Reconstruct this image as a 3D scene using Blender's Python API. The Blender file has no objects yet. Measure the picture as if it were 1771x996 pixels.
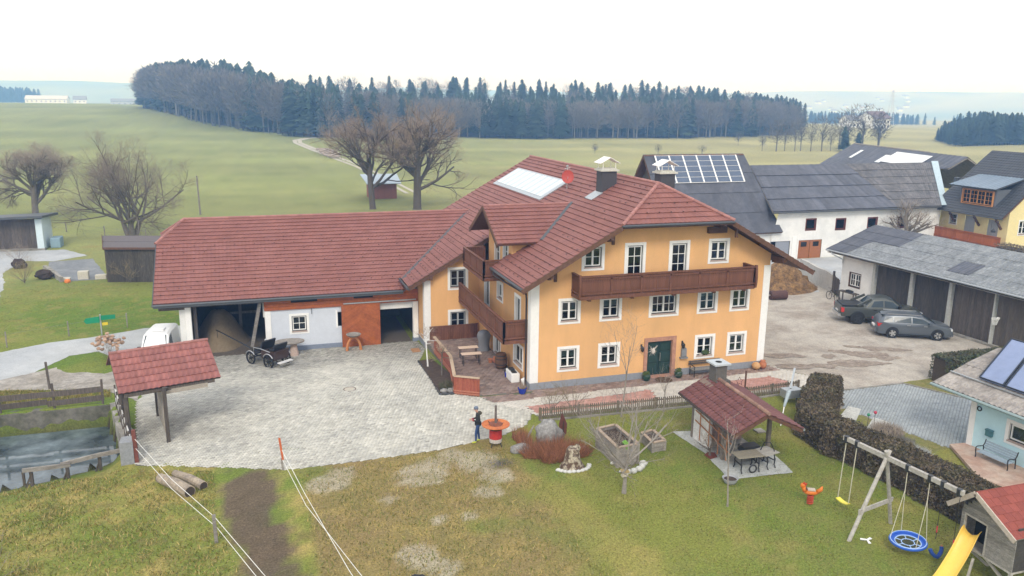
import bpy, math, random
import numpy as np
from mathutils import Vector, Matrix
from mathutils.geometry import delaunay_2d_cdt

scene = bpy.context.scene
COL = scene.collection
R = math.radians
rng = random.Random(7)
npr = np.random.default_rng(7)

# ------------------------------------------------------------------ camera
cam_d = bpy.data.cameras.new("camera")
cam = bpy.data.objects.new("camera", cam_d)
COL.objects.link(cam)
PITCH, ROLL, YAW = R(13.177), R(0.634), R(17.842)
_f = Vector((math.sin(YAW) * math.cos(PITCH), math.cos(YAW) * math.cos(PITCH), -math.sin(PITCH)))
_r = Vector((math.cos(YAW), -math.sin(YAW), 0))
_u = _r.cross(_f)
_r2 = _r * math.cos(ROLL) + _u * math.sin(ROLL)
_u2 = _u * math.cos(ROLL) - _r * math.sin(ROLL)
cam.matrix_world = Matrix(((_r2.x, _u2.x, -_f.x, -14.263), (_r2.y, _u2.y, -_f.y, -40.766), (_r2.z, _u2.z, -_f.z, 16.041), (0, 0, 0, 1)))
cam_d.sensor_width = 36.0
cam_d.lens = 1398.5 / 1771 * 36
cam_d.clip_end = 20000
scene.camera = cam

# ------------------------------------------------------------------ sky, sun, exposure (bright overcast)
SUN_EL, SUN_ROT = R(42), R(200)
world = bpy.data.worlds.new("World")
scene.world = world
world.use_nodes = True
wn = world.node_tree
wn.nodes.clear()
wo = wn.nodes.new("ShaderNodeOutputWorld")
b1 = wn.nodes.new("ShaderNodeBackground")
b2 = wn.nodes.new("ShaderNodeBackground")
mx = wn.nodes.new("ShaderNodeMixShader")
sk = wn.nodes.new("ShaderNodeTexSky")
sk.sky_type = 'NISHITA'
sk.sun_disc = False
sk.sun_elevation = SUN_EL
sk.sun_rotation = SUN_ROT
sk.dust_density = 4
b1.inputs[1].default_value = 0.10
b2.inputs[0].default_value = (0.965, 0.985, 1.045, 1)      # the cloud sheet
b2.inputs[1].default_value = 1.0
mx.inputs[0].default_value = 0.88
wn.links.new(sk.outputs[0], b1.inputs[0])
wn.links.new(b1.outputs[0], mx.inputs[1])
wn.links.new(b2.outputs[0], mx.inputs[2])
wn.links.new(mx.outputs[0], wo.inputs[0])
sun_d = bpy.data.lights.new("sun", 'SUN')
sun_d.energy = 1.3
sun_d.angle = R(16)
sun_d.color = (1.0, 0.96, 0.9)
sun = bpy.data.objects.new("sun", sun_d)
COL.objects.link(sun)
_sd = Vector((math.sin(SUN_ROT) * math.cos(SUN_EL), math.cos(SUN_ROT) * math.cos(SUN_EL), math.sin(SUN_EL)))
sun.rotation_euler = _sd.to_track_quat('Z', 'Y').to_euler()
sun.location = (0, 0, 100)
vs = scene.view_settings
scene.display_settings.display_device = 'sRGB'
vs.view_transform = 'Standard'
vs.look = 'None'
vs.gamma = 1
vs.use_curve_mapping = False
vs.exposure = 0.6
scene.cycles.volume_bounces = 1
scene.cycles.transparent_max_bounces = 8
scene.cycles.max_bounces = 5

# ------------------------------------------------------------------ materials
MATS = {}


def M(name, col, rough=0.8, var=0.12, scale=3.0, bump=0.0, bscale=25.0, col2=None, metal=0.0, spec=0.3,
      rnd=0.0, stretch=None, detail=5, vcol=False, c2at=(0.4, 0.65), fine=0.0, hue=0.0):
    """procedural surface: two noises mix the colour, 'v' (a number per piece) and the object's own random number vary it"""
    if name in MATS:
        return MATS[name]
    m = bpy.data.materials.new(name)
    m.use_nodes = True
    nt = m.node_tree
    N, L = nt.nodes, nt.links
    p = N["Principled BSDF"]
    p.inputs["Roughness"].default_value = rough
    p.inputs["Metallic"].default_value = metal
    p.inputs["Specular IOR Level"].default_value = spec
    tc = N.new("ShaderNodeTexCoord")
    vec = tc.outputs["Object"]
    if stretch:
        mp = N.new("ShaderNodeMapping")
        mp.inputs["Scale"].default_value = stretch
        L.new(vec, mp.inputs[0])
        vec = mp.outputs[0]
    nz = N.new("ShaderNodeTexNoise")
    nz.inputs["Scale"].default_value = scale
    nz.inputs["Detail"].default_value = detail
    nz.inputs["Roughness"].default_value = 0.6
    L.new(vec, nz.inputs[0])
    if vcol:
        at = N.new("ShaderNodeAttribute")
        at.attribute_name = "col"
        base = at.outputs["Color"]
    else:
        rp = N.new("ShaderNodeValToRGB")
        rp.color_ramp.elements[0].position = c2at[0]
        rp.color_ramp.elements[1].position = c2at[1]
        rp.color_ramp.elements[0].color = (*col, 1)
        rp.color_ramp.elements[1].color = (*(col2 or col), 1)
        L.new(nz.outputs["Fac"], rp.inputs[0])
        base = rp.outputs[0]

    def mul(c, fac_out):
        mm = N.new("ShaderNodeVectorMath")
        mm.operation = 'SCALE'
        L.new(c, mm.inputs[0])
        L.new(fac_out, mm.inputs["Scale"])
        return mm.outputs[0]

    def rng_map(o, lo, hi, a=0.0, b=1.0, cl=True):
        r_ = N.new("ShaderNodeMapRange")
        r_.inputs["From Min"].default_value = a
        r_.inputs["From Max"].default_value = b
        r_.inputs["To Min"].default_value = lo
        r_.inputs["To Max"].default_value = hi
        L.new(o, r_.inputs[0])
        r_.clamp = cl
        return r_.outputs[0]
    if var:
        n2 = N.new("ShaderNodeTexNoise")
        n2.inputs["Scale"].default_value = scale * 3.1
        n2.inputs["Detail"].default_value = 6
        n2.inputs["Roughness"].default_value = 0.7
        L.new(vec, n2.inputs[0])
        base = mul(base, rng_map(n2.outputs["Fac"], 1 - var, 1 + var, 0.3, 0.7))
    if fine:
        n3 = N.new("ShaderNodeTexNoise")
        n3.inputs["Scale"].default_value = bscale
        n3.inputs["Detail"].default_value = 4
        n3.inputs["Roughness"].default_value = 0.75
        L.new(vec, n3.inputs[0])
        base = mul(base, rng_map(n3.outputs["Fac"], 1 - fine, 1 + fine, 0.3, 0.7))
    if rnd:
        av = N.new("ShaderNodeAttribute")
        av.attribute_name = "v"
        base = mul(base, rng_map(av.outputs["Fac"], 1 - rnd, 1 + rnd, -1, 1, False))
        oi = N.new("ShaderNodeObjectInfo")
        base = mul(base, rng_map(oi.outputs["Random"], 1 - rnd * .6, 1 + rnd * .6))
    L.new(base, p.inputs["Base Color"])
    if bump:
        n4 = N.new("ShaderNodeTexNoise")
        n4.inputs["Scale"].default_value = bscale
        n4.inputs["Detail"].default_value = 5
        L.new(vec, n4.inputs[0])
        bp = N.new("ShaderNodeBump")
        bp.inputs["Strength"].default_value = bump
        bp.inputs["Distance"].default_value = 0.03
        L.new(n4.outputs["Fac"], bp.inputs["Height"])
        L.new(bp.outputs[0], p.inputs["Normal"])
    MATS[name] = m
    return m


def glass_mat():
    m = bpy.data.materials.new("window_glass")
    m.use_nodes = True
    nt = m.node_tree
    N, L = nt.nodes, nt.links
    N.remove(N["Principled BSDF"])
    t = N.new("ShaderNodeBsdfTransparent")
    t.inputs[0].default_value = (0.62, 0.68, 0.66, 1)
    g = N.new("ShaderNodeBsdfGlossy")
    g.inputs["Roughness"].default_value = 0.03
    f = N.new("ShaderNodeFresnel")
    f.inputs[0].default_value = 1.6
    x = N.new("ShaderNodeMixShader")
    L.new(f.outputs[0], x.inputs[0])
    L.new(t.outputs[0], x.inputs[1])
    L.new(g.outputs[0], x.inputs[2])
    L.new(x.outputs[0], N["Material Output"].inputs[0])
    return m


GLASS = glass_mat()
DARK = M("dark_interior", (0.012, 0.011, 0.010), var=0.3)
STUCCO = M("orange_render", (0.73, 0.42, 0.185), 0.9, var=0.06, scale=0.4, bump=0.3, bscale=50, col2=(0.64, 0.375, 0.168), fine=0.07, stretch=(1, 1, .35))
WHITE = M("white_paint", (0.78, 0.78, 0.76), 0.7, var=0.05, scale=1.5, bump=0.1, bscale=50)
WHITEWALL = M("whitewashed_wall", (0.74, 0.74, 0.72), 0.9, var=0.06, scale=0.6, bump=0.2, bscale=40, col2=(0.64, 0.65, 0.64))
PLINTH = M("grey_plinth", (0.25, 0.27, 0.30), 0.9, var=0.12, scale=2, bump=0.2)
GREYWALL = M("pale_grey_render", (0.56, 0.60, 0.66), 0.9, var=0.05, scale=0.8, bump=0.2, bscale=50, fine=0.05)
TILE = M("red_concrete_tile", (0.205, 0.082, 0.067), 0.65, var=0.10, scale=0.35, bump=0.15, bscale=40, col2=(0.235, 0.100, 0.083), rnd=0.09, spec=0.3, fine=.10)
TILE2 = M("weathered_tile", (0.120, 0.044, 0.040), 0.65, var=0.25, scale=1.6, bump=0.2, bscale=40, col2=(0.165, 0.072, 0.064), rnd=0.25, spec=0.3)
RIDGE = M("ridge_tile", (0.31, 0.145, 0.125), 0.65, var=0.15, scale=3, rnd=0.15)
WOOD = M("brown_larch", (0.125, 0.052, 0.032), 0.65, var=0.35, scale=1.5, col2=(0.175, 0.072, 0.042), stretch=(6, 6, 1), rnd=0.22, bump=0.2)
WOODRED = M("red_stained_wood", (0.27, 0.070, 0.040), 0.65, var=0.25, scale=1.5, col2=(0.33, 0.105, 0.06), stretch=(6, 6, 1), rnd=0.2, bump=0.2)
BEAMWOOD = M("dark_beam", (0.115, 0.058, 0.036), 0.7, var=0.3, scale=2, rnd=0.15, bump=0.2)
GREYWOOD = M("weathered_grey_wood", (0.27, 0.25, 0.225), 0.85, var=0.3, scale=2, col2=(0.19, 0.17, 0.15), stretch=(1, 1, 3), rnd=0.2, bump=0.3)
DARKWOOD = M("dark_old_board", (0.085, 0.070, 0.058), 0.85, var=0.4, scale=2, col2=(0.125, 0.105, 0.09), stretch=(8, 8, 0.7), rnd=0.3, bump=0.3)
BLACKWOOD = M("black_old_board", (0.055, 0.047, 0.040), 0.85, var=0.4, scale=2, col2=(0.095, 0.083, 0.072), stretch=(8, 8, 0.7), rnd=0.3, bump=0.3)
ORANGEWOOD = M("orange_oiled_wood", (0.36, 0.105, 0.032), 0.6, var=0.2, scale=2, col2=(0.30, 0.082, 0.028), rnd=0.2, bump=0.15)
GUTTER = M("grey_sheet_metal", (0.085, 0.092, 0.10), 0.45, var=0.1, metal=0.3)
ZINC = M("zinc_sheet", (0.42, 0.45, 0.47), 0.4, var=0.15, metal=0.6, scale=4)
IRON = M("black_iron", (0.02, 0.02, 0.021), 0.45, var=0.2, spec=0.5)
STEEL = M("bright_steel", (0.62, 0.63, 0.64), 0.3, var=0.1, metal=0.9)
CURTAIN = M("white_curtain", (0.6, 0.62, 0.62), 0.9, var=0.12, scale=6, stretch=(6, 1, .3))
SLATE = M("dark_fibre_slate", (0.072, 0.078, 0.098), 0.6, var=0.2, scale=0.8, col2=(0.095, 0.10, 0.12), rnd=0.22, spec=0.4)
BARK = M("grey_bark", (0.14, 0.12, 0.098), 0.9, var=0.35, scale=3, col2=(0.16, 0.14, 0.115), bump=0.4, rnd=0.15)
TWIG = M("brown_twig", (0.26, 0.215, 0.17), 0.9, var=0.2, rnd=0.3)
TWIGRED = M("reddish_twig", (0.31, 0.235, 0.17), 0.9, var=0.2, rnd=0.3)
CONC = M("old_concrete", (0.30, 0.285, 0.255), 0.9, var=0.35, scale=0.9, col2=(0.17, 0.16, 0.135), bump=0.4, bscale=12)
TERRA = M("terracotta", (0.42, 0.16, 0.085), 0.8, var=0.15)
STEELD = M("dull_wire", (.2, .2, .2), .6)
SOIL = M("dark_soil", (0.055, 0.038, 0.028), 0.95, var=0.4, scale=4, col2=(0.085, 0.06, 0.045), bump=0.8, bscale=14)


# ------------------------------------------------------------------ objects
def link(o):
    COL.objects.link(o)
    return o


def tag(o, label=None, cat=None, group=None, kind=None):
    for k, v in (("label", label), ("category", cat), ("group", group), ("kind", kind)):
        if v:
            o[k] = v
    return o


def thing(name, label, cat, loc=(0, 0, 0), rz=0.0, group=None):
    o = link(bpy.data.objects.new(name, None))
    o.empty_display_size = 0.3
    o.location = loc
    o.rotation_euler = (0, 0, rz)
    return tag(o, label, cat, group)


def root_of(o):
    while o.parent:
        o = o.parent
    return o


def child(name, mesh, parent):
    o = link(bpy.data.objects.new(name, mesh))
    o.parent = parent
    return o


def copy_tree(o, parent=None):
    c = o.copy()
    COL.objects.link(c)
    if parent:
        c.parent = parent
    for ch in list(o.children):
        copy_tree(ch, c)
    return c


class MB:
    """gathers polygons; build() links them as one mesh object"""

    def __init__(s):
        s.v, s.f, s.a, s.c = [], [], [], 0.0

    def add(s, vs_, fs):
        n = len(s.v)
        s.v.extend([tuple(p) for p in vs_])
        for f in fs:
            s.f.append([i + n for i in f])
            s.a.append(s.c)
        return s

    def box(s, x0, y0, z0, x1, y1, z1):
        return s.add([(x0, y0, z0), (x1, y0, z0), (x1, y1, z0), (x0, y1, z0), (x0, y0, z1), (x1, y0, z1), (x1, y1, z1), (x0, y1, z1)],
                     [(0, 3, 2, 1), (4, 5, 6, 7), (0, 1, 5, 4), (1, 2, 6, 5), (2, 3, 7, 6), (3, 0, 4, 7)])

    def beam(s, p0, p1, w, h, up=(0, 0, 1), w1=None, h1=None):
        p0, p1 = Vector(p0), Vector(p1)
        d = (p1 - p0).normalized()
        up = Vector(up)
        if abs(d.dot(up)) > 0.98:
            up = Vector((0, 1, 0)) if abs(d.y) < .9 else Vector((1, 0, 0))
        r = d.cross(up).normalized()
        u = r.cross(d)
        w1 = w if w1 is None else w1
        h1 = h if h1 is None else h1
        q = []
        for p, a, b in ((p0, w, h), (p1, w1, h1)):
            q += [p - r * a / 2 - u * b / 2, p + r * a / 2 - u * b / 2, p + r * a / 2 + u * b / 2, p - r * a / 2 + u * b / 2]
        return s.add(q, [(3, 2, 1, 0), (4, 5, 6, 7), (0, 1, 5, 4), (1, 2, 6, 5), (2, 3, 7, 6), (3, 0, 4, 7)])

    def tube(s, pts, rad, n=8, caps=True, closed=False):
        pts = [Vector(p) for p in pts]
        if not hasattr(rad, '__len__'):
            rad = [rad] * len(pts)
        k = len(pts)
        ring0 = None
        vs_, fs = [], []
        for i, p in enumerate(pts):
            if closed:
                d = pts[(i + 1) % k] - pts[i - 1]
            else:
                d = pts[min(i + 1, k - 1)] - pts[max(i - 1, 0)]
            d = d.normalized() if d.length > 1e-9 else Vector((0, 0, 1))
            if ring0 is None:
                t = Vector((0, 0, 1)) if abs(d.z) < 0.9 else Vector((1, 0, 0))
                ring0 = d.cross(t).normalized()
            else:
                ring0 = (ring0 - d * ring0.dot(d)).normalized()
            b = d.cross(ring0)
            for j in range(n):
                a = 2 * math.pi * j / n
                vs_.append(p + (ring0 * math.cos(a) + b * math.sin(a)) * rad[i])
        for i in range(k if closed else k - 1):
            i2 = (i + 1) % k
            for j in range(n):
                fs.append((i * n + j, i * n + (j + 1) % n, i2 * n + (j + 1) % n, i2 * n + j))
        if caps and not closed:
            fs.append(tuple(range(n))[::-1])
            fs.append(tuple(range((k - 1) * n, k * n)))
        return s.add(vs_, fs)

    def lathe(s, prof, c=(0, 0, 0), n=16, axis='z', caps=True):
        vs_, fs = [], []
        for r, z in prof:
            for j in range(n):
                a = 2 * math.pi * j / n
                if axis == 'z':
                    q = (r * math.cos(a), r * math.sin(a), z)
                elif axis == 'y':
                    q = (r * math.cos(a), z, r * math.sin(a))
                else:
                    q = (z, r * math.cos(a), r * math.sin(a))
                vs_.append((q[0] + c[0], q[1] + c[1], q[2] + c[2]))
        for i in range(len(prof) - 1):
            for j in range(n):
                fs.append((i * n + j, i * n + (j + 1) % n, (i + 1) * n + (j + 1) % n, (i + 1) * n + j))
        if caps:
            fs.append(tuple(range(n))[::-1])
            fs.append(tuple(range((len(prof) - 1) * n, len(prof) * n)))
        return s.add(vs_, fs)

    def plate(s, poly, th):
        """slab: polygon (3D points, counter-clockwise seen from outside) thickened backwards"""
        P = [Vector(p) for p in poly]
        n = Vector((0, 0, 0))
        for i in range(len(P)):
            n += (P[i] - P[0]).cross(P[(i + 1) % len(P)] - P[0])
        n.normalize()
        k = len(P)
        vs_ = P + [p - n * th for p in P]
        fs = [tuple(range(k)), tuple(range(2 * k - 1, k - 1, -1))] + [(i, k + i, k + (i + 1) % k, (i + 1) % k) for i in range(k)]
        return s.add(vs_, fs)

    def prism(s, poly, z0, z1):
        return s.plate([(x, y, z1) for x, y in poly], z1 - z0)

    def blob(s, c, r, n=10, m=7, jit=0.15, seed=0, flat=None):
        q = random.Random(seed)
        r = (r, r, r) if not hasattr(r, '__len__') else r
        vs_ = [(c[0], c[1], c[2] - r[2])]
        for i in range(1, m):
            th = math.pi * i / m - math.pi / 2
            for j in range(n):
                a = 2 * math.pi * (j + .5 * (i % 2)) / n
                k = 1 + q.uniform(-jit, jit)
                vs_.append((c[0] + r[0] * k * math.cos(th) * math.cos(a), c[1] + r[1] * k * math.cos(th) * math.sin(a), c[2] + r[2] * k * math.sin(th)))
        vs_.append((c[0], c[1], c[2] + r[2] * (1 + q.uniform(-jit, jit) * .5)))
        fs = [(0, 1 + (j + 1) % n, 1 + j) for j in range(n)]
        for i in range(m - 2):
            for j in range(n):
                fs.append((1 + i * n + j, 1 + i * n + (j + 1) % n, 1 + (i + 1) * n + (j + 1) % n, 1 + (i + 1) * n + j))
        t = len(vs_) - 1
        fs += [(1 + (m - 2) * n + j, 1 + (m - 2) * n + (j + 1) % n, t) for j in range(n)]
        return s.add(vs_, fs)

    def mesh(s, name, mat, off=(0, 0, 0), smooth=False):
        me = bpy.data.meshes.new(name)
        ox, oy, oz = off
        me.from_pydata([(x - ox, y - oy, z - oz) for x, y, z in s.v], [], s.f)
        at = me.attributes.new("v", 'FLOAT', 'FACE')
        at.data.foreach_set("value", np.array(s.a, dtype=np.float32))
        me.materials.append(mat)
        if smooth:
            me.polygons.foreach_set("use_smooth", [True] * len(s.f))
        return me

    def build(s, name, mat, parent=None, smooth=False, bevel=0.0, **props):
        """with a parent whose rotation is zero the points are world points"""
        off = (0, 0, 0)
        if parent is not None:
            rt = root_of(parent)
            p = parent
            off = Vector((0, 0, 0))
            while p is not None:
                off = off + p.location
                p = p.parent
            if rt.get("_local"):
                off = (0, 0, 0)
        o = link(bpy.data.objects.new(name, s.mesh(name, mat, off, smooth)))
        o.parent = parent
        if bevel:
            b = o.modifiers.new("bevel", 'BEVEL')
            b.width = bevel
            b.segments = 2
            b.limit_method = 'ANGLE'
        for k, v in props.items():
            o[k] = v
        return o


def each(mb, name, mat, parent, **props):
    """one object per connected piece of mb"""
    n = len(mb.v)
    lab = list(range(n))

    def find(i):
        while lab[i] != i:
            lab[i] = lab[lab[i]]
            i = lab[i]
        return i
    for f in mb.f:
        r0 = find(f[0])
        for i in f[1:]:
            lab[find(i)] = r0
    groups = {}
    for f, a in zip(mb.f, mb.a):
        groups.setdefault(find(f[0]), []).append((f, a))
    out = []
    for fs in groups.values():
        m = MB()
        idx = {}
        for f, a in fs:
            for i in f:
                if i not in idx:
                    idx[i] = len(m.v)
                    m.v.append(mb.v[i])
            m.f.append([idx[i] for i in f])
            m.a.append(a)
        out.append(m.build(name, mat, parent, **props))
    return out


def local(t):
    t["_local"] = 1
    return t


def np_mesh(name, V, F, mat, att=None, col=None, parent=None, smooth=False, **props):
    """numpy points and equal-sided faces to one object"""
    V = np.asarray(V, np.float32)
    F = np.asarray(F, np.int32)
    me = bpy.data.meshes.new(name)
    me.vertices.add(len(V))
    me.vertices.foreach_set("co", V.ravel())
    k = F.shape[1]
    me.loops.add(F.size)
    me.loops.foreach_set("vertex_index", F.ravel())
    me.polygons.add(len(F))
    me.polygons.foreach_set("loop_start", np.arange(0, F.size, k, dtype=np.int32))
    me.update(calc_edges=True)
    if att is not None:
        a = me.attributes.new("v", 'FLOAT', 'FACE')
        a.data.foreach_set("value", np.asarray(att, np.float32))
    if col is not None:
        a = me.attributes.new("col", 'FLOAT_COLOR', 'POINT')
        a.data.foreach_set("color", np.asarray(col, np.float32).ravel())
    if smooth:
        me.polygons.foreach_set("use_smooth", np.ones(len(F), bool))
    me.materials.append(mat)
    o = link(bpy.data.objects.new(name, me))
    if parent is not None:
        o.parent = parent
    for k_, v in props.items():
        o[k_] = v
    return o


# ------------------------------------------------------------------ number helpers
def sstep(t):
    t = np.clip(t, 0, 1)
    return t * t * (3 - 2 * t)


def vnoise(x, y, seed=0):
    xi, yi = np.floor(x).astype(np.int64), np.floor(y).astype(np.int64)
    fx, fy = x - xi, y - yi
    fx, fy = fx * fx * (3 - 2 * fx), fy * fy * (3 - 2 * fy)

    def h(a, b):
        n = (a * 374761393 + b * 668265263 + seed * 982451653) & 0xffffffff
        n = ((n ^ (n >> 13)) * 1274126177) & 0xffffffff
        return ((n ^ (n >> 16)) & 0xffff) / 65535.0
    return (h(xi, yi) * (1 - fx) + h(xi + 1, yi) * fx) * (1 - fy) + (h(xi, yi + 1) * (1 - fx) + h(xi + 1, yi + 1) * fx) * fy


def fbm(x, y, seed=0, o=4):
    s, a, t = 0, 0.5, 0
    for i in range(o):
        s = s + a * vnoise(x * 2 ** i, y * 2 ** i, seed + i)
        t += a
        a *= 0.55
    return s / t


def inpoly(x, y, poly):
    x, y = np.asarray(x, float), np.asarray(y, float)
    c = np.zeros(x.shape, bool)
    n = len(poly)
    for i in range(n):
        x0, y0 = poly[i]
        x1, y1 = poly[(i + 1) % n]
        if y0 == y1:
            continue
        c ^= ((y0 > y) != (y1 > y)) & (x < (x1 - x0) * (y - y0) / (y1 - y0) + x0)
    return c


def polydist(x, y, poly, closed=True):
    d = np.full(np.shape(x), 1e9)
    n = len(poly)
    for i in range(n if closed else n - 1):
        ax, ay = poly[i]
        bx, by = poly[(i + 1) % n]
        L2 = (bx - ax) ** 2 + (by - ay) ** 2 + 1e-9
        t = np.clip(((x - ax) * (bx - ax) + (y - ay) * (by - ay)) / L2, 0, 1)
        d = np.minimum(d, np.hypot(x - ax - t * (bx - ax), y - ay - t * (by - ay)))
    return d
# ------------------------------------------------------------------ terrain
POND = [(-22.3, 4.45), (-20.95, -0.3), (-22.0, -1.3), (-24.2, -2.2), (-26.0, -2.75), (-29, -3.4), (-46, -5.4), (-46, 4.45)]
COURT = [(-19.95, -4.15), (-16.5, -5.35), (-13.46, -6.5), (-9.9, -6.5), (-6.66, -6.33), (-3.31, -5.57), (-1.8, -4.66), (-0.9, -3.1), (-2.3, -1.6),
         (-3.03, -.25), (-4.25, .5), (-5.08, .62), (-4.88, 7.9), (-3.8, 10.9), (-4.0, 13.1), (-14, 13.1), (-19.3, 13.2), (-20.2, 9.2), (-20.9, 4.4), (-20.2, -1.6)]
SOILP = [(-16.3, -5.4), (-14.3, -6.2), (-14.0, -10), (-13.2, -15.3), (-12.7, -20), (-14.8, -20), (-15.3, -14.5), (-16.2, -9.3)]


def T(x, y):
    x, y = np.asarray(x, float), np.asarray(y, float)
    yard = -0.6 * sstep((y - 1) / 12) * sstep((-1.5 - x) / 3) * (1 - sstep((y - 60) / 60))
    d = np.hypot(x + 14, y + 41)
    hill = 9.5 * np.exp(-((x + 165) ** 2 + (y - 560) ** 2) / (2 * 172.0 ** 2)) * sstep((d - 90) / 120)
    brow = 11.0 * np.exp(-((x - 130) ** 2 / (2 * 120.0 ** 2) + (y - 400) ** 2 / (2 * 60.0 ** 2))) * sstep((d - 330) / 90)
    fall = (3 - 13 * sstep((x - 20) / 300)) * sstep((d - 420) / 900) - 14 * sstep((d - 1350) / 900)
    far = sstep((d - 2500) / 1300) * (74 + 60 * (fbm(x / 700, y / 700, 3, 2) - .5)) * sstep(y / 1200)
    roll = 0.8 * (fbm(x / 60, y / 60, 11) - .5) * sstep((d - 110) / 200)
    return yard + hill + brow + fall + far + roll


def Tg(x, y):
    """terrain with the bank that falls to the pond"""
    dp = polydist(x, y, POND)
    bank = (~inpoly(x, y, POND)) & (y < 1) & (x < -20.3)
    return T(x, y) - np.where(bank, 1.15 * np.exp(-(dp / 2.6) ** 1.3) * sstep((-20.3 - x) / 1.2), 0)


def Tp(x, y):
    return float(T(x, y))


def ground():
    def axis(lo, hi, st, far, g):
        mid = list(np.arange(lo, hi + 1e-6, st))
        a, b, s1, s2 = [], [], st, st
        x = lo
        while x > far[0]:
            s1 *= g
            x -= s1
            a.append(x)
        x = hi
        while x < far[1]:
            s2 *= g
            x += s2
            b.append(x)
        return np.array(a[::-1] + mid + b)
    xs = axis(-46, 36, .3, (-2600, 4300), 1.085)
    ys = axis(-26, 44, .3, (-160, 4600), 1.07)
    X, Y = np.meshgrid(xs, ys)
    Z = Tg(X, Y)
    near = (np.abs(X) < 60) & (Y < 60)
    inp = inpoly(X, Y, POND)
    dp = polydist(X, Y, POND)
    Z = np.where(inp, Z - np.minimum(0.6 + dp * 9, 2.2), Z)
    bank = (~inp) & (Y < 1) & (X < -20.3)
    # tussocks on the rough grass
    Z = Z + np.where(near & (X < -13) & (Y < -4) | ((X < -20) & (Y > 23) & (X > -33) & (Y < 38)), 0.10 * (fbm(X * 1.6, Y * 1.6, 5) - .5), 0.0)
    Z = Z + np.where(near & (X >= -13) & (Y < -5), 0.03 * (fbm(X * 1.2, Y * 1.2, 6) - .5), 0.0)
    # colours of the turf itself
    green, lush, straw, brown, soil = [np.array(c) for c in ((.145, .168, .034), (.100, .152, .024), (.31, .235, .085), (.185, .130, .062), (.088, .064, .048))]
    n1, n2, n3, n4 = fbm(X / 5, Y / 5, 21, 5), fbm(X / 1.3, Y / 1.3, 22, 5), fbm(X / 14, Y / 14, 23, 3), fbm(X * 2.2, Y * 2.2, 29, 4)
    c = green + (lush - green) * sstep((n1 - .45) / .25)[..., None]

    def mix(c, col, w):
        return c + (col - c) * np.clip(w, 0, 1)[..., None]
    lawn = near & (X > -13) & (Y < -4.5)
    worn = sstep((-2.6 - X + 1.2 * (n2 - .5) * 2) / 2.5) * lawn
    c = mix(c, straw, lawn * (0.15 + .45 * sstep((n2 - .5) / .22)) * .65)
    c = mix(c, brown, lawn * sstep((n1 * .5 + n4 * .5 - .5) / .2) * .30)
    c = mix(c, brown * 1.12, worn * (.5 + .5 * n2))
    c = mix(c, straw * .9, worn * sstep((n4 - .5) / .2) * .7)
    c = mix(c, lush, worn * sstep((n1 - .6) / .12) * .6)
    rough = near & (X < -13) & (Y < -3)
    c = mix(c, straw * 1.05, rough * (.15 + .65 * sstep((n2 * .55 + n4 * .45 - .46) / .16)))
    c = mix(c, lush, rough * sstep((n1 - .5) / .15) * .5)
    c = mix(c, brown * .8, rough * (1 - sstep((n4 - .22) / .16)) * .6)
    # trodden stripes beside the lawn edge and toward the viewer
    stripe = sstep((1.2 - np.abs(X + 3.6 + .15 * (Y + 8) + .5 * (n1 - .5))) / .8) * sstep((-9 - Y) / 3) * lawn
    c = mix(c, straw * 1.05, stripe * .32)
    # pale frosty sand where the turf has gone
    pale = np.zeros_like(X)
    for px, py, r in ((-11.9, -8.3, 1.0), (-11.3, -7.5, .7), (-8.0, -8.7, 1.3), (-7.2, -7.8, 1.0), (-5.3, -8.0, 1.3), (-4.9, -9.6, .9), (-5.6, -10.9, .7), (-9.4, -14.9, .8), (-8.8, -15.9, .8), (-6.0, -7.2, 1.0), (-8.1, -12.6, .3), (-6.9, -12.7, .3), (-9.7, -10.4, .35)):
        pale = np.maximum(pale, np.exp(-((X - px) ** 2 + (Y - py) ** 2) / (r * r)))
    n5 = fbm(X * 3.1, Y * 3.1, 61, 4)
    pw = sstep((pale * (0.2 + n4 * .8 + n5 * .8) - .38) / .22) * near
    c = mix(c, np.array((.37, .34, .28)), pw * .62 * (.35 + .9 * n4))
    c = mix(c, np.array((.06, .055, .06)), np.exp(-((X + 4.3) ** 2 * 3 + (Y + 8.5) ** 2 * 6)) * near)
    ds = polydist(X, Y, SOILP) * np.where(inpoly(X, Y, SOILP), 1, -1)
    c = mix(c, soil * (.75 + .6 * n4)[..., None], sstep((ds + .75 * (n2 - .5) * 2 + .7 * (n4 - .5) + .1) / .6) * near * .92)
    c = mix(c, soil * .5, inp * 1.0)
    c = mix(c, np.array((.085, .07, .045)), bank * np.exp(-dp / .35))
    # meadow behind and fields
    d = np.hypot(X + 14, Y + 41)
    back = (Y > 12) & ~near | (Y > 20)
    fieldg, fieldy = np.array((.190, .215, .070)), np.array((.335, .295, .135))
    wv = sstep((X * .9 - Y * .35 + 60 + 60 * (n3 - .5)) / 120)
    fc = fieldg + (fieldy - fieldg) * np.clip(.15 + .6 * wv + .35 * (n1 - .5), 0, 1)[..., None]
    fc = fc * (1 + .10 * np.sin((X * .25 + Y * .97) / 9 + 4 * n3))[..., None]
    fc = fc * (1 + .34 * (fbm(X / 45 + Y / 160, Y / 7, 51, 4) - .5) + .30 * (fbm(X / 5.5, Y / 5.5, 52, 4) - .5))[..., None]
    tram = np.abs(((X * .28 + Y * .96) / 15.0 + .25 * (n3 - .5)) % 1.0 - .5)
    fc = fc * (1 - .10 * sstep((.035 - tram) / .02) * (X < 60))[..., None]
    c = mix(c, fc, sstep((d - 70) / 25) * back)
    c = mix(c, straw * .8, ((X < -20) & (Y > 20) & near) * sstep((n4 * .6 + n2 * .4 - .5) / .2) * .5)
    town = (d > 1500) * sstep((fbm(X / 240, Y / 240, 41, 3) - .5) / .1)
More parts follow.
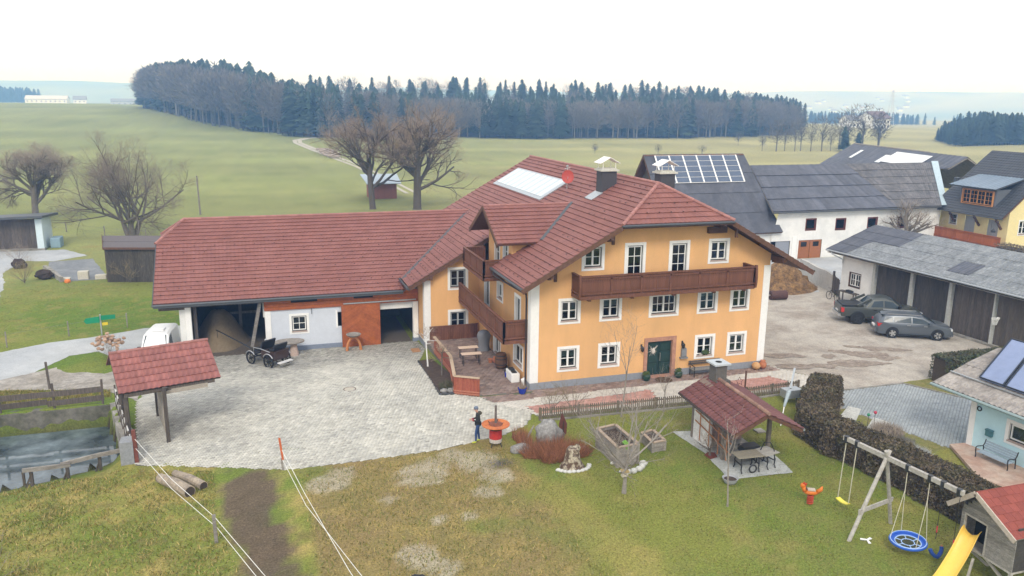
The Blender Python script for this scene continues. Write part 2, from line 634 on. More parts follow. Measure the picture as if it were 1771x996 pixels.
    c = mix(c, np.array((.07, .10, .07)), town * .8)
    c = c * (1 + .10 * near)[..., None]
    ny, nx = X.shape
    i = (np.arange(ny - 1)[:, None] * nx + np.arange(nx - 1)[None, :]).ravel()
    F = np.stack([i, i + 1, i + nx + 1, i + nx], 1)
    V = np.stack([X.ravel(), Y.ravel(), Z.ravel()], 1)
    CC = np.concatenate([c.reshape(-1, 3), np.ones((V.shape[0], 1))], 1)
    mat = M("turf", (.1, .1, .1), 0.95, var=0.26, scale=2.5, vcol=True, fine=.45, bscale=14, bump=.9, spec=.1)
    np_mesh("ground", V, F, mat, col=CC, smooth=True, kind="structure")


ground()


def sheet(name, poly, dz, mat, step=1.0, kind="structure", wob=0.0, seed=0, **props):
    """a surface laid on the terrain, its rim following poly (wob roughens the rim)"""
    P = []
    n = len(poly)
    q = random.Random(seed)
    for i in range(n):
        a, b = Vector((*poly[i], 0)), Vector((*poly[(i + 1) % n], 0))
        k = max(1, int((b - a).length / (step if not wob else min(step, .35))))
        for j in range(k):
            p = a.lerp(b, j / k)
            if wob:
                w = (fbm(np.array(p.x * .9), np.array(p.y * .9), seed + 50) - .5) * 2 * wob + q.uniform(-.25, .25) * wob
                t = (b - a).normalized()
                p = p + Vector((t.y, -t.x, 0)) * float(w)
            P.append(Vector((p.x, p.y)))
    x0, x1 = min(p.x for p in P), max(p.x for p in P)
    y0, y1 = min(p.y for p in P), max(p.y for p in P)
    gx, gy = np.meshgrid(np.arange(x0 + .37 * step, x1, step), np.arange(y0 + .41 * step, y1, step))
    gx, gy = gx.ravel(), gy.ravel()
    pp = [(p.x, p.y) for p in P]
    ok = inpoly(gx, gy, pp) & (polydist(gx, gy, pp) > step * .4)
    pts = P + [Vector((a, b)) for a, b in zip(gx[ok], gy[ok])]
    r = delaunay_2d_cdt(pts, [(i, (i + 1) % len(P)) for i in range(len(P))], [], 1, 1e-5)
    v = np.array([(p.x, p.y) for p in r[0]])
    z = T(v[:, 0], v[:, 1]) + dz
    V = np.concatenate([v, z[:, None]], 1)
    F = np.array([f for f in r[2] if len(f) == 3])
    a, b, c_ = V[F[:, 0]], V[F[:, 1]], V[F[:, 2]]
    fl = np.cross(b - a, c_ - a)[:, 2] < 0
    F[fl] = F[fl][:, ::-1]
    return np_mesh(name, V, F, mat, smooth=True, kind=kind, **props)


def pavers(name, poly, L, W, ang, mat, dz=0.02, gap=.012, holes=(), var=1.0, z=None, parent=None, seed=1, tilt=.003, dirt=None):
    """every paving stone of an area with its own edges and height, joined"""
    q = np.random.default_rng(seed)
    P = np.array(poly)
    c = P.mean(0)
    ca, sa = math.cos(ang), math.sin(ang)
    rad = np.hypot(*(P - c).T).max() + 1
    nu, nv = int(rad / L) + 1, int(rad / W) + 1
    i, j = np.meshgrid(np.arange(-nu, nu + 1), np.arange(-nv, nv + 1))
    u = (i + .5 * (j % 2)).ravel() * L
    v = j.ravel() * W
    x, y = c[0] + u * ca - v * sa, c[1] + u * sa + v * ca
    ok = inpoly(x, y, poly)
    for h in holes:
        ok &= ~inpoly(x, y, h)
    x, y = x[ok], y[ok]
    n = len(x)
    hl, hw = (L - gap) / 2, (W - gap) / 2
    top = np.array([(-hl + .01, -hw + .01), (hl - .01, -hw + .01), (hl - .01, hw - .01), (-hl + .01, hw - .01)])
    bot = np.array([(-hl, -hw), (hl, -hw), (hl, hw), (-hl, hw)])
    V = np.zeros((n, 8, 3))
    zz = (T(x, y) if z is None else np.full(n, z)) + dz + q.normal(0, tilt, n)
    rt = q.normal(0, .012, n)
    for k in range(4):
        for s_, t_, dzz in ((k, bot[k], -.022), (k + 4, top[k], 0)):
            a = t_[0] - t_[1] * rt
            b = t_[1] + t_[0] * rt
            V[:, s_, 0] = x + a * ca - b * sa
            V[:, s_, 1] = y + a * sa + b * ca
            V[:, s_, 2] = zz + dzz + (q.normal(0, tilt, n) if dzz == 0 else 0)
    f = np.array([(4, 5, 6, 7), (0, 1, 5, 4), (1, 2, 6, 5), (2, 3, 7, 6), (3, 0, 4, 7)])
    F = (np.arange(n)[:, None, None] * 8 + f[None]).reshape(-1, 4)
    att = np.repeat(np.clip(q.normal(0, .42, n) * var - (dirt(x, y) if dirt else 0), -2, 1.2), 5)
    return np_mesh(name, V.reshape(-1, 3), F, mat, att=att, parent=parent, kind="stuff")


PAVE = M("grey_paver", (.405, .392, .345), 0.9, var=.14, scale=.35, col2=(.335, .328, .295), rnd=.27, fine=.12, bscale=20, bump=.15)
JOINT = M("paver_joint", (.17, .165, .145), 0.95, var=.25, scale=3)
PAVE2 = M("blue_grey_paver", (.30, .325, .335), 0.9, var=.12, scale=.5, col2=(.26, .285, .295), rnd=.14, fine=.1, bscale=20)
BRICKP = M("pink_paver", (.40, .215, .175), 0.9, var=.15, scale=1, col2=(.45, .27, .23), rnd=.16, fine=.1)
TERR = M("brown_paver", (.215, .15, .125), 0.9, var=.15, scale=1, col2=(.26, .20, .175), rnd=.35, fine=.12)
CREAM = M("cream_paver", (.56, .53, .475), 0.9, var=.1, scale=1, col2=(.5, .475, .43), rnd=.12, fine=.1)
ASPH = M("old_asphalt", (.36, .375, .385), 0.95, var=.12, scale=.25, col2=(.42, .43, .43), fine=.18, bscale=18, bump=.2)
GRAVEL = M("wet_gravel", (.385, .35, .30), 0.95, var=.22, scale=.33, col2=(.265, .225, .185), fine=.28, bscale=9, bump=.5, c2at=(.45, .7))
MUD = M("gravel_mud", (.25, .225, .19), 0.9, var=.3, scale=.7, col2=(.34, .315, .28), fine=.25, bscale=8, bump=.5)
PUD = M("wet_mud", (.20, .155, .12), 0.7, var=.35, scale=1.5, col2=(.285, .24, .195), fine=.25, bscale=9)

# courtyard, terrace, walk, roads
BED = [(-4.85, 7.9), (-5.05, .66), (-4.25, .58), (-3.62, 4.1), (-3.96, 8.0)]
sheet("courtyard", COURT, .008, JOINT, .8)
pavers("paving_stone", COURT, .21, .135, R(18), PAVE, dz=.03, holes=[BED], seed=3, dirt=lambda x, y: 1.25 * sstep((y + 4 * fbm(x / 2.5, y / 2.5, 71) - 8.0) / 6) + .5 * sstep((fbm(x / 3.2, y / 3.2, 72, 4) - .52) / .2) - .25)
sheet("planting_bed", BED, .05, SOIL, .5)
TERRACE = [(-3.6, .0), (-.02, .0), (-.02, 10.85), (-3.7, 10.85), (-3.55, 4.1), (-4.2, .65), (-3.05, -.12)]
MB().prism([(-3.02, -.1), (-.02, -.35), (-.02, 10.8), (-3.65, 10.8), (-3.6, 4.1), (-4.2, .6)], -.7, .06).build("terrace", JOINT, kind="structure")
pavers("terrace_stone", [(-3.0, -.1), (-.02, -.35), (-.02, 10.8), (-3.65, 10.8), (-3.58, 4.1), (-4.1, .6)], .30, .20, R(4), TERR, z=.06, dz=.025, seed=4)
WALK = [(-3.0, -.2), (-.05, -.5), (15.9, -.35), (17.0, -2.6), (15.9, -3.9), (7.56, -4.0), (-.9, -3.75), (-1.0, -3.1), (-2.3, -1.6)]
sheet("garden_walk", WALK, .010, JOINT, 1.0)
APRON = [(-3.0, -.2), (-.05, -.5), (.0, .0), (15.7, .0), (15.9, -.95), (9, -1.0), (-.2, -1.25), (-2.5, -1.35)]
PINKW = [(-1.0, -2.35), (5.6, -1.95), (6.6, -1.75), (6.3, -3.5), (-.8, -3.5)]
PINKE = [(9.6, -1.75), (14.6, -1.7), (15.1, -2.7), (14.4, -3.6), (9.4, -3.7)]
pavers("walk_stone", WALK, .26, .17, R(-1), CREAM, dz=.032, holes=[APRON, PINKW, PINKE], seed=5)
pavers("apron_stone", APRON, .26, .17, R(-1), TERR, dz=.032, seed=6)
pavers("pink_stone", PINKW, .26, .17, R(-1), BRICKP, dz=.032, seed=7)
pavers("pink_stone", PINKE, .26, .17, R(-1), BRICKP, dz=.032, seed=8)
sheet("village_road", [(-60, 11.5), (-29.0, 10.6), (-27.6, 12.9), (-26.3, 15.9), (-24.6, 16.4), (-22.5, 13.0), (-20.9, 9.5), (-19.2, 13.2), (-19.0, 21.7), (-22.4, 21.5), (-25.6, 20.1), (-28.3, 19.4), (-30.7, 17.9), (-60, 15.0)], .012, ASPH, 1.5, wob=.10, seed=2)
sheet("muddy_track", [(-50, 9.4), (-28.7, 9.5), (-25.5, 8.5), (-22.9, 7.6), (-20.9, 4.6), (-20.4, 9.3), (-22.4, 12.8), (-23.5, 11.4), (-25.7, 12.3), (-26.6, 13.6), (-29.2, 11.8), (-50, 12.2)], .022, MUD, 1.0, wob=.25, seed=4)
YARD = [(15.3, .1), (15.4, 9), (16, 20), (20, 30), (36, 31), (36, 22), (33, 15.5), (32.3, 13.9), (33.1, -1), (28.5, -3.9), (26.6, -4.7), (24, -4.6), (21.4, -4.9), (17.2, -4.9), (15.4, -7.3), (14.6, -7.4), (16.2, -4.3), (17.1, -2.6), (15.9, -.4)]
sheet("gravel_yard", YARD, .010, GRAVEL, 1.2, wob=.12, seed=6)
sheet("farm_road", [(16.5, 9), (22, 13.5), (27, 16.2), (32, 16), (35.5, 23), (36, 31), (20, 31), (16, 20)], .022, ASPH, 1.2, wob=.1, seed=8)
sheet("stable_forecourt", [(33.5, 16.2), (38, 16.8), (62, 20), (62, 29.4), (35.6, 29.4)], .012, ASPH, 1.5)
for k, (px, py, a, b) in enumerate([(25.1, 1.0, 1.1, .5), (23.3, .1, 1.3, .55), (22.0, 1.2, .7, .4), (24.2, -.8, .8, .45), (21.3, -1.2, 1.7, .55), (23.7, 1.9, .6, .3), (20.7, .6, .5, .3), (18.9, -.9, .9, .5), (26.2, .4, .8, .4), (22.8, -1.5, .8, .3), (18.0, 1.4, 1.2, .35), (17.2, -.6, 1.2, .4)]):
    sheet("puddle", [(px + a * math.cos(t) * .97 + b * .5 * math.sin(t), py + b * math.sin(t) - .35 * a * math.cos(t)) for t in np.arange(0, 6.28, .4)], .020 + .0018 * k, PUD, .3, wob=.5, seed=k + 20)
DRIVE = [(17.2, -5.0), (21.35, -5.0), (23.2, -8.5), (17.65, -12.95), (16.7, -12.95), (16.2, -11.0), (15.35, -7.2)]
sheet("house_drive", DRIVE, .009, JOINT, 1.0)
pavers("drive_stone", DRIVE, .24, .15, R(40), PAVE2, dz=.03, seed=9)
k_ = MB()
for a, b in zip(DRIVE[:2], DRIVE[1:3]):
    k_.beam((*a, .02), (*b, .02), .10, .12)
k_.build("drive_kerb", CONC, kind="structure")
sheet("side_lane", [(-60, 44), (-41, 57.6), (-34.3, 57.2), (-31.3, 53.0), (-34.0, 50.4), (-37.0, 51.2), (-37.3, 45.5), (-35.8, 39.8), (-35.0, 34.6), (-40, 30), (-60, 22)], .012, ASPH, 2.0, wob=.2, seed=12)
sheet("shed_apron", [(-34.4, 50.2), (-30.5, 50.9), (-27.4, 40.1), (-31.2, 39.8), (-33.9, 47.2)], .015, M("rough_asphalt", (.17, .18, .19), .95, var=.2, scale=.8, col2=(.22, .23, .235), fine=.2), 1.5, wob=.1)
TRACKM = M("pale_track", (.40, .37, .30), .95, var=.15, scale=.5)
for off in (-.8, .8):
    sheet("field_track", [(11.3 + off, 96), (10.6 + off, 120), (9.3 + off, 150), (4.6 + off, 195), (.2 + off, 238), (.6 + off, 252), (4.2 + off, 262), (10, 268 + off), (10, 266.6 + off), (5.2 + off, 260), (2.0 + off, 251), (1.5 + off, 239), (6.0 + off, 195), (10.1 + off, 150), (11.3 + off, 120), (12.0 + off, 96)], .06, TRACKM, 4.0)

# pond
wm = M("pond_water", (.030, .042, .047), 0.06, var=.3, scale=.5, col2=(.20, .25, .27), c2at=(.36, .74), bump=.05, bscale=2.2, spec=.5)
MB().add([(-46, -6, -1.32), (-20.6, -6, -1.32), (-20.6, 5, -1.32), (-46, 5, -1.32)], [(0, 1, 2, 3)]).build("pond_water", wm, kind="structure")

# grass blades, tufts and dead leaves: nobody could count them
def grass(name, regions, n, h, w, cols, seed):
    q = np.random.default_rng(seed)
    xs, ys = [], []
    for poly, share in regions:
        P = np.array(poly)
        k = int(n * share)
        x = q.uniform(P[:, 0].min(), P[:, 0].max(), k * 2)
        y = q.uniform(P[:, 1].min(), P[:, 1].max(), k * 2)
        ok = inpoly(x, y, poly) & (q.uniform(0, 1, k * 2) < .25 + 1.5 * np.clip(fbm(x * .9, y * .9, seed) - .3, 0, 1))
        xs.append(x[ok][:k])
        ys.append(y[ok][:k])
    x, y = np.concatenate(xs), np.concatenate(ys)
    k = len(x)
    a = q.uniform(0, 6.283, k)
    hh = h * q.uniform(.4, 1.4, k)
    le = q.normal(0, .6, (k, 2)) * hh[:, None]
    z = Tg(x, y) - .01
    V = np.zeros((k, 3, 3))
    ww = w * q.uniform(.6, 1.4, k)
    V[:, 0] = np.stack([x - np.cos(a) * ww, y - np.sin(a) * ww, z], 1)
    V[:, 1] = np.stack([x + np.cos(a) * ww, y + np.sin(a) * ww, z], 1)
    V[:, 2] = np.stack([x + le[:, 0], y + le[:, 1], z + hh], 1)
    F = np.arange(3 * k).reshape(-1, 3)
    C = np.array(cols)[q.integers(0, len(cols), k)] * q.uniform(.7, 1.3, (k, 1))
    C = np.repeat(np.concatenate([C, np.ones((k, 1))], 1), 3, 0)
    mat = M("grass_blade", (.1, .1, .1), .9, var=0, vcol=True, spec=.15)
    np_mesh(name, V.reshape(-1, 3), F, mat, col=C, kind="stuff")


LAWN = [(-2.2, -7.8), (-1.2, -5.0), (11.2, -5.0), (10.2, -9.5), (10.8, -15), (11, -23), (-4, -23), (-3.5, -8.5)]
WORN = [(-13.3, -6.8), (-3.5, -6.3), (-3.4, -23), (-12.4, -23)]
ROUGH = [(-20.0, -4.6), (-16.6, -5.7), (-16.4, -9.3), (-15.4, -14.5), (-15, -23), (-31, -23), (-31, -4.6), (-27, -3.9), (-23.5, -3.2)]
MEAD = [(-45, 21), (-19.8, 22.5), (-20.5, 38), (-33, 39), (-35, 33), (-45, 27)]
grass("grass", [(LAWN, .38), (WORN, .14), (MEAD, .2)], 120000, .055, .016, [(.16, .18, .04), (.10, .135, .025), (.20, .19, .05), (.30, .24, .09), (.13, .11, .04)], 31)
grass("dead_grass", [(ROUGH, .42), (WORN, .10), ([(-34, 6.0), (-22.4, 6.0), (-22.6, 7.4), (-28, 9.3), (-34, 9.3)], .2)], 95000, .12, .02, [(.36, .28, .10), (.13, .14, .035), (.30, .235, .085), (.17, .18, .045), (.14, .165, .04), (.34, .27, .11)], 32)
# ------------------------------------------------------------------ roofs, windows, balconies
def trapezoids(poly):
    """(v0,v1,[(a0,b0,a1,b1)]) bands of a polygon in (u,v)"""
    vs_ = sorted({round(p[1], 4) for p in poly})
    out = []
    n = len(poly)
    for va, vb in zip(vs_[:-1], vs_[1:]):
        if vb - va < 1e-3:
            continue
        xa, e = [], 1e-4 * (vb - va)
        for i in range(n):
            (u0, w0), (u1, w1) = poly[i], poly[(i + 1) % n]
            if (w0 <= va + e and w1 >= vb - e) or (w1 <= va + e and w0 >= vb - e):
                f = lambda v: u0 + (u1 - u0) * (v - w0) / (w1 - w0)
                xa.append((f((va + vb) / 2), f(va), f(vb)))
        xa.sort()
        out.append((va, vb, [(xa[i][1], xa[i + 1][1], xa[i][2], xa[i + 1][2]) for i in range(0, len(xa) - 1, 2)]))
    return out


WAVE = (0.0, 0.55, 1.0, 0.55)


def tiles(mb, O, u, v, poly, row=.36, per=.30, amp=.028, lip=.05, wave=WAVE, jit=.35, seed=0, lift=.0):
    q = random.Random(seed)
    O, u, v = Vector(O), Vector(u).normalized(), Vector(v).normalized()
    n = u.cross(v)
    if n.z < 0:
        n = -n
    vmin, vmax = min(p[1] for p in poly), max(p[1] for p in poly)
    k = len(wave)
    stp = per / k
    tz = trapezoids(poly)
    nr = max(1, round((vmax - vmin) / row))
    row = (vmax - vmin) / nr
    for r in range(nr):
        r0, r1 = vmin + r * row, vmin + (r + 1) * row
        jr = {}
        for va, vb, iv in tz:
            s0, s1 = max(r0, va), min(r1, vb)
            if s1 - s0 < .01:
                continue
            for a0, b0, a1, b1 in iv:
                f0, f1 = (s0 - va) / (vb - va), (s1 - va) / (vb - va)
                A0, B0, A1, B1 = a0 + (a1 - a0) * f0, b0 + (b1 - b0) * f0, a0 + (a1 - a0) * f1, b0 + (b1 - b0) * f1
                m = max(2, int((max(B0, B1) - min(A0, A1)) / stp) + 1)
                first = abs(s0 - r0) < 1e-6
                V, F, att = [], [], []
                for i in range(m + 1):
                    t = i / m
                    for (x, s) in ((A0 + (B0 - A0) * t, s0), (A1 + (B1 - A1) * t, s1)):
                        ph = (x / per) % 1.0 * k
                        i0 = int(ph) % k
                        w = wave[i0] + (wave[(i0 + 1) % k] - wave[i0]) * (ph - int(ph))
                        h = lip * (1 - (s - r0) / row) + amp * w + lift
                        V.append(O + u * x + v * s + n * h)
                    if first:
                        x = A0 + (B0 - A0) * t
                        V.append(O + u * x + v * s0 + n * (lift - .01))
                st = 3 if first else 2
                b = len(mb.v)
                mb.v.extend([tuple(p) for p in V])
                for i in range(m):
                    c = int((A0 + (B0 - A0) * (i + .5) / m) / per)
                    if c not in jr:
                        jr[c] = q.uniform(-1, 1) ** 3 * 1.0 if q.random() < .9 else q.uniform(-1, 1)
                    p = b + i * st
                    mb.f.append([p, p + st, p + st + 1, p + 1])
                    mb.a.append(jr[c])
                    if first:
                        mb.f.append([p + 2, p + st + 2, p + st, p])
                        mb.a.append(max(-1.6, jr[c] - 1.5))  # riser faces darkened: shade under each course's lip put into the colour
    return mb


def pt(O, u, v, a, b, n=0.0):
    O, u, v = Vector(O), Vector(u).normalized(), Vector(v).normalized()
    w = u.cross(v)
    if w.z < 0:
        w = -w
    return O + u * a + v * b + w * n


def roof_part(parent, O, u, v, poly, mat, slab_mat, row=.36, per=.30, amp=.028, lip=.05, th=.14, name="roof", seed=0, wave=WAVE, tname="roof_tile"):
    pts = [pt(O, u, v, a, b, -.012) for a, b in poly]
    w = (pts[1] - pts[0]).cross(pts[2] - pts[1])
    area = sum(poly[i][0] * poly[(i + 1) % len(poly)][1] - poly[(i + 1) % len(poly)][0] * poly[i][1] for i in range(len(poly)))
    up = Vector(u).cross(Vector(v)).z
    if area * up < 0:
        pts = pts[::-1]
    rf = MB().plate(pts, th).build(name, slab_mat, parent)
    tiles(MB_ := MB(), O, u, v, poly, row, per, amp, lip, wave, seed=seed)
    MB_.build(tname, mat, rf, kind="stuff")
    return rf


def ridge_caps(mb, p0, p1, r=.11, step=.36):
    p0, p1 = Vector(p0), Vector(p1)
    k = max(1, int((p1 - p0).length / step))
    for i in range(k):
        a, b = p0.lerp(p1, i / k), p0.lerp(p1, (i + 1.1) / k)
        mb.c = rng.uniform(-1, 1)
        mb.tube([a, b], [r, r * .82], 8)
    mb.c = 0
    return mb


def snow_guards(mb, O, u, v, items):
    for a, b in items:
        p = pt(O, u, v, a, b, .05)
        q = pt(O, u, v, a, b + .10, .05)
        w = pt(O, u, v, a, b, .16)
        mb.beam(p, w - (w - p) * .3, .035, .02, up=Vector(v))
        mb.beam(w - (w - p) * .3, q, .025, .012)
    return mb


_WC = {}


def window_meshes(w, h, layout, trimw, curtain, framemat, surround, dkey):
    key = (w, h, layout, trimw, curtain, framemat.name, surround.name, dkey)
    if key in _WC:
        return _WC[key]
    d = .17
    s = MB()
    t = trimw
    if t:
        s.box(-w / 2 - t, -.03, -t, -w / 2, d, h + t).box(w / 2, -.03, -t, w / 2 + t, d, h + t)
        s.box(-w / 2, -.03, h, w / 2, d, h + t).box(-w / 2, -.03, -t, w / 2, d, -.0)
    else:
        s.box(-w / 2 - .05, -.012, -.05, -w / 2, d, h + .05).box(w / 2, -.012, -.05, w / 2 + .05, d, h + .05)
        s.box(-w / 2, -.012, h, w / 2, d, h + .05).box(-w / 2, -.012, -.05, w / 2, d, .0)
    out = {"surround": s.mesh("window", surround)}
    y0, y1 = .10, .15
    fr = MB()      # dark outer frame
    q = .055
    fr.box(-w / 2, y0, 0, -w / 2 + q, d - .002, h).box(w / 2 - q, y0, 0, w / 2, d - .002, h).box(-w / 2 + q, y0, 0, w / 2 - q, d - .002, q + .03).box(-w / 2 + q, y0, h - q, w / 2 - q, d - .002, h)
    out["frame"] = fr.mesh("frame", FRAMEDARK)
    a0, a1, b0, b1 = -w / 2 + q, w / 2 - q, q + .03, h - q
    sa = MB()
    st = .055
    nsash, rows, cols = layout
    sw = (a1 - a0) / nsash
    gl = MB()
    y0 = .075
    for i in range(nsash):
        x0, x1 = a0 + i * sw, a0 + (i + 1) * sw
        sa.box(x0, y0, b0, x0 + st, y1, b1).box(x1 - st, y0, b0, x1, y1, b1).box(x0 + st, y0, b0, x1 - st, y1, b0 + st).box(x0 + st, y0, b1 - st, x1 - st, y1, b1)
        for r in range(1, rows):
            z = b0 + (b1 - b0) * r / rows
            sa.box(x0 + st, y0 + .01, z - .016, x1 - st, y1 - .01, z + .016)
        for c in range(1, cols):
            x = x0 + (x1 - x0) * c / cols
            sa.box(x - .016, y0 + .012, b0 + st, x + .016, y1 - .012, b1 - st)
        gl.box(x0 + st * .8, .112, b0 + st * .8, x1 - st * .8, .118, b1 - st * .8)
    out["sash"] = sa.mesh("sash", framemat)
    out["pane"] = gl.mesh("pane", GLASS)
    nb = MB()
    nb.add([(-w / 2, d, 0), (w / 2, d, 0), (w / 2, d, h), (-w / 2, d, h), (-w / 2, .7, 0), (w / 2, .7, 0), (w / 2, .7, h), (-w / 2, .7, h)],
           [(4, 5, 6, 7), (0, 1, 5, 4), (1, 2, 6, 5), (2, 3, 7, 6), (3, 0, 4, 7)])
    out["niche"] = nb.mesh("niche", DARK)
    if curtain:
        cu = MB()
        n = 14
        lo = h * (1 - curtain) + .02
        for x0, x1 in ((-w / 2 + .06, -.04), (.04, w / 2 - .06)):
            P = []
            for i in range(n + 1):
                x = x0 + (x1 - x0) * i / n
                P += [(x, .22 + .012 * (i % 2), lo), (x, .22 + .012 * (i % 2), h - .05)]
            cu.add(P, [(2 * i, 2 * i + 2, 2 * i + 3, 2 * i + 1) for i in range(n)])
        out["curtain"] = cu.mesh("curtain", CURTAIN)
    if t:
        si = MB().box(-w / 2 - .03, -.06, -.035, w / 2 + .03, .0998, .022)
        out["sill"] = si.mesh("sill", SILL)
    _WC[key] = out
    return out


FRAMEDARK = M("dark_green_frame", (.018, .028, .026), .5, var=.1)
SILL = M("stone_sill", (.42, .33, .29), .8, var=.12)


def window(parent, x, y, z, w, h, rz=0.0, layout=(2, 2, 1), trimw=.17, curtain=.0, framemat=None, surround=None, dkey="", label=None):
    ms = window_meshes(w, h, layout, trimw, curtain, framemat or WHITE, surround or WHITE, dkey)
    o = child("window", ms["surround"], parent)
    o.location = (x - root_of(parent).location.x, y - root_of(parent).location.y, z - root_of(parent).location.z)
    o.rotation_euler = (0, 0, rz)
    for k in ("frame", "sash", "pane", "niche", "curtain", "sill"):
        if k in ms:
            child(k, ms[k], o)
    if label:
        o["label"] = label
    return o


def wall_skin(mb, P, u, prof, z0, holes=()):
    """outer face of a wall in the plane through P along u; prof = [(s, ztop)], holes = [(s0,s1,z0,z1)]"""
    P, u = Vector(P), Vector(u).normalized()
    cuts = sorted({round(a, 4) for a, _ in prof} | {round(c, 4) for h in holes for c in h[:2]})
    top = lambda s: float(np.interp(s, [a for a, _ in prof], [b for _, b in prof]))
    for a, b in zip(cuts[:-1], cuts[1:]):
        if b - a < 1e-4:
            continue
        m = (a + b) / 2
        hs = sorted([h for h in holes if h[0] < m < h[1]], key=lambda h: h[2])
        lo = z0
        segs = []
        for h in hs:
            segs.append((lo, lo, h[2], h[2]))
            lo = h[3]
        segs.append((lo, lo, top(b), top(a)))
        for q0, q1, q2, q3 in segs:
            A, B = P + u * a, P + u * b
            mb.add([(A.x, A.y, q0), (B.x, B.y, q1), (B.x, B.y, q2), (A.x, A.y, q3)], [(0, 1, 2, 3)])
    return mb


def balcony(parent, pts, z0, z1, floor, mat, bw=.135, lean=.0, name="balcony", post=.12, bays=1.8):
    """rail along pts with single boards, floor slab and handrail"""
    m = MB()
    m.plate([(x, y, z0 + .02) for x, y in floor], .16)
    for (xa, ya), (xb, yb) in zip(pts[:-1], pts[1:]):
        a, b = Vector((xa, ya, 0)), Vector((xb, yb, 0))
        L = (b - a).length
        d = (b - a) / L
        nrm = Vector((d.y, -d.x, 0))
        m.beam(a + Vector((0, 0, z1)), b + Vector((0, 0, z1)) + d * .06, .16, .07)
        m.beam(a + Vector((0, 0, z1 - .16)) + nrm * .035, b + Vector((0, 0, z1 - .16)) + nrm * .035, .05, .09)
        m.beam(a + Vector((0, 0, z0 + .17)) + nrm * .05, b + Vector((0, 0, z0 + .17)) + nrm * .05, .06, .08)
        m.beam(a + Vector((0, 0, z0 - .06)) + nrm * .02, b + Vector((0, 0, z0 - .06)) + nrm * .02, .10, .20)
        k = max(1, round(L / bays))
        for i in range(k + 1):
            p = a.lerp(b, i / k)
            m.beam(p + Vector((0, 0, z0 - .12)), p + Vector((0, 0, z1 + (.0))), post, post, up=nrm)
    part = m.build(name, mat, parent)
    me = None
    off = root_of(parent).location
    for (xa, ya), (xb, yb) in zip(pts[:-1], pts[1:]):
        a, b = Vector((xa, ya, 0)), Vector((xb, yb, 0))
        L = (b - a).length
        d = (b - a) / L
        k = max(1, round(L / bw))
        w = L / k - .008
        if me is None or abs(me[1] - w) > .004:
            h0, h1 = .06, z1 - z0 - .06
            mm = MB().add([(-w / 2, -.014, h0), (w / 2, -.014, h0), (w / 2, .014, h0), (-w / 2, .014, h0), (-w / 2, -.014, h1), (w / 2, -.014, h1), (w / 2, .014, h1), (-w / 2, .014, h1)],
                          [(0, 3, 2, 1), (4, 5, 6, 7), (0, 1, 5, 4), (1, 2, 6, 5), (2, 3, 7, 6), (3, 0, 4, 7)])
            me = (mm.mesh("board", mat), w)
        for i in range(k):
            p = a.lerp(b, (i + .5) / k)
            o = child("board", me[0], part)
            o.location = (p.x - off.x, p.y - off.y + rng.uniform(-.004, .004), z0 - off.z)
            o.rotation_euler = (0, 0, math.atan2(d.y, d.x))
    return part


# ------------------------------------------------------------------ the farmhouse
house = thing("farmhouse", "large orange rendered farmhouse with red tiled half-hipped roof and dark wooden balconies", "house")
SL, SR = 0.5668, 0.554
zl = lambda x: 6.2 + SL * (x + .9)
zr = lambda x: 11.33 - SR * (x - 8.15)
W_ = 15.2
FW = [(1.58, 2.93, .93), (4.09, 5.47, .93), (10.36, 11.74, .93), (12.57, 13.93, .93), (1.58, 2.93, 3.73), (4.09, 5.47, 3.73), (10.36, 11.74, 3.73), (12.57, 13.93, 3.73),
      (2.90, 4.28, 6.73), (10.88, 12.28, 6.73)]
holes, wins = [], []
for i, (a, b, z) in enumerate(FW):
    holes.append((a + .17, b - .17, z + .17, z + 1.33))
    wins.append(((a + b) / 2, z + .17, b - a - .34, 1.16, (2, 2, 1), (.45, .0, .0, .25, .62, .45, .3, .0, .25, .0)[i]))
holes.append((7.37, 8.98, 3.90, 5.06))
wins.append((8.175, 3.90, 1.61, 1.16, (2, 2, 2), .0))
for a, b in ((5.51, 6.83), (8.31, 9.65)):
    holes.append((a + .17, b - .17, 5.6, 8.04))
    wins.append(((a + b) / 2, 5.6, b - a - .34, 2.44, (1, 4, 2), .0))
holes.append((7.24, 8.86, .14, 2.26))
prof = [(0, zl(0) - .26), (6.25, 9.97), (10.1, 9.97), (W_, zr(W_) - .26)]
wl = MB()
wall_skin(wl, (0, 0, 0), (1, 0, 0), prof, -.1, holes)
WW = [(8.87, 2.65, .95, 2.1, (1, 1, 1)), (5.95, 3.92, 1.0, .95, (2, 1, 1)), (2.4, 2.7, .85, 2.15, (1, 1, 1)), (6.5, .12, 1.3, 2.1, (2, 1, 1)), (2.2, .85, 1.5, 1.15, (2, 1, 1))]
wh = [(10.9 - y - w / 2, 10.9 - y + w / 2, z, z + h) for y, z, w, h, _ in WW]
wall_skin(wl, (0, 10.9, 0), (0, -1, 0), [(0, 5.42), (5.8, 5.42), (5.81, 6.3), (10.9, 6.3)], -.3, wh)
WG = [(-1.46, 3.62), (-1.46, .70)]
gh = [(3.75 - 1.46 - .54, 3.75 - 1.46 + .54, z + .0, z + 1.22) for _, z in WG]
wall_skin(wl, (-3.75, 10.9, 0), (1, 0, 0), [(0, zl(-3.75) - .26), (3.75, zl(0) - .26)], -.9, gh)
wall_skin(wl, (-3.75, 24, 0), (0, -1, 0), [(0, zl(-3.75) - .26), (13.1, zl(-3.75) - .26)], -.9)
wall_skin(wl, (W_, 0, 0), (0, 1, 0), [(0, zr(W_) - .26), (24, zr(W_) - .26)], -.2)
wall_skin(wl, (W_, 24, 0), (-1, 0, 0), [(0, zr(W_) - .26), (7.05, 11.0), (W_ + 3.75, zl(-3.75) - .26)], -.5)
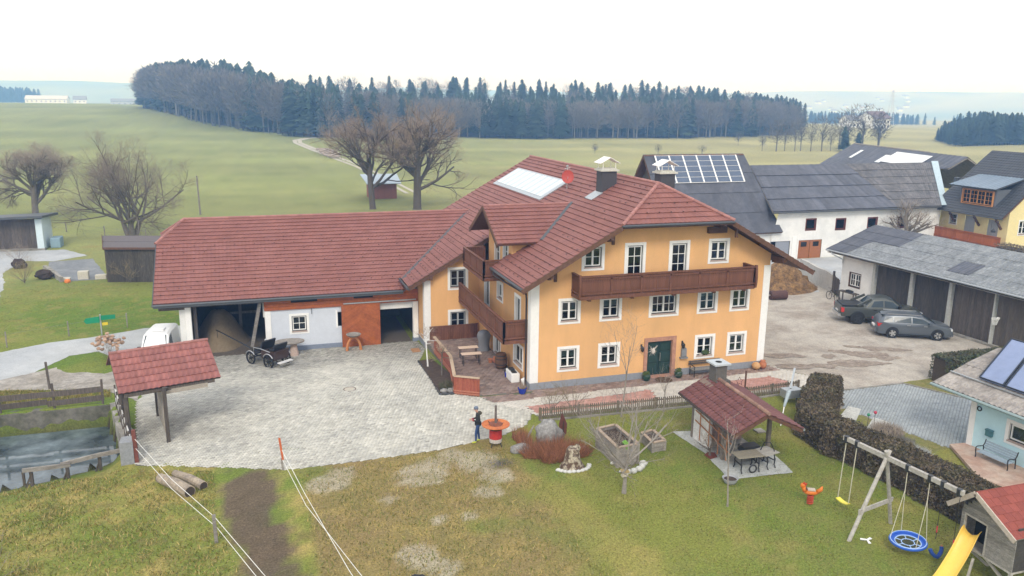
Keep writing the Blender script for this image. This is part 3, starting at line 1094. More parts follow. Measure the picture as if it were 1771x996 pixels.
# dormer face and cheeks
DX = .32
dh = [(1.5, 2.45, 5.5, 7.55), (3.3, 4.2, 6.3, 7.4)]
wall_skin(wl, (DX, 9.6, 0), (0, -1, 0), [(0, 7.93), (2.5, 9.36), (5.0, 7.88)], 5.3, dh)
wall_skin(wl, (DX, 4.6, 0), (1, 0, 0), [(0, 7.8), (3, 7.8)], 5.3)
wall_skin(wl, (3.5, 9.6, 0), (-1, 0, 0), [(0, 7.8), (3.18, 7.8)], 5.3)
wl.add([(0, 4.6, 5.42), (DX, 4.6, 5.42), (DX, 9.6, 5.42), (0, 9.6, 5.42)], [(0, 1, 2, 3)])
wl.build("wall", STUCCO, house)
for x, z, w, h, lay, cu in wins:
    window(house, x, 0, z, w, h, 0, lay, curtain=cu)
for y, z, w, h, lay in WW:
    window(house, 0, y, z, w, h, R(-90), lay, curtain=.5 if w == 1.5 else 0)
for x, z in WG:
    window(house, x, 10.9, z, 1.08, 1.22, 0, (2, 2, 1), curtain=.0, framemat=M("grey_frame", (.35, .37, .38), .6))
window(house, DX, 7.65, 5.5, .95, 2.05, R(-90), (1, 2, 1), trimw=.12)
window(house, DX, 5.85, 6.3, .9, 1.1, R(-90), (1, 2, 2), trimw=.12)
pl = MB()
pl.box(-.05, -.04, -.15, 7.0, 0, .42).box(9.1, -.04, -.15, W_ + .04, 0, .42).box(W_, 0, -.15, W_ + .04, 24, .42)
pl.box(-.04, 0, -.3, -.0, 1.2, .42).box(-3.79, 10.86, -.9, -.0, 10.9, -.05).box(-3.79, 10.9, -.9, -3.75, 13.1, -.05)
each(pl, "plinth", PLINTH, house)
qn = MB()
qn.box(-.055, -.035, .42, .44, .0, 6.15).box(-.055, .0, .42, -.0, .44, 6.15)
qn.box(14.78, -.035, .42, W_ + .05, .0, 6.45).box(W_, 0, .42, W_ + .05, .4, 6.45)
qn.box(-3.80, 10.865, -.05, -3.35, 10.9, 4.2).box(-3.80, 10.9, -.05, -3.75, 11.3, 4.2)
each(qn, "corner_trim", WHITE, house)
# roof
uL, vL = (0, 1, 0), (1, 0, SL)
kL = math.hypot(1, SL)
OL = (-.9, 0, 6.2)
LP = [(y, (x + .9) * kL) for x, y in ((-.9, -1.2), (4.78, -1.2), (8.15, 1.4), (8.15, 24.2), (-4.9, 24.2), (-4.9, 10.45), (.9, 10.45), (.9, 5.06), (-.9, 5.06))]
roof_part(house, OL, uL, vL, LP, TILE, BEAMWOOD, row=.40, per=.30, seed=1)
uR, vR = (0, -1, 0), (-1, 0, SR)
kR = math.hypot(1, SR)
OR = (17.35, 0, 11.33 - SR * 9.2)
RP = [(-y, (17.35 - x) * kR) for x, y in ((17.35, -1.2), (17.35, 24.2), (8.15, 24.2), (8.15, 1.4), (11.6, -1.2))]
roof_part(house, OR, uR, vR, RP, TILE, BEAMWOOD, row=.40, per=.30, seed=2)
vH = Vector((0, 2.6, 1.91))
kH = vH.length
roof_part(house, (4.78, -1.2, 9.42), (1, 0, 0), vH, [(0, 0), (6.82, 0), (3.37, kH)], TILE, BEAMWOOD, row=.38, per=.30, seed=3)
rc = MB()
ridge_caps(rc, (8.15, 24.2, 11.36), (8.15, 1.3, 11.36))
ridge_caps(rc, (4.7, -1.28, 9.44), (8.15, 1.4, 11.38))
ridge_caps(rc, (11.68, -1.28, 9.46), (8.15, 1.4, 11.38))
rc.build("ridge_tile", RIDGE, house, kind="stuff")
sg = MB()
it = []
for r in range(26):
    for c in range(34):
        y = -.8 + c * .75 + (r % 2) * .37
        x = -4.4 + r * .48
        if x > 7.6 or y > 23.8:
            continue
        if x < 0.9 and y < 10.6 and not (x > -.7 and y < 4.9):
            continue
        if x > 4.8 and y < .9:
            continue
        dens = 1.0 if x < (-2 if y > 10.4 else 1.0) else .33
        if .2 < x < 5.4 and 3.8 < y < 10.6 or 4.2 < x < 6.8 and y > 11:
            continue
        if rng.random() < dens:
            it.append((y, (x + .9) * kL))
snow_guards(sg, OL, uL, vL, it)
snow_guards(sg, (4.78, -1.2, 9.42), (1, 0, 0), vH, [(1.7 + .75 * i, .8) for i in range(5)] + [(2.1 + .8 * i, 1.5) for i in range(4)])
sg.build("snow_guard", IRON, house, kind="stuff")
# dormer roof: ridge along x at y 7.1
DZ, DS = 9.57, .587
for sgn in (1, -1):
    u_, v_ = (1, 0, 0), (0, -sgn, DS)
    k = math.hypot(1, DS)
    O_ = (-.78, 7.1 + sgn * 3.15, DZ - 3.15 * DS)
    xe = lambda zz: (zz - 6.2) / SL - .9 + .78
    roof_part(house, O_, u_, v_, [(0, 0), (xe(DZ - 3.15 * DS) + .15, 0), (xe(DZ) + .15, 3.15 * k), (0, 3.15 * k)], TILE, BEAMWOOD, row=.36, per=.30, seed=5, name="dormer_roof")
rc = ridge_caps(MB(), (-.8, 7.1, DZ + .02), (5.0, 7.1, DZ + .02), .09)
rc.build("ridge_tile", RIDGE, house, kind="stuff")
vb = MB()
for y0, y1 in ((-1.2, -1.2),):
    vb.beam((-.98, -1.24, zl(-.98) - .13), (4.74, -1.24, zl(4.74) - .13), .05, .26)
    vb.beam((17.4, -1.24, zr(17.4) - .13), (11.64, -1.24, zr(11.64) - .13), .05, .26)
vb.beam((-4.96, 10.40, zl(-4.96) - .13), (.9, 10.40, zl(.9) - .13), .05, .26)
vb.beam((-.95, 5.10, zl(-.95) - .13), (.9, 5.10, zl(.9) - .13), .05, .22)
for sgn in (1, -1):
    vb.beam((-.82, 7.1 + sgn * 3.2, DZ - 3.2 * DS - .1), (-.82, 7.1, DZ - .1), .05, .24)
each(vb, "verge_board", BEAMWOOD, house)
pu = MB()
for x, s, b in ((.75, zl(.75), 0), (4.2, zl(4.2), 0), (11.2, zr(11.2), 0), (15.4, zr(15.4), 0)):
    pu.beam((x, -1.15, s - .38), (x, .3, s - .38), .20, .24)
    pu.beam((x, -.8, s - .55), (x, .05, s - .62), .18, .16)
for x in (1.35, 4.75):
    pu.beam((x, -.06, zl(x) - 1.25), (x, -.06, zl(x) - .35), .16, .12)
pu.beam((10.7, -.1, 8.75), (11.9, -.1, 8.75), .3, .34)
pu.beam((12.1, -.9, 8.4), (12.1, -.9, 9.1), .14, .14)
pu.beam((-3.4, 10.35, zl(-3.4) - .36), (-3.4, 11, zl(-3.4) - .36), .18, .22)
each(pu, "purlin", BEAMWOOD, house)
sf = MB()     # boarded soffit ends under the hip
sf.beam((4.8, -1.16, 9.28), (11.6, -1.16, 9.28), .06, .16)
sf.build("eave_board", BEAMWOOD, house)
gt = MB()
gt.tube([(4.7, -1.28, 9.36), (11.7, -1.28, 9.36)], .075, 8)
gt.tube([(-.97, -1.25, 6.14), (-.97, 5.1, 6.14)], .075, 8)
gt.tube([(-4.97, 10.3, zl(-4.97) - .06), (-4.97, 24, zl(-4.97) - .06)], .08, 8)
gt.tube([(17.42, -1.25, 6.2), (17.42, 24, 6.2)], .075, 8)
each(gt, "gutter", GUTTER, house)
va = MB()
for a, b, w in (((5.1, 7.1, zl(5.1) + .07), (1.95, 3.95, zl(1.95) + .07), .2), ((1.6, 19.6, 7.66), (-4.9, 12.7, 3.98), .22), ((.85, 5.0, zl(.85) + .06), (2.0, 4.0, zl(2.0) + .06), .15)):
    va.beam(a, b, w, .05)
each(va, "valley_flashing", GUTTER, house)
dp = MB().tube([(-.97, 4.3, 6.06), (-.97, 4.0, 5.85), (-.12, .62, 5.45), (-.12, .52, 5.2), (-.12, .52, .1)], .055, 8)
dp.build("downpipe", M("brown_pipe", (.05, .035, .03), .5), house)
# collectors let into the roof
cm = M("solar_glass", (.46, .53, .56), .12, var=.06, scale=.8, spec=.8)  # pale cyan base colour paints in the reflected sky
for i in range(9):
    y0 = 11.75 + i * 1.185
    for x0, x1 in ((4.72, 6.5),):
        p = MB()
        o = [pt(OL, uL, vL, y, (x + .9) * kL, .12) for y, x in ((y0, x0), (y0 + 1.15, x0), (y0 + 1.15, x1), (y0, x1))]
        p.plate(o[::-1], .08)
        pn = p.build("collector_panel", cm, house)
        e = MB()
        for k in range(1, 3):
            yk = y0 + 1.15 * k / 3
            e.beam(pt(OL, uL, vL, yk, (x0 + .9) * kL, .125), pt(OL, uL, vL, yk, (x1 + .9) * kL, .125), .05, .02)
        each(e, "glazing_bar", WHITE, pn)
fl = MB()
for y0, y1, x0, x1 in ((11.35, 22.6, 4.45, 4.71), (11.35, 22.6, 6.51, 6.62), (11.35, 11.74, 4.71, 6.51), (22.41, 22.6, 4.71, 6.51)):
    fl.plate([pt(OL, uL, vL, y, (x + .9) * kL, .11) for y, x in ((y0, x0), (y0, x1), (y1, x1), (y1, x0))], .08)
each(fl, "collector_flashing", ZINC, house)
# chimneys
for cx, cy, zb, zt in ((6.9, 5.9, 9.6, 11.72), (10.65, 5.3, 9.3, 11.55)):
    c = MB().box(cx - .5, cy - .42, zb, cx + .5, cy + .42, zt)
    ch = c.build("chimney", M("dark_chimney_cladding", (.062, .060, .066), .7, var=.15), house)
    MB().box(cx - .62, cy - .54, zt, cx + .62, cy + .54, zt + .09).box(cx - .5, cy - .42, zt + .09, cx + .5, cy + .42, zt + .18).build("chimney_slab", M("weathered_cap", (.50, .49, .43), .8, var=.25, scale=5), ch)
    cp = MB()
    for sx in (-.42, .42):
        for sy in (-.36, .36):
            cp.beam((cx + sx, cy + sy, zt + .16), (cx + sx, cy + sy, zt + .52), .03, .03)
    cp.plate([(cx - .68, cy - .52, zt + .50), (cx, cy - .52, zt + .86), (cx, cy + .52, zt + .86), (cx - .68, cy + .52, zt + .50)][::1], .03)
    cp.plate([(cx + .68, cy - .52, zt + .50), (cx + .68, cy + .52, zt + .50), (cx, cy + .52, zt + .86), (cx, cy - .52, zt + .86)][::1], .03)
    cp.build("chimney_hood", M("white_sheet", (.80, .79, .76), .5, var=.06), ch)
    cf = MB()
    cf.plate([pt(OL, uL, vL, y, (x + .9) * kL, .075) for y, x in ((cy - .6, cx - 1.2), (cy - .6, cx - .45), (cy + .6, cx - .45), (cy + .6, cx - 1.2))], .03) if cx < 8 else cf.box(cx - .6, cy - .5, zt - 1.8, cx + .6, cy + .5, zt - 1.7)
    cf.build("chimney_flashing", ZINC, ch)
# dish
dsh = MB()
ax = Vector((-.35, -.9, .25)).normalized()
t1 = ax.cross(Vector((0, 0, 1))).normalized()
t2 = t1.cross(ax)
c0 = Vector((6.0, 10.2, 10.95))
vv, ff = [], []
for i, (r, d) in enumerate(((0.02, .0), (.17, .02), (.32, .06), (.41, .10))):
    for j in range(20):
        a = j * math.pi / 10
        vv.append(c0 + (t1 * math.cos(a) + t2 * math.sin(a) * 1.1) * r + ax * d)
for i in range(3):
    for j in range(20):
        ff.append((i * 20 + j, i * 20 + (j + 1) % 20, (i + 1) * 20 + (j + 1) % 20, (i + 1) * 20 + j))
dsh.add(vv, ff)
dsh.add([p - ax * .02 for p in vv], [f[::-1] for f in ff])
dsh.build("satellite_dish", M("red_dish", (.40, .065, .05), .5), house, smooth=True)
MB().tube([(6.0, 10.3, 9.9), (6.0, 10.3, 11.75)], .03, 8).tube([(5.8, 10.3, 11.5), (6.2, 10.3, 11.55)], .02, 6).tube([c0, c0 + ax * .5 - t2 * .2], .018, 6).box(5.93, 10.25, 11.6, 6.07, 10.35, 11.72).build("dish_mast", STEEL, house)
# balconies
balcony(house, [(2.40, 0), (2.40, -1.15), (13.35, -1.15), (13.35, 0)], 5.52, 6.66, [(2.4, -1.15), (13.35, -1.15), (13.35, 0), (2.4, 0)], WOOD)
balcony(house, [(-1.36, 10.88), (-1.36, .68), (0, .68)], 2.78, 3.94, [(-1.36, .68), (0, .68), (0, 10.88), (-1.36, 10.88)], WOOD)
balcony(house, [(0, 9.55), (-1.36, 9.55), (-1.36, 4.85), (0, 4.85)], 5.50, 6.58, [(-1.36, 4.85), (0, 4.85), (0, 9.55), (-1.36, 9.55)], WOOD)
bk = MB()
for x in (3.0, 5.6, 8.2, 10.8, 12.8):
    bk.beam((x, -1.1, 5.34), (x, .1, 5.34), .16, .2)
for x in (2.34, 13.41):
    for i in range(4):
        bk.beam((x, -1.2 - .06 * math.sin(i * .9), 5.45 + i * .33), (x, -1.2 - .06 * math.sin(i * .9 + .9), 5.45 + (i + 1) * .33), .12, .16)
each(bk, "balcony_bracket", WOOD, house)
# front door
dr = MB().box(7.24, .14, .14, 8.04, .2, 2.26).box(8.06, .14, .14, 8.86, .2, 2.26)
door = MB().box(7.24, .195, .14, 8.86, .2, 2.26).add(dr.v, dr.f).build("door", M("dark_green_door", (.010, .032, .028), .4, var=.15, spec=.5), house)
pd = MB()
for x0 in (7.32, 8.14):
    for z0, z1 in ((.26, .85), (.95, 1.55), (1.65, 2.18)):
        pd.box(x0, .115, z0, x0 + .64, .139, z1)
each(pd, "door_panel", M("dark_green_panel", (.014, .042, .036), .4, var=.15, spec=.5), door)
MB().beam((8.14, .08, 1.0), (8.14, .08, 1.5), .03, .03).beam((8.14, .08, 1.02), (8.14, .14, 1.02), .03, .03).beam((8.14, .08, 1.48), (8.14, .14, 1.48), .03, .03).build("handle", STEEL, door)
STONE = M("reddish_marble", (.44, .235, .16), .75, var=.2, scale=3, col2=(.36, .19, .14))
MB().box(7.02, -.06, .0, 7.24, .2, 2.28).box(8.86, -.06, .0, 9.10, .2, 2.28).box(7.02, -.065, 2.26, 9.10, .2, 2.5).box(7.24, -.1, -.02, 8.86, .2, .14).build("door_surround", STONE, house)
# wall lamps
for x in (6.84, 9.52):
    l = MB().lathe([(.02, 1.72), (.09, 1.78), (.11, 1.98), (.05, 2.04), (.02, 2.08)], (x, -.18, 0), 8)
    l.beam((x, -.18, 2.06), (x, -.02, 2.1), .03, .03).box(x - .05, -.03, 1.85, x + .05, -.001, 2.15)
    l.build("wall_lamp", IRON, house)
lb = MB().box(9.46, -.16, 1.2, 9.78, -.001, 1.62).box(9.38, -.22, 1.08, 9.86, -.001, 1.16).lathe([(.16, -.14), (.16, -.002)], (9.62, 0, 1.62), 12, axis='y')
lb.build("letterbox", M("grey_letterbox", (.2, .21, .22), .5), house)
# ------------------------------------------------------------------ the barn wing (z -0.6 on its yard side)
BG = -.6
barn = thing("barn", "long low barn with red tiled roof, open bay and orange sliding door", "barn", (-12, 16, BG))
BS = 4.33 / 6.9
kB = math.hypot(1, BS)
OB = (0, 12.6, 3.27)
vB = (0, 1, BS)
zb = lambda y: 3.27 + BS * (y - 12.6)
hy = 17.37
BP_ = [(-20.62, 0), (-4.75, 0), (-4.75, .35 * kB), (1.55, 6.9 * kB), (-18.95, 6.9 * kB), (-20.62, (hy - 12.6) * kB)]
rf = roof_part(barn, OB, (1, 0, 0), vB, BP_, TILE, BEAMWOOD, row=.37, per=.25, amp=.03, seed=11, th=.16)
rb_ = [(x, (26.4 - 19.5) * kB - (b if b < 6.9 * kB - .01 else 6.9 * kB) + 0) for x, b in ()]
OB2, vB2 = (0, 26.4, 3.27), (0, -1, BS)
roof_part(barn, OB2, (-1, 0, 0), vB2, [(20.62, 0), (20.62, (hy - 12.6) * kB), (18.95, 6.9 * kB), (-1.5, 6.9 * kB), (-1.5, 0)], TILE, BEAMWOOD, row=.37, per=.25, seed=12, th=.16)
hz_ = zb(hy)
vh = Vector((1.67, 0, 7.6 - hz_))
roof_part(barn, (-20.62, 21.63, hz_), (0, -1, 0), vh, [(0, 0), (4.26, 0), (2.13, vh.length)], TILE, BEAMWOOD, row=.37, per=.25, seed=13, th=.1)
rc = MB()
ridge_caps(rc, (-18.95, 19.5, 7.62), (1.5, 19.5, 7.62))
ridge_caps(rc, (-20.7, hy, hz_ + .04), (-18.95, 19.5, 7.64))
ridge_caps(rc, (-20.7, 21.63, hz_ + .04), (-18.95, 19.5, 7.64))
rc.build("ridge_tile", RIDGE, barn, kind="stuff")
sg = MB()
it = []
for r in range(9):
    for c in range(30):
        x = -20.2 + (c + .5 * (r % 2)) * (.72 if r < 3 else 1.3)
        b = .7 + r * .55 if r < 3 else .9 + r * .62
        if x < -5.2 + b * .9 and r < 9 and b < 6.2 and x > -20.4 + (0 if b < 5.5 else 1):
            it.append((x, b))
snow_guards(sg, OB, (1, 0, 0), vB, it)
sg.build("snow_guard", IRON, barn, kind="stuff")
GW = M("barn_stone_white", (.68, .69, .69), .9, var=.06, scale=.8, bump=.2)
wl = MB()
wall_skin(wl, (-14.0, 13.1, 0), (1, 0, 0), [(0, 3.3), (4.95, 3.3)], BG - .2, [(1.70, 2.66, .72, 1.78 + .02), (4.62, 4.95, .9, 1.9)])
wl.add([(-14, 13.1, BG - .2), (-14, 18, BG - .2), (-14, 18, 3.3), (-14, 13.1, 3.3)], [(0, 1, 2, 3)])
wl.build("wall", GREYWALL, barn)
window(barn, -11.82, 13.1, .72, .96, 1.08, 0, (1, 2, 2), trimw=.16)
ot = MB().box(-18.85, 13.05, BG - .2, -18.5, 13.45, 2.9)
ot.box(-14.0, 13.05, BG + .35, -13.62, 13.098, 2.26)
ot.box(-9.42, 13.05, .8, -9.3, 13.098, 2.0)
ot.box(-4.15, 12.95, BG + .3, -3.8, 13.3, 2.3)
each(ot, "corner_trim", WHITE, barn)
each(MB().box(-14.02, 13.04, BG - .2, -9.0, 13.099, BG + .33).box(-4.19, 12.92, BG - .2, -3.79, 13.32, BG + .3), "plinth", M("blue_grey_plinth", (.20, .235, .30), .9, var=.15), barn)
# boarded band over the wall
bd = MB().box(-14.0, 13.0, 2.28, -9.05, 13.099, 2.30)
band = bd.build("upper_band", ORANGEWOOD, barn)
for i, z in enumerate((2.31, 2.53, 2.75, 2.97)):
    MB().box(-14.02, 12.99, z, -3.8, 13.07, z + .205).build("board", ORANGEWOOD, band)
each(MB().box(-12.3, 12.965, 2.76, -10.6, 12.989, 2.93).box(-8.2, 12.965, 2.78, -6.9, 12.989, 2.93), "vent_slot", DARK, band)
# sliding door of herringbone boards
sd = thing
door = MB().box(-9.05, 12.93, BG + .02, -6.45, 12.96, 2.38).build("sliding_door", ORANGEWOOD, barn)
x0, x1, z0, z1 = -9.05, -6.45, BG + .02, 2.38
xm = (x0 + x1) / 2
bwid = .16


def clip_poly(P, x0, x1, z0, z1):
    for ax, lim, sg_ in ((0, x0, 1), (0, x1, -1), (1, z0, 1), (1, z1, -1)):
        Q = []
        for i in range(len(P)):
            a, b = P[i], P[(i + 1) % len(P)]
            da, db = (a[ax] - lim) * sg_, (b[ax] - lim) * sg_
            if da >= 0:
                Q.append(a)
            if da * db < 0:
                t = da / (da - db)
                Q.append((a[0] + (b[0] - a[0]) * t, a[1] + (b[1] - a[1]) * t))
        P = Q
        if not P:
            return P
    return P


for sgn, xa, xb in ((1, x0, xm), (-1, xm, x1)):
    for i in range(-2, 30):
        zc = z0 - 1.3 + i * bwid * 1.35
        s = .62
        if sgn > 0:
            P = [(xa, zc), (xb, zc + s * (xb - xa)), (xb, zc + s * (xb - xa) + bwid * 1.27), (xa, zc + bwid * 1.27)]
        else:
            P = [(xa, zc + s * (xb - xa)), (xb, zc), (xb, zc + bwid * 1.27), (xa, zc + s * (xb - xa) + bwid * 1.27)]
        P = clip_poly(P, xa, xb - .004, z0, z1)
        if len(P) > 2:
            m = MB()
            m.plate([(a, 12.905 + rng.uniform(-.003, .003), b) for a, b in P], .024)
            m.build("board", ORANGEWOOD, door)
MB().beam((-8.9, 12.9, 2.47), (-3.95, 12.9, 2.47), .06, .08).build("door_rail", ZINC, barn)
each(MB().beam((-11.0, 12.95, 2.3), (-11.0, 12.95, 1.9), .04, .04), "drip_pipe", GUTTER, barn)
# dark inside
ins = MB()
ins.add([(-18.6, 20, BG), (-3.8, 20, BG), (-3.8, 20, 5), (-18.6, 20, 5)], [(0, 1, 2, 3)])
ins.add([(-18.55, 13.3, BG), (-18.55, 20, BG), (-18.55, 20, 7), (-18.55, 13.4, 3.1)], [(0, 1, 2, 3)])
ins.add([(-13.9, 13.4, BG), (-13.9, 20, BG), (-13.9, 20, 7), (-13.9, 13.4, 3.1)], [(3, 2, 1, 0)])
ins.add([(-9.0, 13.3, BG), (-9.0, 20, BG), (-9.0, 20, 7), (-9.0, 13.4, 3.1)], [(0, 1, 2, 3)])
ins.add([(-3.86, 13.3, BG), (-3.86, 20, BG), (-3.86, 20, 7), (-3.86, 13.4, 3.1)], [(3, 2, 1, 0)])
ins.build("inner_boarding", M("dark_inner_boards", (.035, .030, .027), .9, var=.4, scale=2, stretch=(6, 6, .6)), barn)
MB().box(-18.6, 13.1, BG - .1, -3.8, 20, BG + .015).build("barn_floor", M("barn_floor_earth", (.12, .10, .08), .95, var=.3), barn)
bw = MB()
wall_skin(bw, (-19.2, 26, 0), (0, -1, 0), [(0, 3.2), (6.5, 7.2), (12.85, 3.35)], BG - .2)
bw.box(-19.2, 13.12, BG - .2, -18.86, 13.5, 3.3).box(-14.1, 13.3, 1.8, -3.9, 13.45, 3.4)
bw.build("gable_wall", WHITEWALL, barn)
be = MB()
be.beam((-14.25, 13.0, 2.95), (-14.9, 12.75, BG + .6), .17, .17)
each(be, "raking_post", GREYWOOD, barn)
be = MB()
be.beam((-20.3, 12.95, 3.02), (-14, 12.95, 3.02), .2, .26)
be.beam((-20.4, 13.2, 2.85), (-18.5, 13.2, 2.85), .2, .3)
be.beam((-18.3, 13.6, BG), (-18.3, 13.6, 3.2), .22, .22)
be.beam((-15.6, 17, BG), (-15.6, 17, 4.8), .2, .2)
be.beam((-16.3, 17, 1.3), (-14.2, 17, 1.3), .08, .16)
each(be, "barn_beam", DARKWOOD, barn)
each(MB().tube([(-20.7, 12.55, 3.18), (-4.9, 12.55, 3.18)], .085, 8), "gutter", GUTTER, barn)
each(MB().beam((-20.66, 12.55, 3.18), (-20.66, hy, hz_ - .06), .05, .22).beam((-20.62, 12.52, 3.1), (-4.9, 12.52, 3.1), .04, .16), "verge_board", GUTTER, barn)
# sand heap in the bay
hp = MB()
n = 18
V, F = [], []
for i in range(9):
    r = i / 8
    for j in range(n):
        a = 2 * math.pi * j / n
        rr = 1.0 + .12 * math.sin(3 * a) + rng.uniform(-.04, .04)
        V.append((-17.0 + 1.95 * r * rr * math.cos(a), 16.3 + 2.1 * r * rr * math.sin(a), BG + 2.35 * (1 - sstep(max(0, r - .12) / .88)) ** .8 + rng.uniform(-.03, .03)))
for i in range(8):
    for j in range(n):
        F.append((i * n + j, (i + 1) * n + j, (i + 1) * n + (j + 1) % n, i * n + (j + 1) % n))
hp.add(V, F)
tag(hp.build("sand_heap", M("shaded_sand", (.20, .155, .10), .95, var=.15, scale=2, bump=.5, fine=.15), smooth=True), "tall heap of pale sand inside the open barn bay", "heap")  # sand colour darkened to stand for the shade inside the bay

# ------------------------------------------------------------------ corrugated and slated roofs
CORR = (0, .35, .85, 1, .85, .35)
FIBRE = M("grey_fibre_cement", (.235, .25, .262), .85, var=.28, scale=1.3, col2=(.165, .178, .188), rnd=.10, fine=.25, bscale=9)
FIBRE2 = M("lichened_fibre_cement", (.225, .205, .19), .9, var=.35, scale=1.2, col2=(.14, .125, .12), rnd=.2, fine=.3, bscale=8)
SLATEW = M("worn_slate", (.155, .15, .152), .85, var=.3, scale=.9, col2=(.105, .105, .112), rnd=.2, fine=.25, bscale=10)

# garage shed
gar = thing("garage_shed", "long garage shed with grey corrugated roof, white end bay and weathered board doors", "shed", (33, 6, 0))
g0, g1 = Vector((32.3, 13.9, 0)), Vector((33.45, -8.0, 0))
gd = (g1 - g0).normalized()
gn = Vector((gd.y, -gd.x, 0))          # out of the front, towards the yard
gb = -gn
zg = 3.72
OG = g0 + gn * .75 - gd * 1.2 + Vector((0, 0, 4.02))
vG = Vector((gb.x, gb.y, .36))
LG = (g1 - g0).length + 1.2
roof_part(gar, OG, gd, vG, [(0, 0), (LG, 0), (LG, 5.3), (0, 5.3)], FIBRE, GREYWOOD, row=1.35, per=.26, amp=.045, lip=.02, wave=CORR, seed=21, th=.06, tname="corrugated_sheet")
roof_part(gar, OG + Vector((gb.x, gb.y, 0)) * 9.97, -gd, Vector((-gb.x, -gb.y, .36)), [(-LG, 0), (0, 0), (0, 5.3), (-LG, 5.3)], FIBRE, GREYWOOD, row=1.35, per=.26, amp=.045, lip=.02, wave=CORR, seed=22, th=.06, tname="corrugated_sheet")
for poly in ([(0.05, .0), (2.3, .0), (2.6, 2.6), (5.2, 2.6), (5.3, 5.25), (0.05, 5.25)], [(11.2, .9), (13.0, .9), (13.0, 2.6), (11.2, 2.6)]):
    m = tiles(MB(), OG, gd, vG, poly, row=1.35, per=.26, amp=.045, lip=.02, wave=CORR, seed=5, lift=.022)
    m.build("dark_sheet", SLATE, gar, kind="stuff")
wl = MB()
wall_skin(wl, g0, gd, [(0, zg), (3.45, zg)], -.15, [(.95, 2.15, 1.25, 2.4)])
wall_skin(wl, g0 + gb * 8.4, -gb, [(0, zg), (4.2, 5.5), (8.4, zg)], -.1)
wall_skin(wl, g1, gb, [(0, zg), (4.2, 5.5), (8.4, zg)], -.1)
wall_skin(wl, g1 + gb * 8.4, -gd, [(0, zg), (22, zg)], -.1)
wl.build("wall", WHITEWALL, gar)
a_g = math.atan2(gd.y, gd.x)
wp = g0 + gd * 1.55
window(gar, wp.x, wp.y, 1.25, 1.2, 1.15, a_g, (2, 2, 2), trimw=.0, surround=BEAMWOOD)
dm = None
pz = MB()
for s in (3.62, 7.3, 10.75, 14.3, 18.2):
    p = g0 + gd * s
    pz.beam((p.x, p.y, -.1), (p.x, p.y, zg), .26 if s < 12 else .12, .3, up=gn)
each(pz, "post", M("pale_post", (.42, .43, .41), .85, var=.2, scale=3), gar)
for s0, s1, mt in ((3.78, 7.15, BLACKWOOD), (7.45, 10.6, BLACKWOOD), (10.9, 14.23, DARKWOOD), (14.38, 18.1, DARKWOOD), (18.3, 21.9, DARKWOOD)):
    c = g0 + gd * (s0 + s1) / 2 + gb * .12
    dd = MB().beam(tuple(g0 + gd * s0 + gb * .16 + Vector((0, 0, 1.8))), tuple(g0 + gd * s1 + gb * .16 + Vector((0, 0, 1.8))), .04, 3.75)
    dpart = dd.build("board_door", mt, gar)
    k = round((s1 - s0) / .21)
    for i in range(k):
        p = g0 + gd * (s0 + (s1 - s0) * (i + .5) / k) + gb * (.12 + rng.uniform(-.006, .006))
        w = (s1 - s0) / k - .012
        MB().beam((p.x, p.y, .03 + rng.uniform(0, .05)), (p.x, p.y, zg - .02), w, .03, up=gn).build("plank", mt, dpart)
cu = MB().beam(tuple(g0 + gd * 10.5 + gn * .15 + Vector((0, 0, .05))), tuple(g0 + gd * 15 + gn * .15 + Vector((0, 0, .05))), .35, .16)
cu.build("door_sill", CONC, gar)
e0, e1 = OG + Vector((0, 0, -.06)), OG + gd * LG + Vector((0, 0, -.06))
each(MB().tube([e0, e1], .085, 8), "gutter", ZINC, gar)
each(MB().tube([e0 + gd * .6, e0 + gd * .7 - Vector((0, 0, .25)), g0 + gd * .1 + gn * .08 + Vector((0, 0, 3.3)), g0 + gd * .1 + gn * .08 + Vector((0, 0, 3.0))], .045, 6), "downpipe", ZINC, gar)
ep = g0 + gn * .35
each(MB().beam(tuple(g0 - gd * 1.1 + gn * .35 + Vector((0, 0, zg + .05))), tuple(g1 + gn * .35 + Vector((0, 0, zg + .05))), .7, .05), "soffit", GREYWOOD, gar)

# basketball hoop on the boards
hp_ = g0 + gd * 14.75 + gn * .2
h = thing("basketball_hoop", "small hoop with white net on the brown garage boards", "hoop", (hp_.x, hp_.y, 1.9))
m = MB()
ring = [(hp_.x + gn.x * .25 + .23 * math.cos(a), hp_.y + gn.y * .25 + .23 * math.sin(a), 2.05) for a in np.arange(0, 6.28, .5236)]
m.tube(ring, .014, 6, closed=True)
m.beam(tuple(hp_ - gn * .08 + Vector((0, 0, 2.05))), tuple(hp_ + gn * .05 + Vector((0, 0, 2.05))), .16, .12)
m.build("rim", WHITE, h)
nt = MB()
for i in range(12):
    a = i * math.pi / 6
    c = Vector((hp_.x + gn.x * .25, hp_.y + gn.y * .25, 0))
    for sgn in (1, -1):
        b = a + sgn * math.pi / 6
        nt.tube([c + Vector((.23 * math.cos(a), .23 * math.sin(a), 2.05)), c + Vector((.16 * math.cos(b), .16 * math.sin(b), 1.8)), c + Vector((.12 * math.cos(a), .12 * math.sin(a), 1.62))], .009, 4, caps=False)
nt.build("net", WHITE, h)

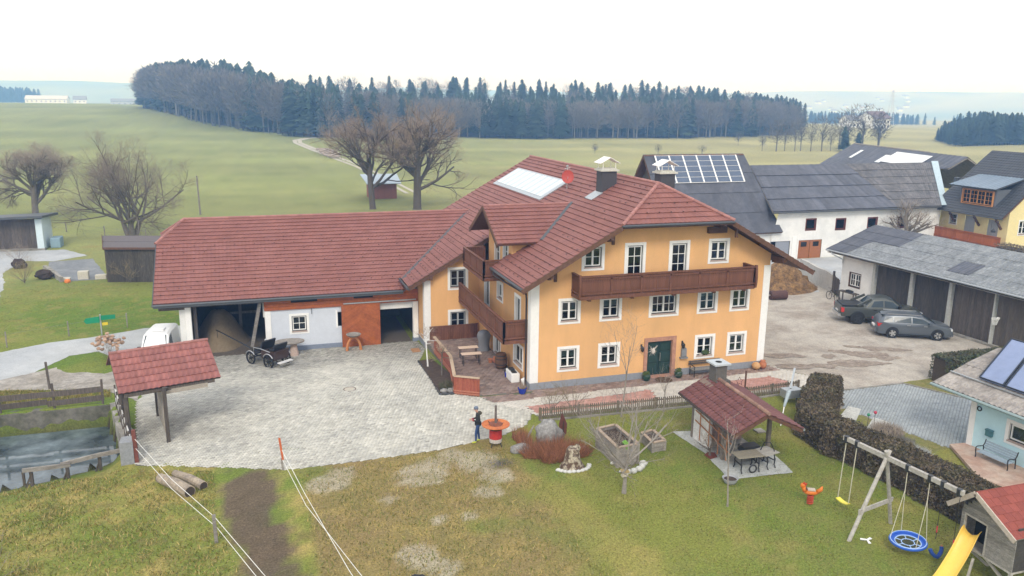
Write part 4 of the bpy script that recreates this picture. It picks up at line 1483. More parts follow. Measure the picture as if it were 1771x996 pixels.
# ------------------------------------------------------------------ white stable with dark roof
st = thing("stable_building", "long white stable with dark slate roof and small red-framed windows", "stable", (48, 33, 0))
OS, vS = (0, 28.9, 5.12), (0, 1, (9.15 - 5.12) / 8.1)
kS = Vector(vS).length
sp = [(34.8, 0), (56.6, 0), (63.6, 8.1 * kS), (38.6, 8.1 * kS), (35.6, .4)]
roof_part(st, OS, (1, 0, 0), vS, [(35.9, 0), (51.5, 0), (51.0, 8.1 * kS), (38.2, 8.1 * kS)], SLATE, GREYWOOD, row=2.25, per=.85, amp=.03, lip=.07, wave=(0, 1, .9, .2), seed=31, tname="roof_sheet")
roof_part(st, OS, (1, 0, 0), vS, [(51.5, 0), (57.4, 0), (63.4, 8.1 * kS), (51.0, 8.1 * kS)], SLATEW, GREYWOOD, row=1.5, per=.3, amp=.04, lip=.05, wave=CORR, seed=32, tname="roof_sheet")
OS2 = (0, 45.1, 5.12)
roof_part(st, OS2, (-1, 0, 0), (0, -1, vS[2]), [(-63.4, 0), (-36, 0), (-36, 8.1 * kS), (-63.4, 8.1 * kS)], SLATE, GREYWOOD, row=2.25, per=.85, amp=.02, lip=.05, seed=33, tname="roof_sheet")
wl = MB()
SW = [(40.45, 2.98), (44.2, 2.88), (48.3, 2.86), (52.3, 2.8)]
sh = [(x - 36.35, x - 35.1, z, z + 1.2) for x, z in SW] + [(3.4, 6.3, -.1, 1.95), (.01, 2.35, -.1, 1.95)]
wall_skin(wl, (36.35, 29.5, 0), (1, 0, 0), [(0, 2.9), (.35, 3.5), (.75, 5.3), (21.65, 5.3)], -.3, sh)
wall_skin(wl, (58, 29.5, 0), (0, 1, 0), [(0, 5.3), (7.5, 9.0), (15, 5.3)], -.3)
wl.build("wall", WHITEWALL, st)
REDFR = M("red_brown_frame", (.17, .045, .03), .7, var=.15)
for x, z in SW:
    window(st, x + .625, 29.5, z, 1.25, 1.2, 0, (1, 1, 1), trimw=0, framemat=REDFR, surround=REDFR)
dm = M("ochre_gate_wood", (.30, .115, .045), .65, var=.25, scale=2, stretch=(5, 5, .6), rnd=.1)
dd = MB().box(39.76, 29.56, .0, 41.17, 29.62, 1.95).box(41.23, 29.56, 0, 42.64, 29.62, 1.95)
each(dd, "gate_leaf", dm, st)
each(MB().box(40.1, 29.535, 1.25, 40.8, 29.558, 1.75).box(41.6, 29.535, 1.25, 42.3, 29.558, 1.75), "gate_light", DARK, st)
MB().box(36.36, 29.6, 0, 38.7, 29.66, 1.95).build("roller_door", M("grey_roller", (.25, .27, .31), .6, var=.1, stretch=(1, 1, 12)), st)
each(MB().box(38.95, 29.44, -.1, 39.4, 29.499, 2.4).box(39.6, 29.44, -.1, 39.72, 29.499, 2.2), "pilaster", WHITE, st)
each(MB().tube([(35.8, 28.84, 5.02), (57.4, 28.84, 5.02)], .08, 8), "gutter", GUTTER, st)
ht = MB().plate([(57.4, 28.86, 5.24), (58.2, 28.86, 5.24), (64.3, 37.0, 9.32), (63.3, 37.0, 9.32)], .05)
ht.build("valley_sheet", M("pale_sheet", (.40, .50, .55), .5, var=.15, scale=2), st)

# higher cross barn with solar panels
sb = thing("solar_barn", "tall dark-gabled barn with a white-framed solar array on its slate roof", "barn", (31, 33, 0))
vS3 = Vector((0, 6.0, 7.6)).normalized()
OS3 = (0, 29.0, 3.0)
L3 = math.hypot(6.0, 7.6)
BL = .8 * L3 / 7.6
roof_part(sb, OS3, (1, 0, 0), vS3, [(24.2, 0), (37.35, 0), (35.9, L3), (24.1, L3)], SLATE, BEAMWOOD, row=2.4, per=.85, amp=.02, lip=.05, wave=(0, 1, .9, .2), seed=41, th=.2, tname="roof_sheet")
roof_part(sb, (0, 41, 3.0), (-1, 0, 0), Vector((0, -6.0, 7.6)).normalized(), [(-37.35, 0), (-24.2, 0), (-24.1, L3), (-35.9, L3)], SLATE, BEAMWOOD, row=2.4, per=.85, amp=.02, lip=.05, seed=42, th=.2, tname="roof_sheet")
wl = MB()
wall_skin(wl, (25.0, 40.6, 0), (0, -1, 0), [(0, 3.2), (5.6, 10.2), (11.2, 3.2)], -.3)
wl.build("gable_wall", DARKWOOD, sb)
wl = MB()
wall_skin(wl, (25.0, 29.6, 0), (1, 0, 0), [(0, 3.3), (12, 3.3)], -.3)
wl.build("wall", WHITEWALL, sb)
PV = M("solar_cell", (.075, .10, .15), .25, var=.15, scale=.8, spec=.6)
arr = MB()
for i in range(6):
    for j in range(5):
        a0, a1 = 25.35 + i * 1.585, 25.35 + (i + 1) * 1.585 - .13
        s0, s1 = L3 * (.635 + j * .068), L3 * (.635 + (j + 1) * .068) - .05
        p = MB().plate([pt(OS3, (1, 0, 0), vS3, a + .09 * (s0 / L3 - .9), s, .16) for a, s in ((a0, s0), (a1, s0), (a1, s1), (a0, s1))], .04)
        p.build("solar_panel", PV, sb)
fr = MB()
for i in range(7):
    a = 25.29 + i * 1.585
    fr.beam(pt(OS3, (1, 0, 0), vS3, a, L3 * .63, .14), pt(OS3, (1, 0, 0), vS3, a, L3 * .975, .14), .15, .05)
for j in range(6):
    fr.beam(pt(OS3, (1, 0, 0), vS3, 25.25, L3 * (.632 + j * .068), .12), pt(OS3, (1, 0, 0), vS3, 34.85, L3 * (.632 + j * .068), .12), .10, .05)
each(fr, "panel_rail", WHITE, sb)

# further barn with skylight sheets
fb = thing("far_barn", "dark-roofed far barn with a large white translucent roof panel, behind the stable", "barn", (75, 55, 0))
LF, dF = Vector((74.58, 63.65, 9.8)), Vector((-.2527, -.9675, 0))
for sg_, pts_ in ((1, [(-.3, 0), (29, 0), (29, 2.6), (17, 5.5), (9, 10.4), (-.3, 10.4)]), (-1, [(-.3, 0), (29, 0), (29, 10.4), (-.3, 10.4)])):
    vF = (Vector((dF.y, -dF.x, 0)) * 9 * sg_ - Vector((0, 0, 5.5))).normalized()
    roof_part(fb, LF, dF, vF, pts_, SLATE, GREYWOOD, row=2.3, per=1.0, amp=.03, lip=.06, wave=(0, 1, .9, .2), seed=51, tname="roof_sheet")
    if sg_ > 0:
        LIGHTP = M("white_polycarbonate", (.72, .74, .75), .35, var=.05)
        for a0, a1, b0, b1 in ((14.2, 22.9, .78, 3.3), (12.9, 14.1, 1.75, 3.6), (4.9, 5.7, 1.4, 3.5)):
            P = [pt(LF, dF, vF, a, b, .16) for a, b in ((a0, b0), (a1, b0), (a1, b1), (a0, b1))]
            n_ = (P[1] - P[0]).cross(P[2] - P[0])
            MB().plate(P if n_.z > 0 else P[::-1], .05).build("roof_light", LIGHTP, fb)
nF = Vector((dF.y, -dF.x, 0))
wl = MB()
wall_skin(wl, LF - Vector((0, 0, 9.8)) - nF * 8.2, nF, [(0, 4.6), (8.2, 9.5), (16.4, 4.6)], -.3)
wall_skin(wl, LF - Vector((0, 0, 9.8)) + nF * 8.2, dF, [(0, 4.7), (9, 4.7)], -.3)
wl.build("wall", WHITEWALL, fb)
each(ridge_caps(MB(), LF + Vector((0, 0, .05)), LF + dF * 19 + Vector((0, 0, .05)), .14, 20), "ridge_flashing", GREYWOOD, fb)

# ------------------------------------------------------------------ yellow house on the right
yh = thing("yellow_house", "pale yellow house with black tiled roof, wide dormer and carved wooden balcony", "house", (64, 26, 0))
YELL = M("pale_yellow_render", (.74, .63, .33), .9, var=.05, scale=.8)
BLK = M("black_tile", (.050, .054, .062), .5, var=.15, scale=1, rnd=.18, spec=.45)
yd = Vector((.0, -1, 0))
OY, uY, vY = Vector((57.6, 30.7, 4.8)), Vector((0, -1, 0)), Vector((1, 0, .86)).normalized()
kY = math.hypot(1, .86)
roof_part(yh, OY, uY, vY, [(0, 0), (9.4, 0), (9.4, 7.2 * kY), (0.6, 7.2 * kY)], BLK, BEAMWOOD, row=.36, per=.33, amp=.03, lip=.03, seed=61)
roof_part(yh, OY + Vector((14.4, 0, 0)), -uY, Vector((-1, 0, .86)).normalized(), [(-9.4, 0), (0, 0), (-.6, 7.2 * kY), (-9.4, 7.2 * kY)], BLK, BEAMWOOD, row=.36, per=.33, amp=.03, lip=.03, seed=62)
wl = MB()
yw = [(1.3, 2.2, 3.2, 4.3), (3.3, 4.6, 2.3, 4.35), (6.2, 7.5, 2.3, 4.3)]
wall_skin(wl, (58.8, 30.2, 0), (0, -1, 0), [(0, 5.5), (8.6, 5.5)], -.3, yw)
wall_skin(wl, (58.8, 21.6, 0), (1, 0, 0), [(0, 5.6), (6, 10.6), (12, 5.6)], -.3, [(1.5, 2.6, 3.0, 4.4)])
wl.build("wall", YELL, yh)
window(yh, 58.8, 30.2 - 1.75, 3.2, .9, 1.1, R(-90), (1, 2, 1), trimw=.1)
GRD = M("grey_shutter", (.32, .33, .34), .7, var=.15)
for a in (3.95, 6.85):
    MB().box(58.86, 30.2 - a - .65, 2.3, 58.95, 30.2 - a + .65, 4.33).build("balcony_door", GRD, yh)
window(yh, 60.85, 21.6, 3.0, 1.1, 1.4, 0, (2, 2, 1), trimw=.12)
balcony(yh, [(57.5, 30.5), (57.5, 21.2)], 1.75, 2.85, [(57.5, 21.2), (58.8, 21.2), (58.8, 30.5), (57.5, 30.5)], ORANGEWOOD, bw=.3)
MB().box(57.3, 21.4, -.2, 58.6, 30.4, 1.5).build("porch_wall", GREYWOOD, yh)
br = MB()
for y in (28.2, 25.0, 22.3):
    for i in range(4):
        br.beam((58.75 - .28 * i, y, 3.5 + .32 * i + .05 * i * i * .3), (58.75 - .28 * (i + 1), y, 3.5 + .32 * (i + 1)), .16, .2)
br.build("eave_bracket", BEAMWOOD, yh)
each(MB().tube([(57.5, 30.8, 4.72), (57.5, 21.2, 4.72)], .08, 8), "gutter", GUTTER, yh)
each(MB().tube([(57.5, 30.75, 4.7), (58.2, 30.5, 4.2), (58.5, 30.4, 3.9), (58.5, 30.4, 0)], .05, 6), "downpipe", GUTTER, yh)
mb = MB()
mb.tube([(57.3, 22.2, 3.4), (57.3, 22.2, 4.3)], .015, 4)
mb.lathe([(.02, 3.75), (.2, 3.5), (.22, 3.3)], (57.4, 22.0, 0), 10)
mb.build("hanging_bell", IRON, yh)
dr = MB()
DMX = 58.65
dr.box(DMX, 23.3, 5.45, DMX + 3.3, 27.8, 7.42)
dor = dr.build("dormer", M("grey_dormer_cladding", (.12, .13, .145), .6, var=.15), yh)
METAL = M("blue_sheet_roof", (.165, .215, .27), .35, var=.12, scale=1, metal=.4, rnd=.1)
OD = Vector((58.1, 29.0, 7.52))
roof_part(yh, OD, (0, -1, 0), Vector((1, 0, .27)).normalized(), [(0, 0), (6.0, 0), (6.0, 4.4), (.3, 4.2)], METAL, GUTTER, row=4.6, per=.45, amp=.05, lip=.0, wave=(0, 0, 1, 0, 0), seed=63, th=.12, name="dormer_roof", tname="standing_seam")
window(yh, DMX - .18, 25.5, 5.70, 3.8, 1.5, R(-90), (4, 3, 2), trimw=0, framemat=M("orange_window_wood", (.50, .22, .07), .5, var=.1), surround=M("orange_window_wood", (1, 1, 1)))
MB().box(61.6, 31.2, 5.5, 62.2, 31.8, 7.9).build("chimney", GUTTER, yh)

# ------------------------------------------------------------------ pale blue house
bh = thing("blue_house", "pale blue low house with corrugated roof and two solar collectors", "house", (20, -14, 0))
BLUE = M("pale_blue_render", (.50, .71, .77), .9, var=.05, scale=.8, bump=.2, bscale=50)
b0 = Vector((17.6, -13.1, 0))
bd_ = Vector((.0963, -.9954, 0))
bn = Vector((bd_.y, -bd_.x, 0))
wl = MB()
wall_skin(wl, b0, bd_, [(0, 2.75), (6.6, 2.75)], -.1, [(1.95, 3.35, 1.17, 2.0)])
wall_skin(wl, b0 + bd_ * 6.6, -bn, [(0, 2.75), (3.2, 4.0)], -.1)
wall_skin(wl, b0 + bd_ * 6.6 - bn * 3.2, -bd_, [(0, 4.0), (6.6, 4.0)], -.1)
wall_skin(wl, b0 - bn * 3.2, bn, [(0, 4.0), (3.2, 2.75)], -.1)
wl.build("wall", BLUE, bh)
wp = b0 + bd_ * 2.65
window(bh, wp.x, wp.y, 1.17, 1.4, .83, math.atan2(bd_.y, bd_.x), (1, 1, 1), trimw=.16)
each(MB().beam(tuple(b0 + bd_ * .14 + bn * .02 + Vector((0, 0, 0))), tuple(b0 + bd_ * .14 + bn * .02 + Vector((0, 0, 2.6))), .28, .05, up=bn), "corner_trim", WHITE, bh)
OBh = Vector((16.79, -11.4, 2.76))
uB = Vector((.072, -.997, 0)).normalized()
vBh = Vector((.997, .072, .36)).normalized()
FIB3 = M("striped_old_fibre", (.30, .275, .25), .9, var=.3, scale=1.5, col2=(.20, .18, .165), rnd=.12, fine=.25, bscale=12)
roof_part(bh, OBh, uB, vBh, [(0, 0), (9, 0), (9, 4.2), (.25, 4.2)], FIB3, GREYWOOD, row=2.1, per=.27, amp=.06, lip=.03, wave=CORR, seed=71, th=.08, tname="corrugated_sheet")
each(MB().tube([OBh - Vector((.06, 0, .04)), OBh + uB * 9 - Vector((.06, 0, .04))], .075, 8), "gutter", M("green_zinc", (.28, .36, .36), .5, metal=.3), bh)
each(MB().beam(pt(OBh, uB, vBh, .1, 1.15, .12), pt(OBh, uB, vBh, 9, 1.15, .12), .07, .05), "snow_rail", ZINC, bh)
SOL = M("blue_collector_glass", (.17, .22, .36), .12, var=.1, scale=.7, spec=.7, col2=(.20, .25, .40))
for a0, a1 in ((1.55, 2.75), (2.87, 4.1), (4.2, 5.4)):
    P = [pt(OBh, uB, vBh, a, b, h_) for a, b, h_ in ((a0, 1.35, .20), (a1, 1.35, .20), (a1 - .75, 4.5, .55), (a0 - .75, 4.5, .55))]
    sc = MB().plate(P, .10).build("solar_collector", SOL, bh)
    e = MB()
    for i in range(4):
        e.beam(P[i] + Vector((0, 0, .012)), P[(i + 1) % 4] + Vector((0, 0, .012)), .06, .05)
    each(e, "collector_frame", M("dark_blue_frame", (.02, .025, .035), .4), sc)
mp = b0 + bd_ * 1.1 + bn * .08
MB().beam(tuple(mp + Vector((0, 0, 1.02))), tuple(mp + Vector((0, 0, 1.3))), .3, .16, up=bn).beam(tuple(mp + Vector((0, 0, 1.28))), tuple(mp + Vector((0, 0, 1.34))), .34, .2, up=bn).build("mailbox", M("teal_mailbox", (.07, .17, .19), .5, var=.1), bh)
tp = b0 + bd_ * .42 + bn * .03 + Vector((0, 0, 2.12))
MB().tube([tp + bd_ * .10 * math.cos(a) + Vector((0, 0, .10 * math.sin(a))) for a in np.arange(0, 6.28, .5)], .028, 6, closed=True).build("wall_ring", IRON, bh)
MB().prism([(16.75, -12.95), (17.6, -13.05), (18.2, -19), (15.6, -19), (15.2, -16)], -.1, .05).build("patio", M("patio_slabs", (.38, .25, .19), .9, var=.2, scale=1.2, col2=(.46, .36, .29)), kind="structure")

# ------------------------------------------------------------------ sheds on the left, field hut
s1 = thing("old_shed", "dark weathered board shed with a lean-to roof beside the asphalt apron", "shed", (-25, 41, -.6))
OL2 = Vector((-27.3, 38.5, 2.55))
uS = Vector((1, -.26, 0)).normalized()
vS2 = Vector((-.1, 1, .17)).normalized()
roof_part(s1, OL2, uS, vS2, [(-.1, 0), (7, 0), (7, 3.6), (-.3, 3.6)], M("felt_roof", (.12, .105, .105), .9, var=.2), DARKWOOD, row=1.8, per=1.1, amp=.01, lip=.03, seed=81, tname="roof_felt")
k = 26
bp = MB().beam(tuple(OL2 + uS * .1 + Vector((.02, .25, -1.6))), tuple(OL2 + uS * 6.8 + Vector((.02, .25, -1.6))), .04, 2.9).build("front_wall", BLACKWOOD, s1)
for i in range(k):
    p = OL2 + uS * (.1 + 6.6 * (i + .5) / k) + Vector((0, .2 + rng.uniform(-.01, .01), 0))
    MB().beam((p.x, p.y, -.7), (p.x, p.y, 2.5 - rng.uniform(0, .04)), 6.6 / k - .015, .03, up=(0, 1, 0)).build("plank", BLACKWOOD, bp)
each(MB().beam((-27.25, 38.7, -.6), (-27.25, 38.7, 2.5), .14, .14).beam((-27.6, 42.3, -.6), (-27.6, 42.3, 3.0), .14, .14).beam((-27.4, 41.8, .7), (-23, 40.8, .7), .1, 2.6), "post", DARKWOOD, s1)
each(MB().beam(pt(OL2, uS, vS2, -.12, -.03, 0), pt(OL2, uS, vS2, -.32, 3.6, 0), .05, .22).beam(pt(OL2, uS, vS2, -.1, -.04, 0), pt(OL2, uS, vS2, 7, -.04, 0), .05, .2), "verge_board", BEAMWOOD, s1)
s2 = thing("open_shed", "flat-roofed shed with brown boarded front and white end wall", "shed", (-40, 60, -.6))
MB().plate([(-46, 57.0, 3.05), (-36.0, 56.8, 3.25), (-35.6, 62.5, 2.85), (-46, 62.5, 2.65)], .25).build("roof", GUTTER, s2)
bp = MB().box(-46, 58.2, -.6, -37.0, 58.3, 2.75).build("front_wall", DARKWOOD, s2)
for i in range(30):
    MB().box(-46 + i * .3, 58.14 + rng.uniform(0, .02), -.6, -46 + i * .3 + .285, 58.2, 2.75).build("plank", DARKWOOD, bp)
each(MB().box(-36.95, 57.6, -.7, -36.3, 62, 2.8), "end_wall", M("light_blue_wall", (.56, .66, .70), .8, var=.1), s2)
each(MB().box(-46, 57.3, -.7, -36.2, 58.1, -.42), "sill_slab", CONC, s2)
hu = thing("field_hut", "small red board hut with pale roof under the big bare trees", "hut", (6, 92, 0))
hw = MB().box(3.7, 90, -.1, 8.0, 94.2, 2.5).build("wall", M("red_board", (.25, .10, .07), .8, var=.3, stretch=(5, 5, 1), rnd=.1), hu)
for i in range(12):
    MB().box(3.72 + i * .355, 89.95, 0, 3.72 + i * .355 + .33, 89.999, 2.45).build("plank", M("red_board", (1, 1, 1)), hw)
MB().plate([(3.1, 89.0, 2.6), (8.6, 89.0, 2.6), (8.9, 95, 3.6), (2.8, 95, 3.6)], .1).build("roof", M("pale_blue_sheet", (.34, .40, .46), .6, var=.15), hu)
# ------------------------------------------------------------------ bare trees and shrubs
class Twigs:
    def __init__(s):
        s.V, s.F, s.a = [], [], []

    def stick(s, p, q, r):
        d = q - p
        t = Vector((rng.uniform(-1, 1), rng.uniform(-1, 1), rng.uniform(-1, 1)))
        w = d.cross(t)
        if w.length < 1e-6:
            return
        w = w.normalized() * r
        w2 = d.cross(w).normalized() * r
        n = len(s.V)
        s.V += [p + w, p - w * .5 + w2 * .87, p - w * .5 - w2 * .87, q]
        s.F += [(n, n + 1, n + 3), (n + 1, n + 2, n + 3), (n + 2, n, n + 3)]
        s.a += [rng.uniform(-1, 1)] * 3


def grow(mb, tw, p, d, L, r, lev, par, q):
    """one limb and what grows on it"""
    nch, lr, ang, gn, wob, droop = par
    k = 4 if lev > 1 else 3
    pts, rr = [p.copy()], [r]
    dd = d.copy()
    for i in range(k):
        dd = (dd + Vector((q.uniform(-1, 1), q.uniform(-1, 1), q.uniform(-.6, 1) * .6 + gn)) * wob).normalized()
        pts.append(pts[-1] + dd * (L / k))
        rr.append(r * (1 - .55 * (i + 1) / k))
    if lev >= 2:
        mb.tube(pts, rr, 6 if lev > 2 else 4, caps=False)
    else:
        for a, b in zip(pts[:-1], pts[1:]):
            tw.stick(a, b + (b - a) * .15, max(r * .8, .007))
    if lev == 0:
        return
    n = nch[lev]
    for i in range(n):
        f = .25 + .75 * (i + q.random()) / n
        j = min(int(f * k), k - 1)
        t = f * k - j
        s = pts[j].lerp(pts[j + 1], t)
        base = (pts[j + 1] - pts[j]).normalized()
        ax = base.cross(Vector((q.uniform(-1, 1), q.uniform(-1, 1), q.uniform(-1, 1))))
        if ax.length < 1e-4:
            continue
        nd = Matrix.Rotation(q.uniform(*ang), 3, ax.normalized()) @ base
        nd = (nd + Vector((0, 0, droop))).normalized()
        grow(mb, tw, s, nd, L * q.uniform(*lr) * (1.15 - .45 * f), max(rr[j] * .55, .005), lev - 1, par, q)


def bare_tree(name, label, cat, loc, trunk_h, limbs, limb_len, r0, lev, seed, nch, lr=(.5, .8), ang=(.45, 1.0), gn=.12, wob=.22, droop=.06, spread=(.35, 1.0), stems=1, group=None, twig=None, bark=None, crown="crown", lo=.72):
    q = random.Random(seed)
    x, y = loc
    z = Tp(x, y) - .08
    t = thing(name, label, cat, (x, y, z), group=group)
    mb, tw = MB(), Twigs()
    par = (nch, lr, ang, gn, wob, droop)
    for s in range(stems):
        a = 6.283 * s / stems + q.uniform(-.5, .5)
        o = Vector((math.cos(a), math.sin(a), 0)) * (0 if stems == 1 else r0 * 1.2)
        lean = Vector((math.cos(a), math.sin(a), 0)) * (0.0 if stems == 1 else .28)
        top = Vector((x, y, z)) + o + (Vector((q.uniform(-.06, .06), q.uniform(-.06, .06), 1)) + lean) * trunk_h
        b = Vector((x, y, z)) + o
        mb.tube([b - Vector((0, 0, .1)), b + Vector((0, 0, .25)), b.lerp(top, .5) + Vector((q.uniform(-.1, .1) * r0 * 2, 0, 0)), top], [r0 * 1.5, r0 * 1.1, r0 * .95, r0 * .8], 9, caps=False)
        for i in range(limbs):
            aa = 6.283 * (i + q.uniform(-.3, .3)) / limbs + s
            el = q.uniform(*spread)
            d = Vector((math.cos(aa) * math.sin(el), math.sin(aa) * math.sin(el), math.cos(el)))
            if stems > 1:
                d = (d + lean).normalized()
            h = lo + (1 - lo) * (i + q.random() * .6) / limbs if lo < .7 else (q.uniform(lo, 1.0) if i else 1.0)
            grow(mb, tw, b.lerp(top, h), d, limb_len * q.uniform(.8, 1.15) * (1.0 if lo > .7 else 1.1 - .35 * (h - lo) / (1 - lo)), r0 * q.uniform(.42, .62), lev, par, q)
    mb.build("trunk", bark or BARK, t)
    V = np.array([tuple(v) for v in tw.V]) - np.array((x, y, z))
    np_mesh(crown, V, np.array(tw.F), twig or TWIG, att=np.array(tw.a), parent=t)
    return t


FULL = (0, 5, 6, 6, 6)
bare_tree("walnut_tree", "bare grey tree with a round crown behind the flat-roofed shed", "tree", (-41.9, 79.9), 5.2, 12, 4.9, .40, 4, 1, (0, 7, 7, 6, 5), spread=(.4, 1.35), droop=.02, lo=.36)
bare_tree("walnut_tree", "broad bare tree with many trunks behind the dark weathered shed", "tree", (-28.3, 64), 2.0, 4, 6.3, .32, 4, 2, (0, 7, 6, 6, 4), spread=(.2, 1.35), stems=4, droop=.0)
OAKT = dict(twig=TWIGRED, bark=M("dark_oak_bark", (.10, .082, .068), .9, var=.3, bump=.4))
bare_tree("oak_tree", "largest bare oak with wide reddish-brown crown, right of the field hut", "tree", (8.7, 76.5), 8.4, 17, 7.4, .56, 4, 3, (0, 6, 6, 6, 4), spread=(.5, 1.4), droop=.03, gn=.10, lo=.30, wob=.3, **OAKT)
bare_tree("oak_tree", "smaller reddish bare oak leaning left of the field hut", "tree", (2.4, 78.2), 8.4, 14, 6.7, .42, 4, 4, (0, 6, 6, 6, 4), spread=(.5, 1.4), droop=.03, gn=.10, lo=.32, wob=.3, **OAKT)
bare_tree("pollard_tree", "small pollarded bare tree with thick trunk in front of the white stable", "tree", (51.6, 27.2), 3.0, 8, 2.6, .38, 3, 5, (0, 5, 5, 4), spread=(.3, 1.3))
# orchard and garden
APT = dict(twig=M("grey_twig", (.26, .225, .19), .9, var=.2, rnd=.3), bark=M("apple_bark", (.26, .235, .205), .9, var=.3, bump=.3))
bare_tree("apple_tree", "bare apple tree with a little bird box on its pale trunk", "tree", (-.18, -12.65), 1.35, 9, 2.5, .085, 3, 6, (0, 3, 4, 4), spread=(.15, 1.35), gn=.25, wob=.2, droop=.15, **APT)
bare_tree("young_fruit_tree", "slender sapling beside the grey pot on the lawn", "tree", (3.35, -14.93), 2.5, 4, 1.25, .035, 2, 7, (0, 3, 3), spread=(.3, .9), gn=.3, wob=.15, **APT)
bare_tree("slim_tree", "tall slim bare sapling at the picket fence opposite the house wall", "tree", (3.3, -5.0), 2.6, 5, 2.2, .04, 2, 8, (0, 4, 4), spread=(.08, .45), gn=.3, wob=.1, **APT)
bare_tree("slim_tree", "short slim sapling at the picket fence nearest the front door", "tree", (5.75, -5.0), 1.5, 5, 1.1, .03, 2, 9, (0, 3, 3), spread=(.2, .9), gn=.3, wob=.15, **APT)
TWY = M("olive_twig", (.24, .19, .10), .9, var=.2, rnd=.3)
for i, (x, y, lb) in enumerate(((-.1, -3.6, "bare yellowish shrub at the left end of the picket fence"), (1.1, -3.7, "bare yellowish shrub second from the left behind the picket fence"))):
    bare_tree("bare_shrub", lb, "shrub", (x, y), .2, 7, 1.2, .03, 2, 20 + i, (0, 4, 4), spread=(.15, .8), gn=.2, wob=.15, twig=TWY)
bare_tree("bare_shrub", "round leafless shrub on the grass left of the asphalt apron", "shrub", (-34.3, 40.1), .2, 14, 1.55, .03, 2, 23, (0, 5, 5), spread=(.1, 1.0), gn=.2, wob=.12, twig=TWY)
bare_tree("bare_shrub", "thin leafless shrub in front of the flat-roofed shed", "shrub", (-36.9, 49.5), .2, 10, 1.5, .03, 2, 24, (0, 4, 4), spread=(.1, .9), gn=.2, wob=.12)
bare_tree("bare_shrub", "leafless climber growing against the dark weathered shed wall", "shrub", (-25.3, 38.0), .3, 10, 1.7, .03, 2, 25, (0, 5, 5), spread=(.1, 1.2), gn=.1, wob=.15, twig=TWY)
bare_tree("bare_shrub", "low thorny bare branch lying in the rough grass at the lower left", "shrub", (-23.6, -12.4), .1, 6, 1.1, .035, 2, 26, (0, 4, 4), spread=(.6, 1.5), gn=.0, wob=.25)
bare_tree("ball_tree", "small round-headed bare tree at the corner of the red terrace fence", "tree", (-4.2, 3.9), 1.55, 10, .62, .045, 2, 27, (0, 5, 5), spread=(.3, 1.8), gn=.05, wob=.2, droop=0, twig=TWIGRED)
bare_tree("ball_tree", "taller white-stemmed bare tree beside the orange house corner", "tree", (-4.55, 6.3), 2.1, 9, .7, .045, 2, 28, (0, 5, 5), spread=(.2, 1.6), gn=.05, wob=.2, droop=0, twig=TWIGRED, bark=WHITE)
# hydrangea by the road
hy_ = bare_tree("hydrangea_shrub", "shrub with dried pale brown flower heads beside the road", "shrub", (-23.7, 14.6), .2, 22, 1.15, .02, 1, 29, (0, 3), spread=(.05, .9), gn=.2, wob=.1)
hm = MB()
q = random.Random(3)
for i in range(46):
    a, r_ = q.uniform(0, 6.28), 1.0 * math.sqrt(q.random())
    hm.c = q.uniform(-1, 1)
    hm.blob((-23.7 + r_ * math.cos(a), 14.6 + r_ * math.sin(a), Tp(-23.7, 14.6) + 1.45 - .45 * r_ * r_ + q.uniform(-.25, .2)), (.13, .13, .10), 6, 5, .25, i)
hm.build("flower_heads", M("dried_flower", (.40, .27, .19), .9, var=.3, rnd=.3), hy_, kind="stuff")
# reddish ornamental grass round the boulder
og = thing("ornamental_grass", "rust-red clump of dry ornamental grass in front of the boulder", "grass clump", (-1.5, -8.3, 0))
tw = Twigs()
for i in range(2300):
    a = q.uniform(0, 6.28)
    r_ = math.sqrt(q.random()) * (.62 + .5 * abs(math.sin(2.3 * a + 1)))
    x, y = -1.55 + 1.45 * r_ * math.cos(a), -8.35 + .85 * r_ * math.sin(a)
    h = q.uniform(.25, 1.05) * (1.1 - .5 * r_)
    tw.stick(Vector((x, y, 0)), Vector((x + q.uniform(-.4, .4) + .25 * math.cos(a), y + q.uniform(-.4, .4) + .25 * math.sin(a), h)), .012)
for i in range(500):
    x, y = q.uniform(-3.0, -2.3), q.uniform(-7.9, -5.9)
    tw.stick(Vector((x, y, 0)), Vector((x + q.uniform(-.2, .2), y + q.uniform(-.2, .2), q.uniform(.3, .8))), .014)
np_mesh("blades", np.array([tuple(v) for v in tw.V]) - np.array((-1.5, -8.3, 0)), np.array(tw.F), M("rusty_grass", (.30, .125, .06), .9, var=.25, rnd=.55), att=np.array(tw.a), parent=og, kind="stuff")


# ------------------------------------------------------------------ woods
def conifer_proto(seed, slim=.19):
    q = random.Random(seed)
    V, F, a = [], [], []
    n = 17
    for t in range(n):
        f = t / n
        z = .12 + .86 * f
        r = slim * (1 - f) ** .55 * q.uniform(.75, 1.15) + .012
        k = 9
        o = q.uniform(0, 6.28)
        for j in range(k):
            an = o + 6.283 * j / k + q.uniform(-.25, .25)
            rr = r * q.uniform(.65, 1.2)
            c, s = math.cos(an), math.sin(an)
            b = len(V)
            w = .5 * rr
            V += [(0, 0, z + .055), (c * rr * .6 - s * w * .6, s * rr * .6 + c * w * .6, z), (c * rr, s * rr, z - .03), (c * rr * .6 + s * w * .6, s * rr * .6 - c * w * .6, z)]
            F += [(b, b + 1, b + 2), (b, b + 2, b + 3)]
            v = q.uniform(-1, 1)
            a += [v, v]
    b = len(V)
    V += [(.012, 0, 0), (-.006, .01, 0), (-.006, -.01, 0), (0, 0, .98)]
    F += [(b, b + 1, b + 3), (b + 1, b + 2, b + 3), (b + 2, b, b + 3)]
    a += [-1, -1, -1]
    return np.array(V), np.array(F), np.array(a)


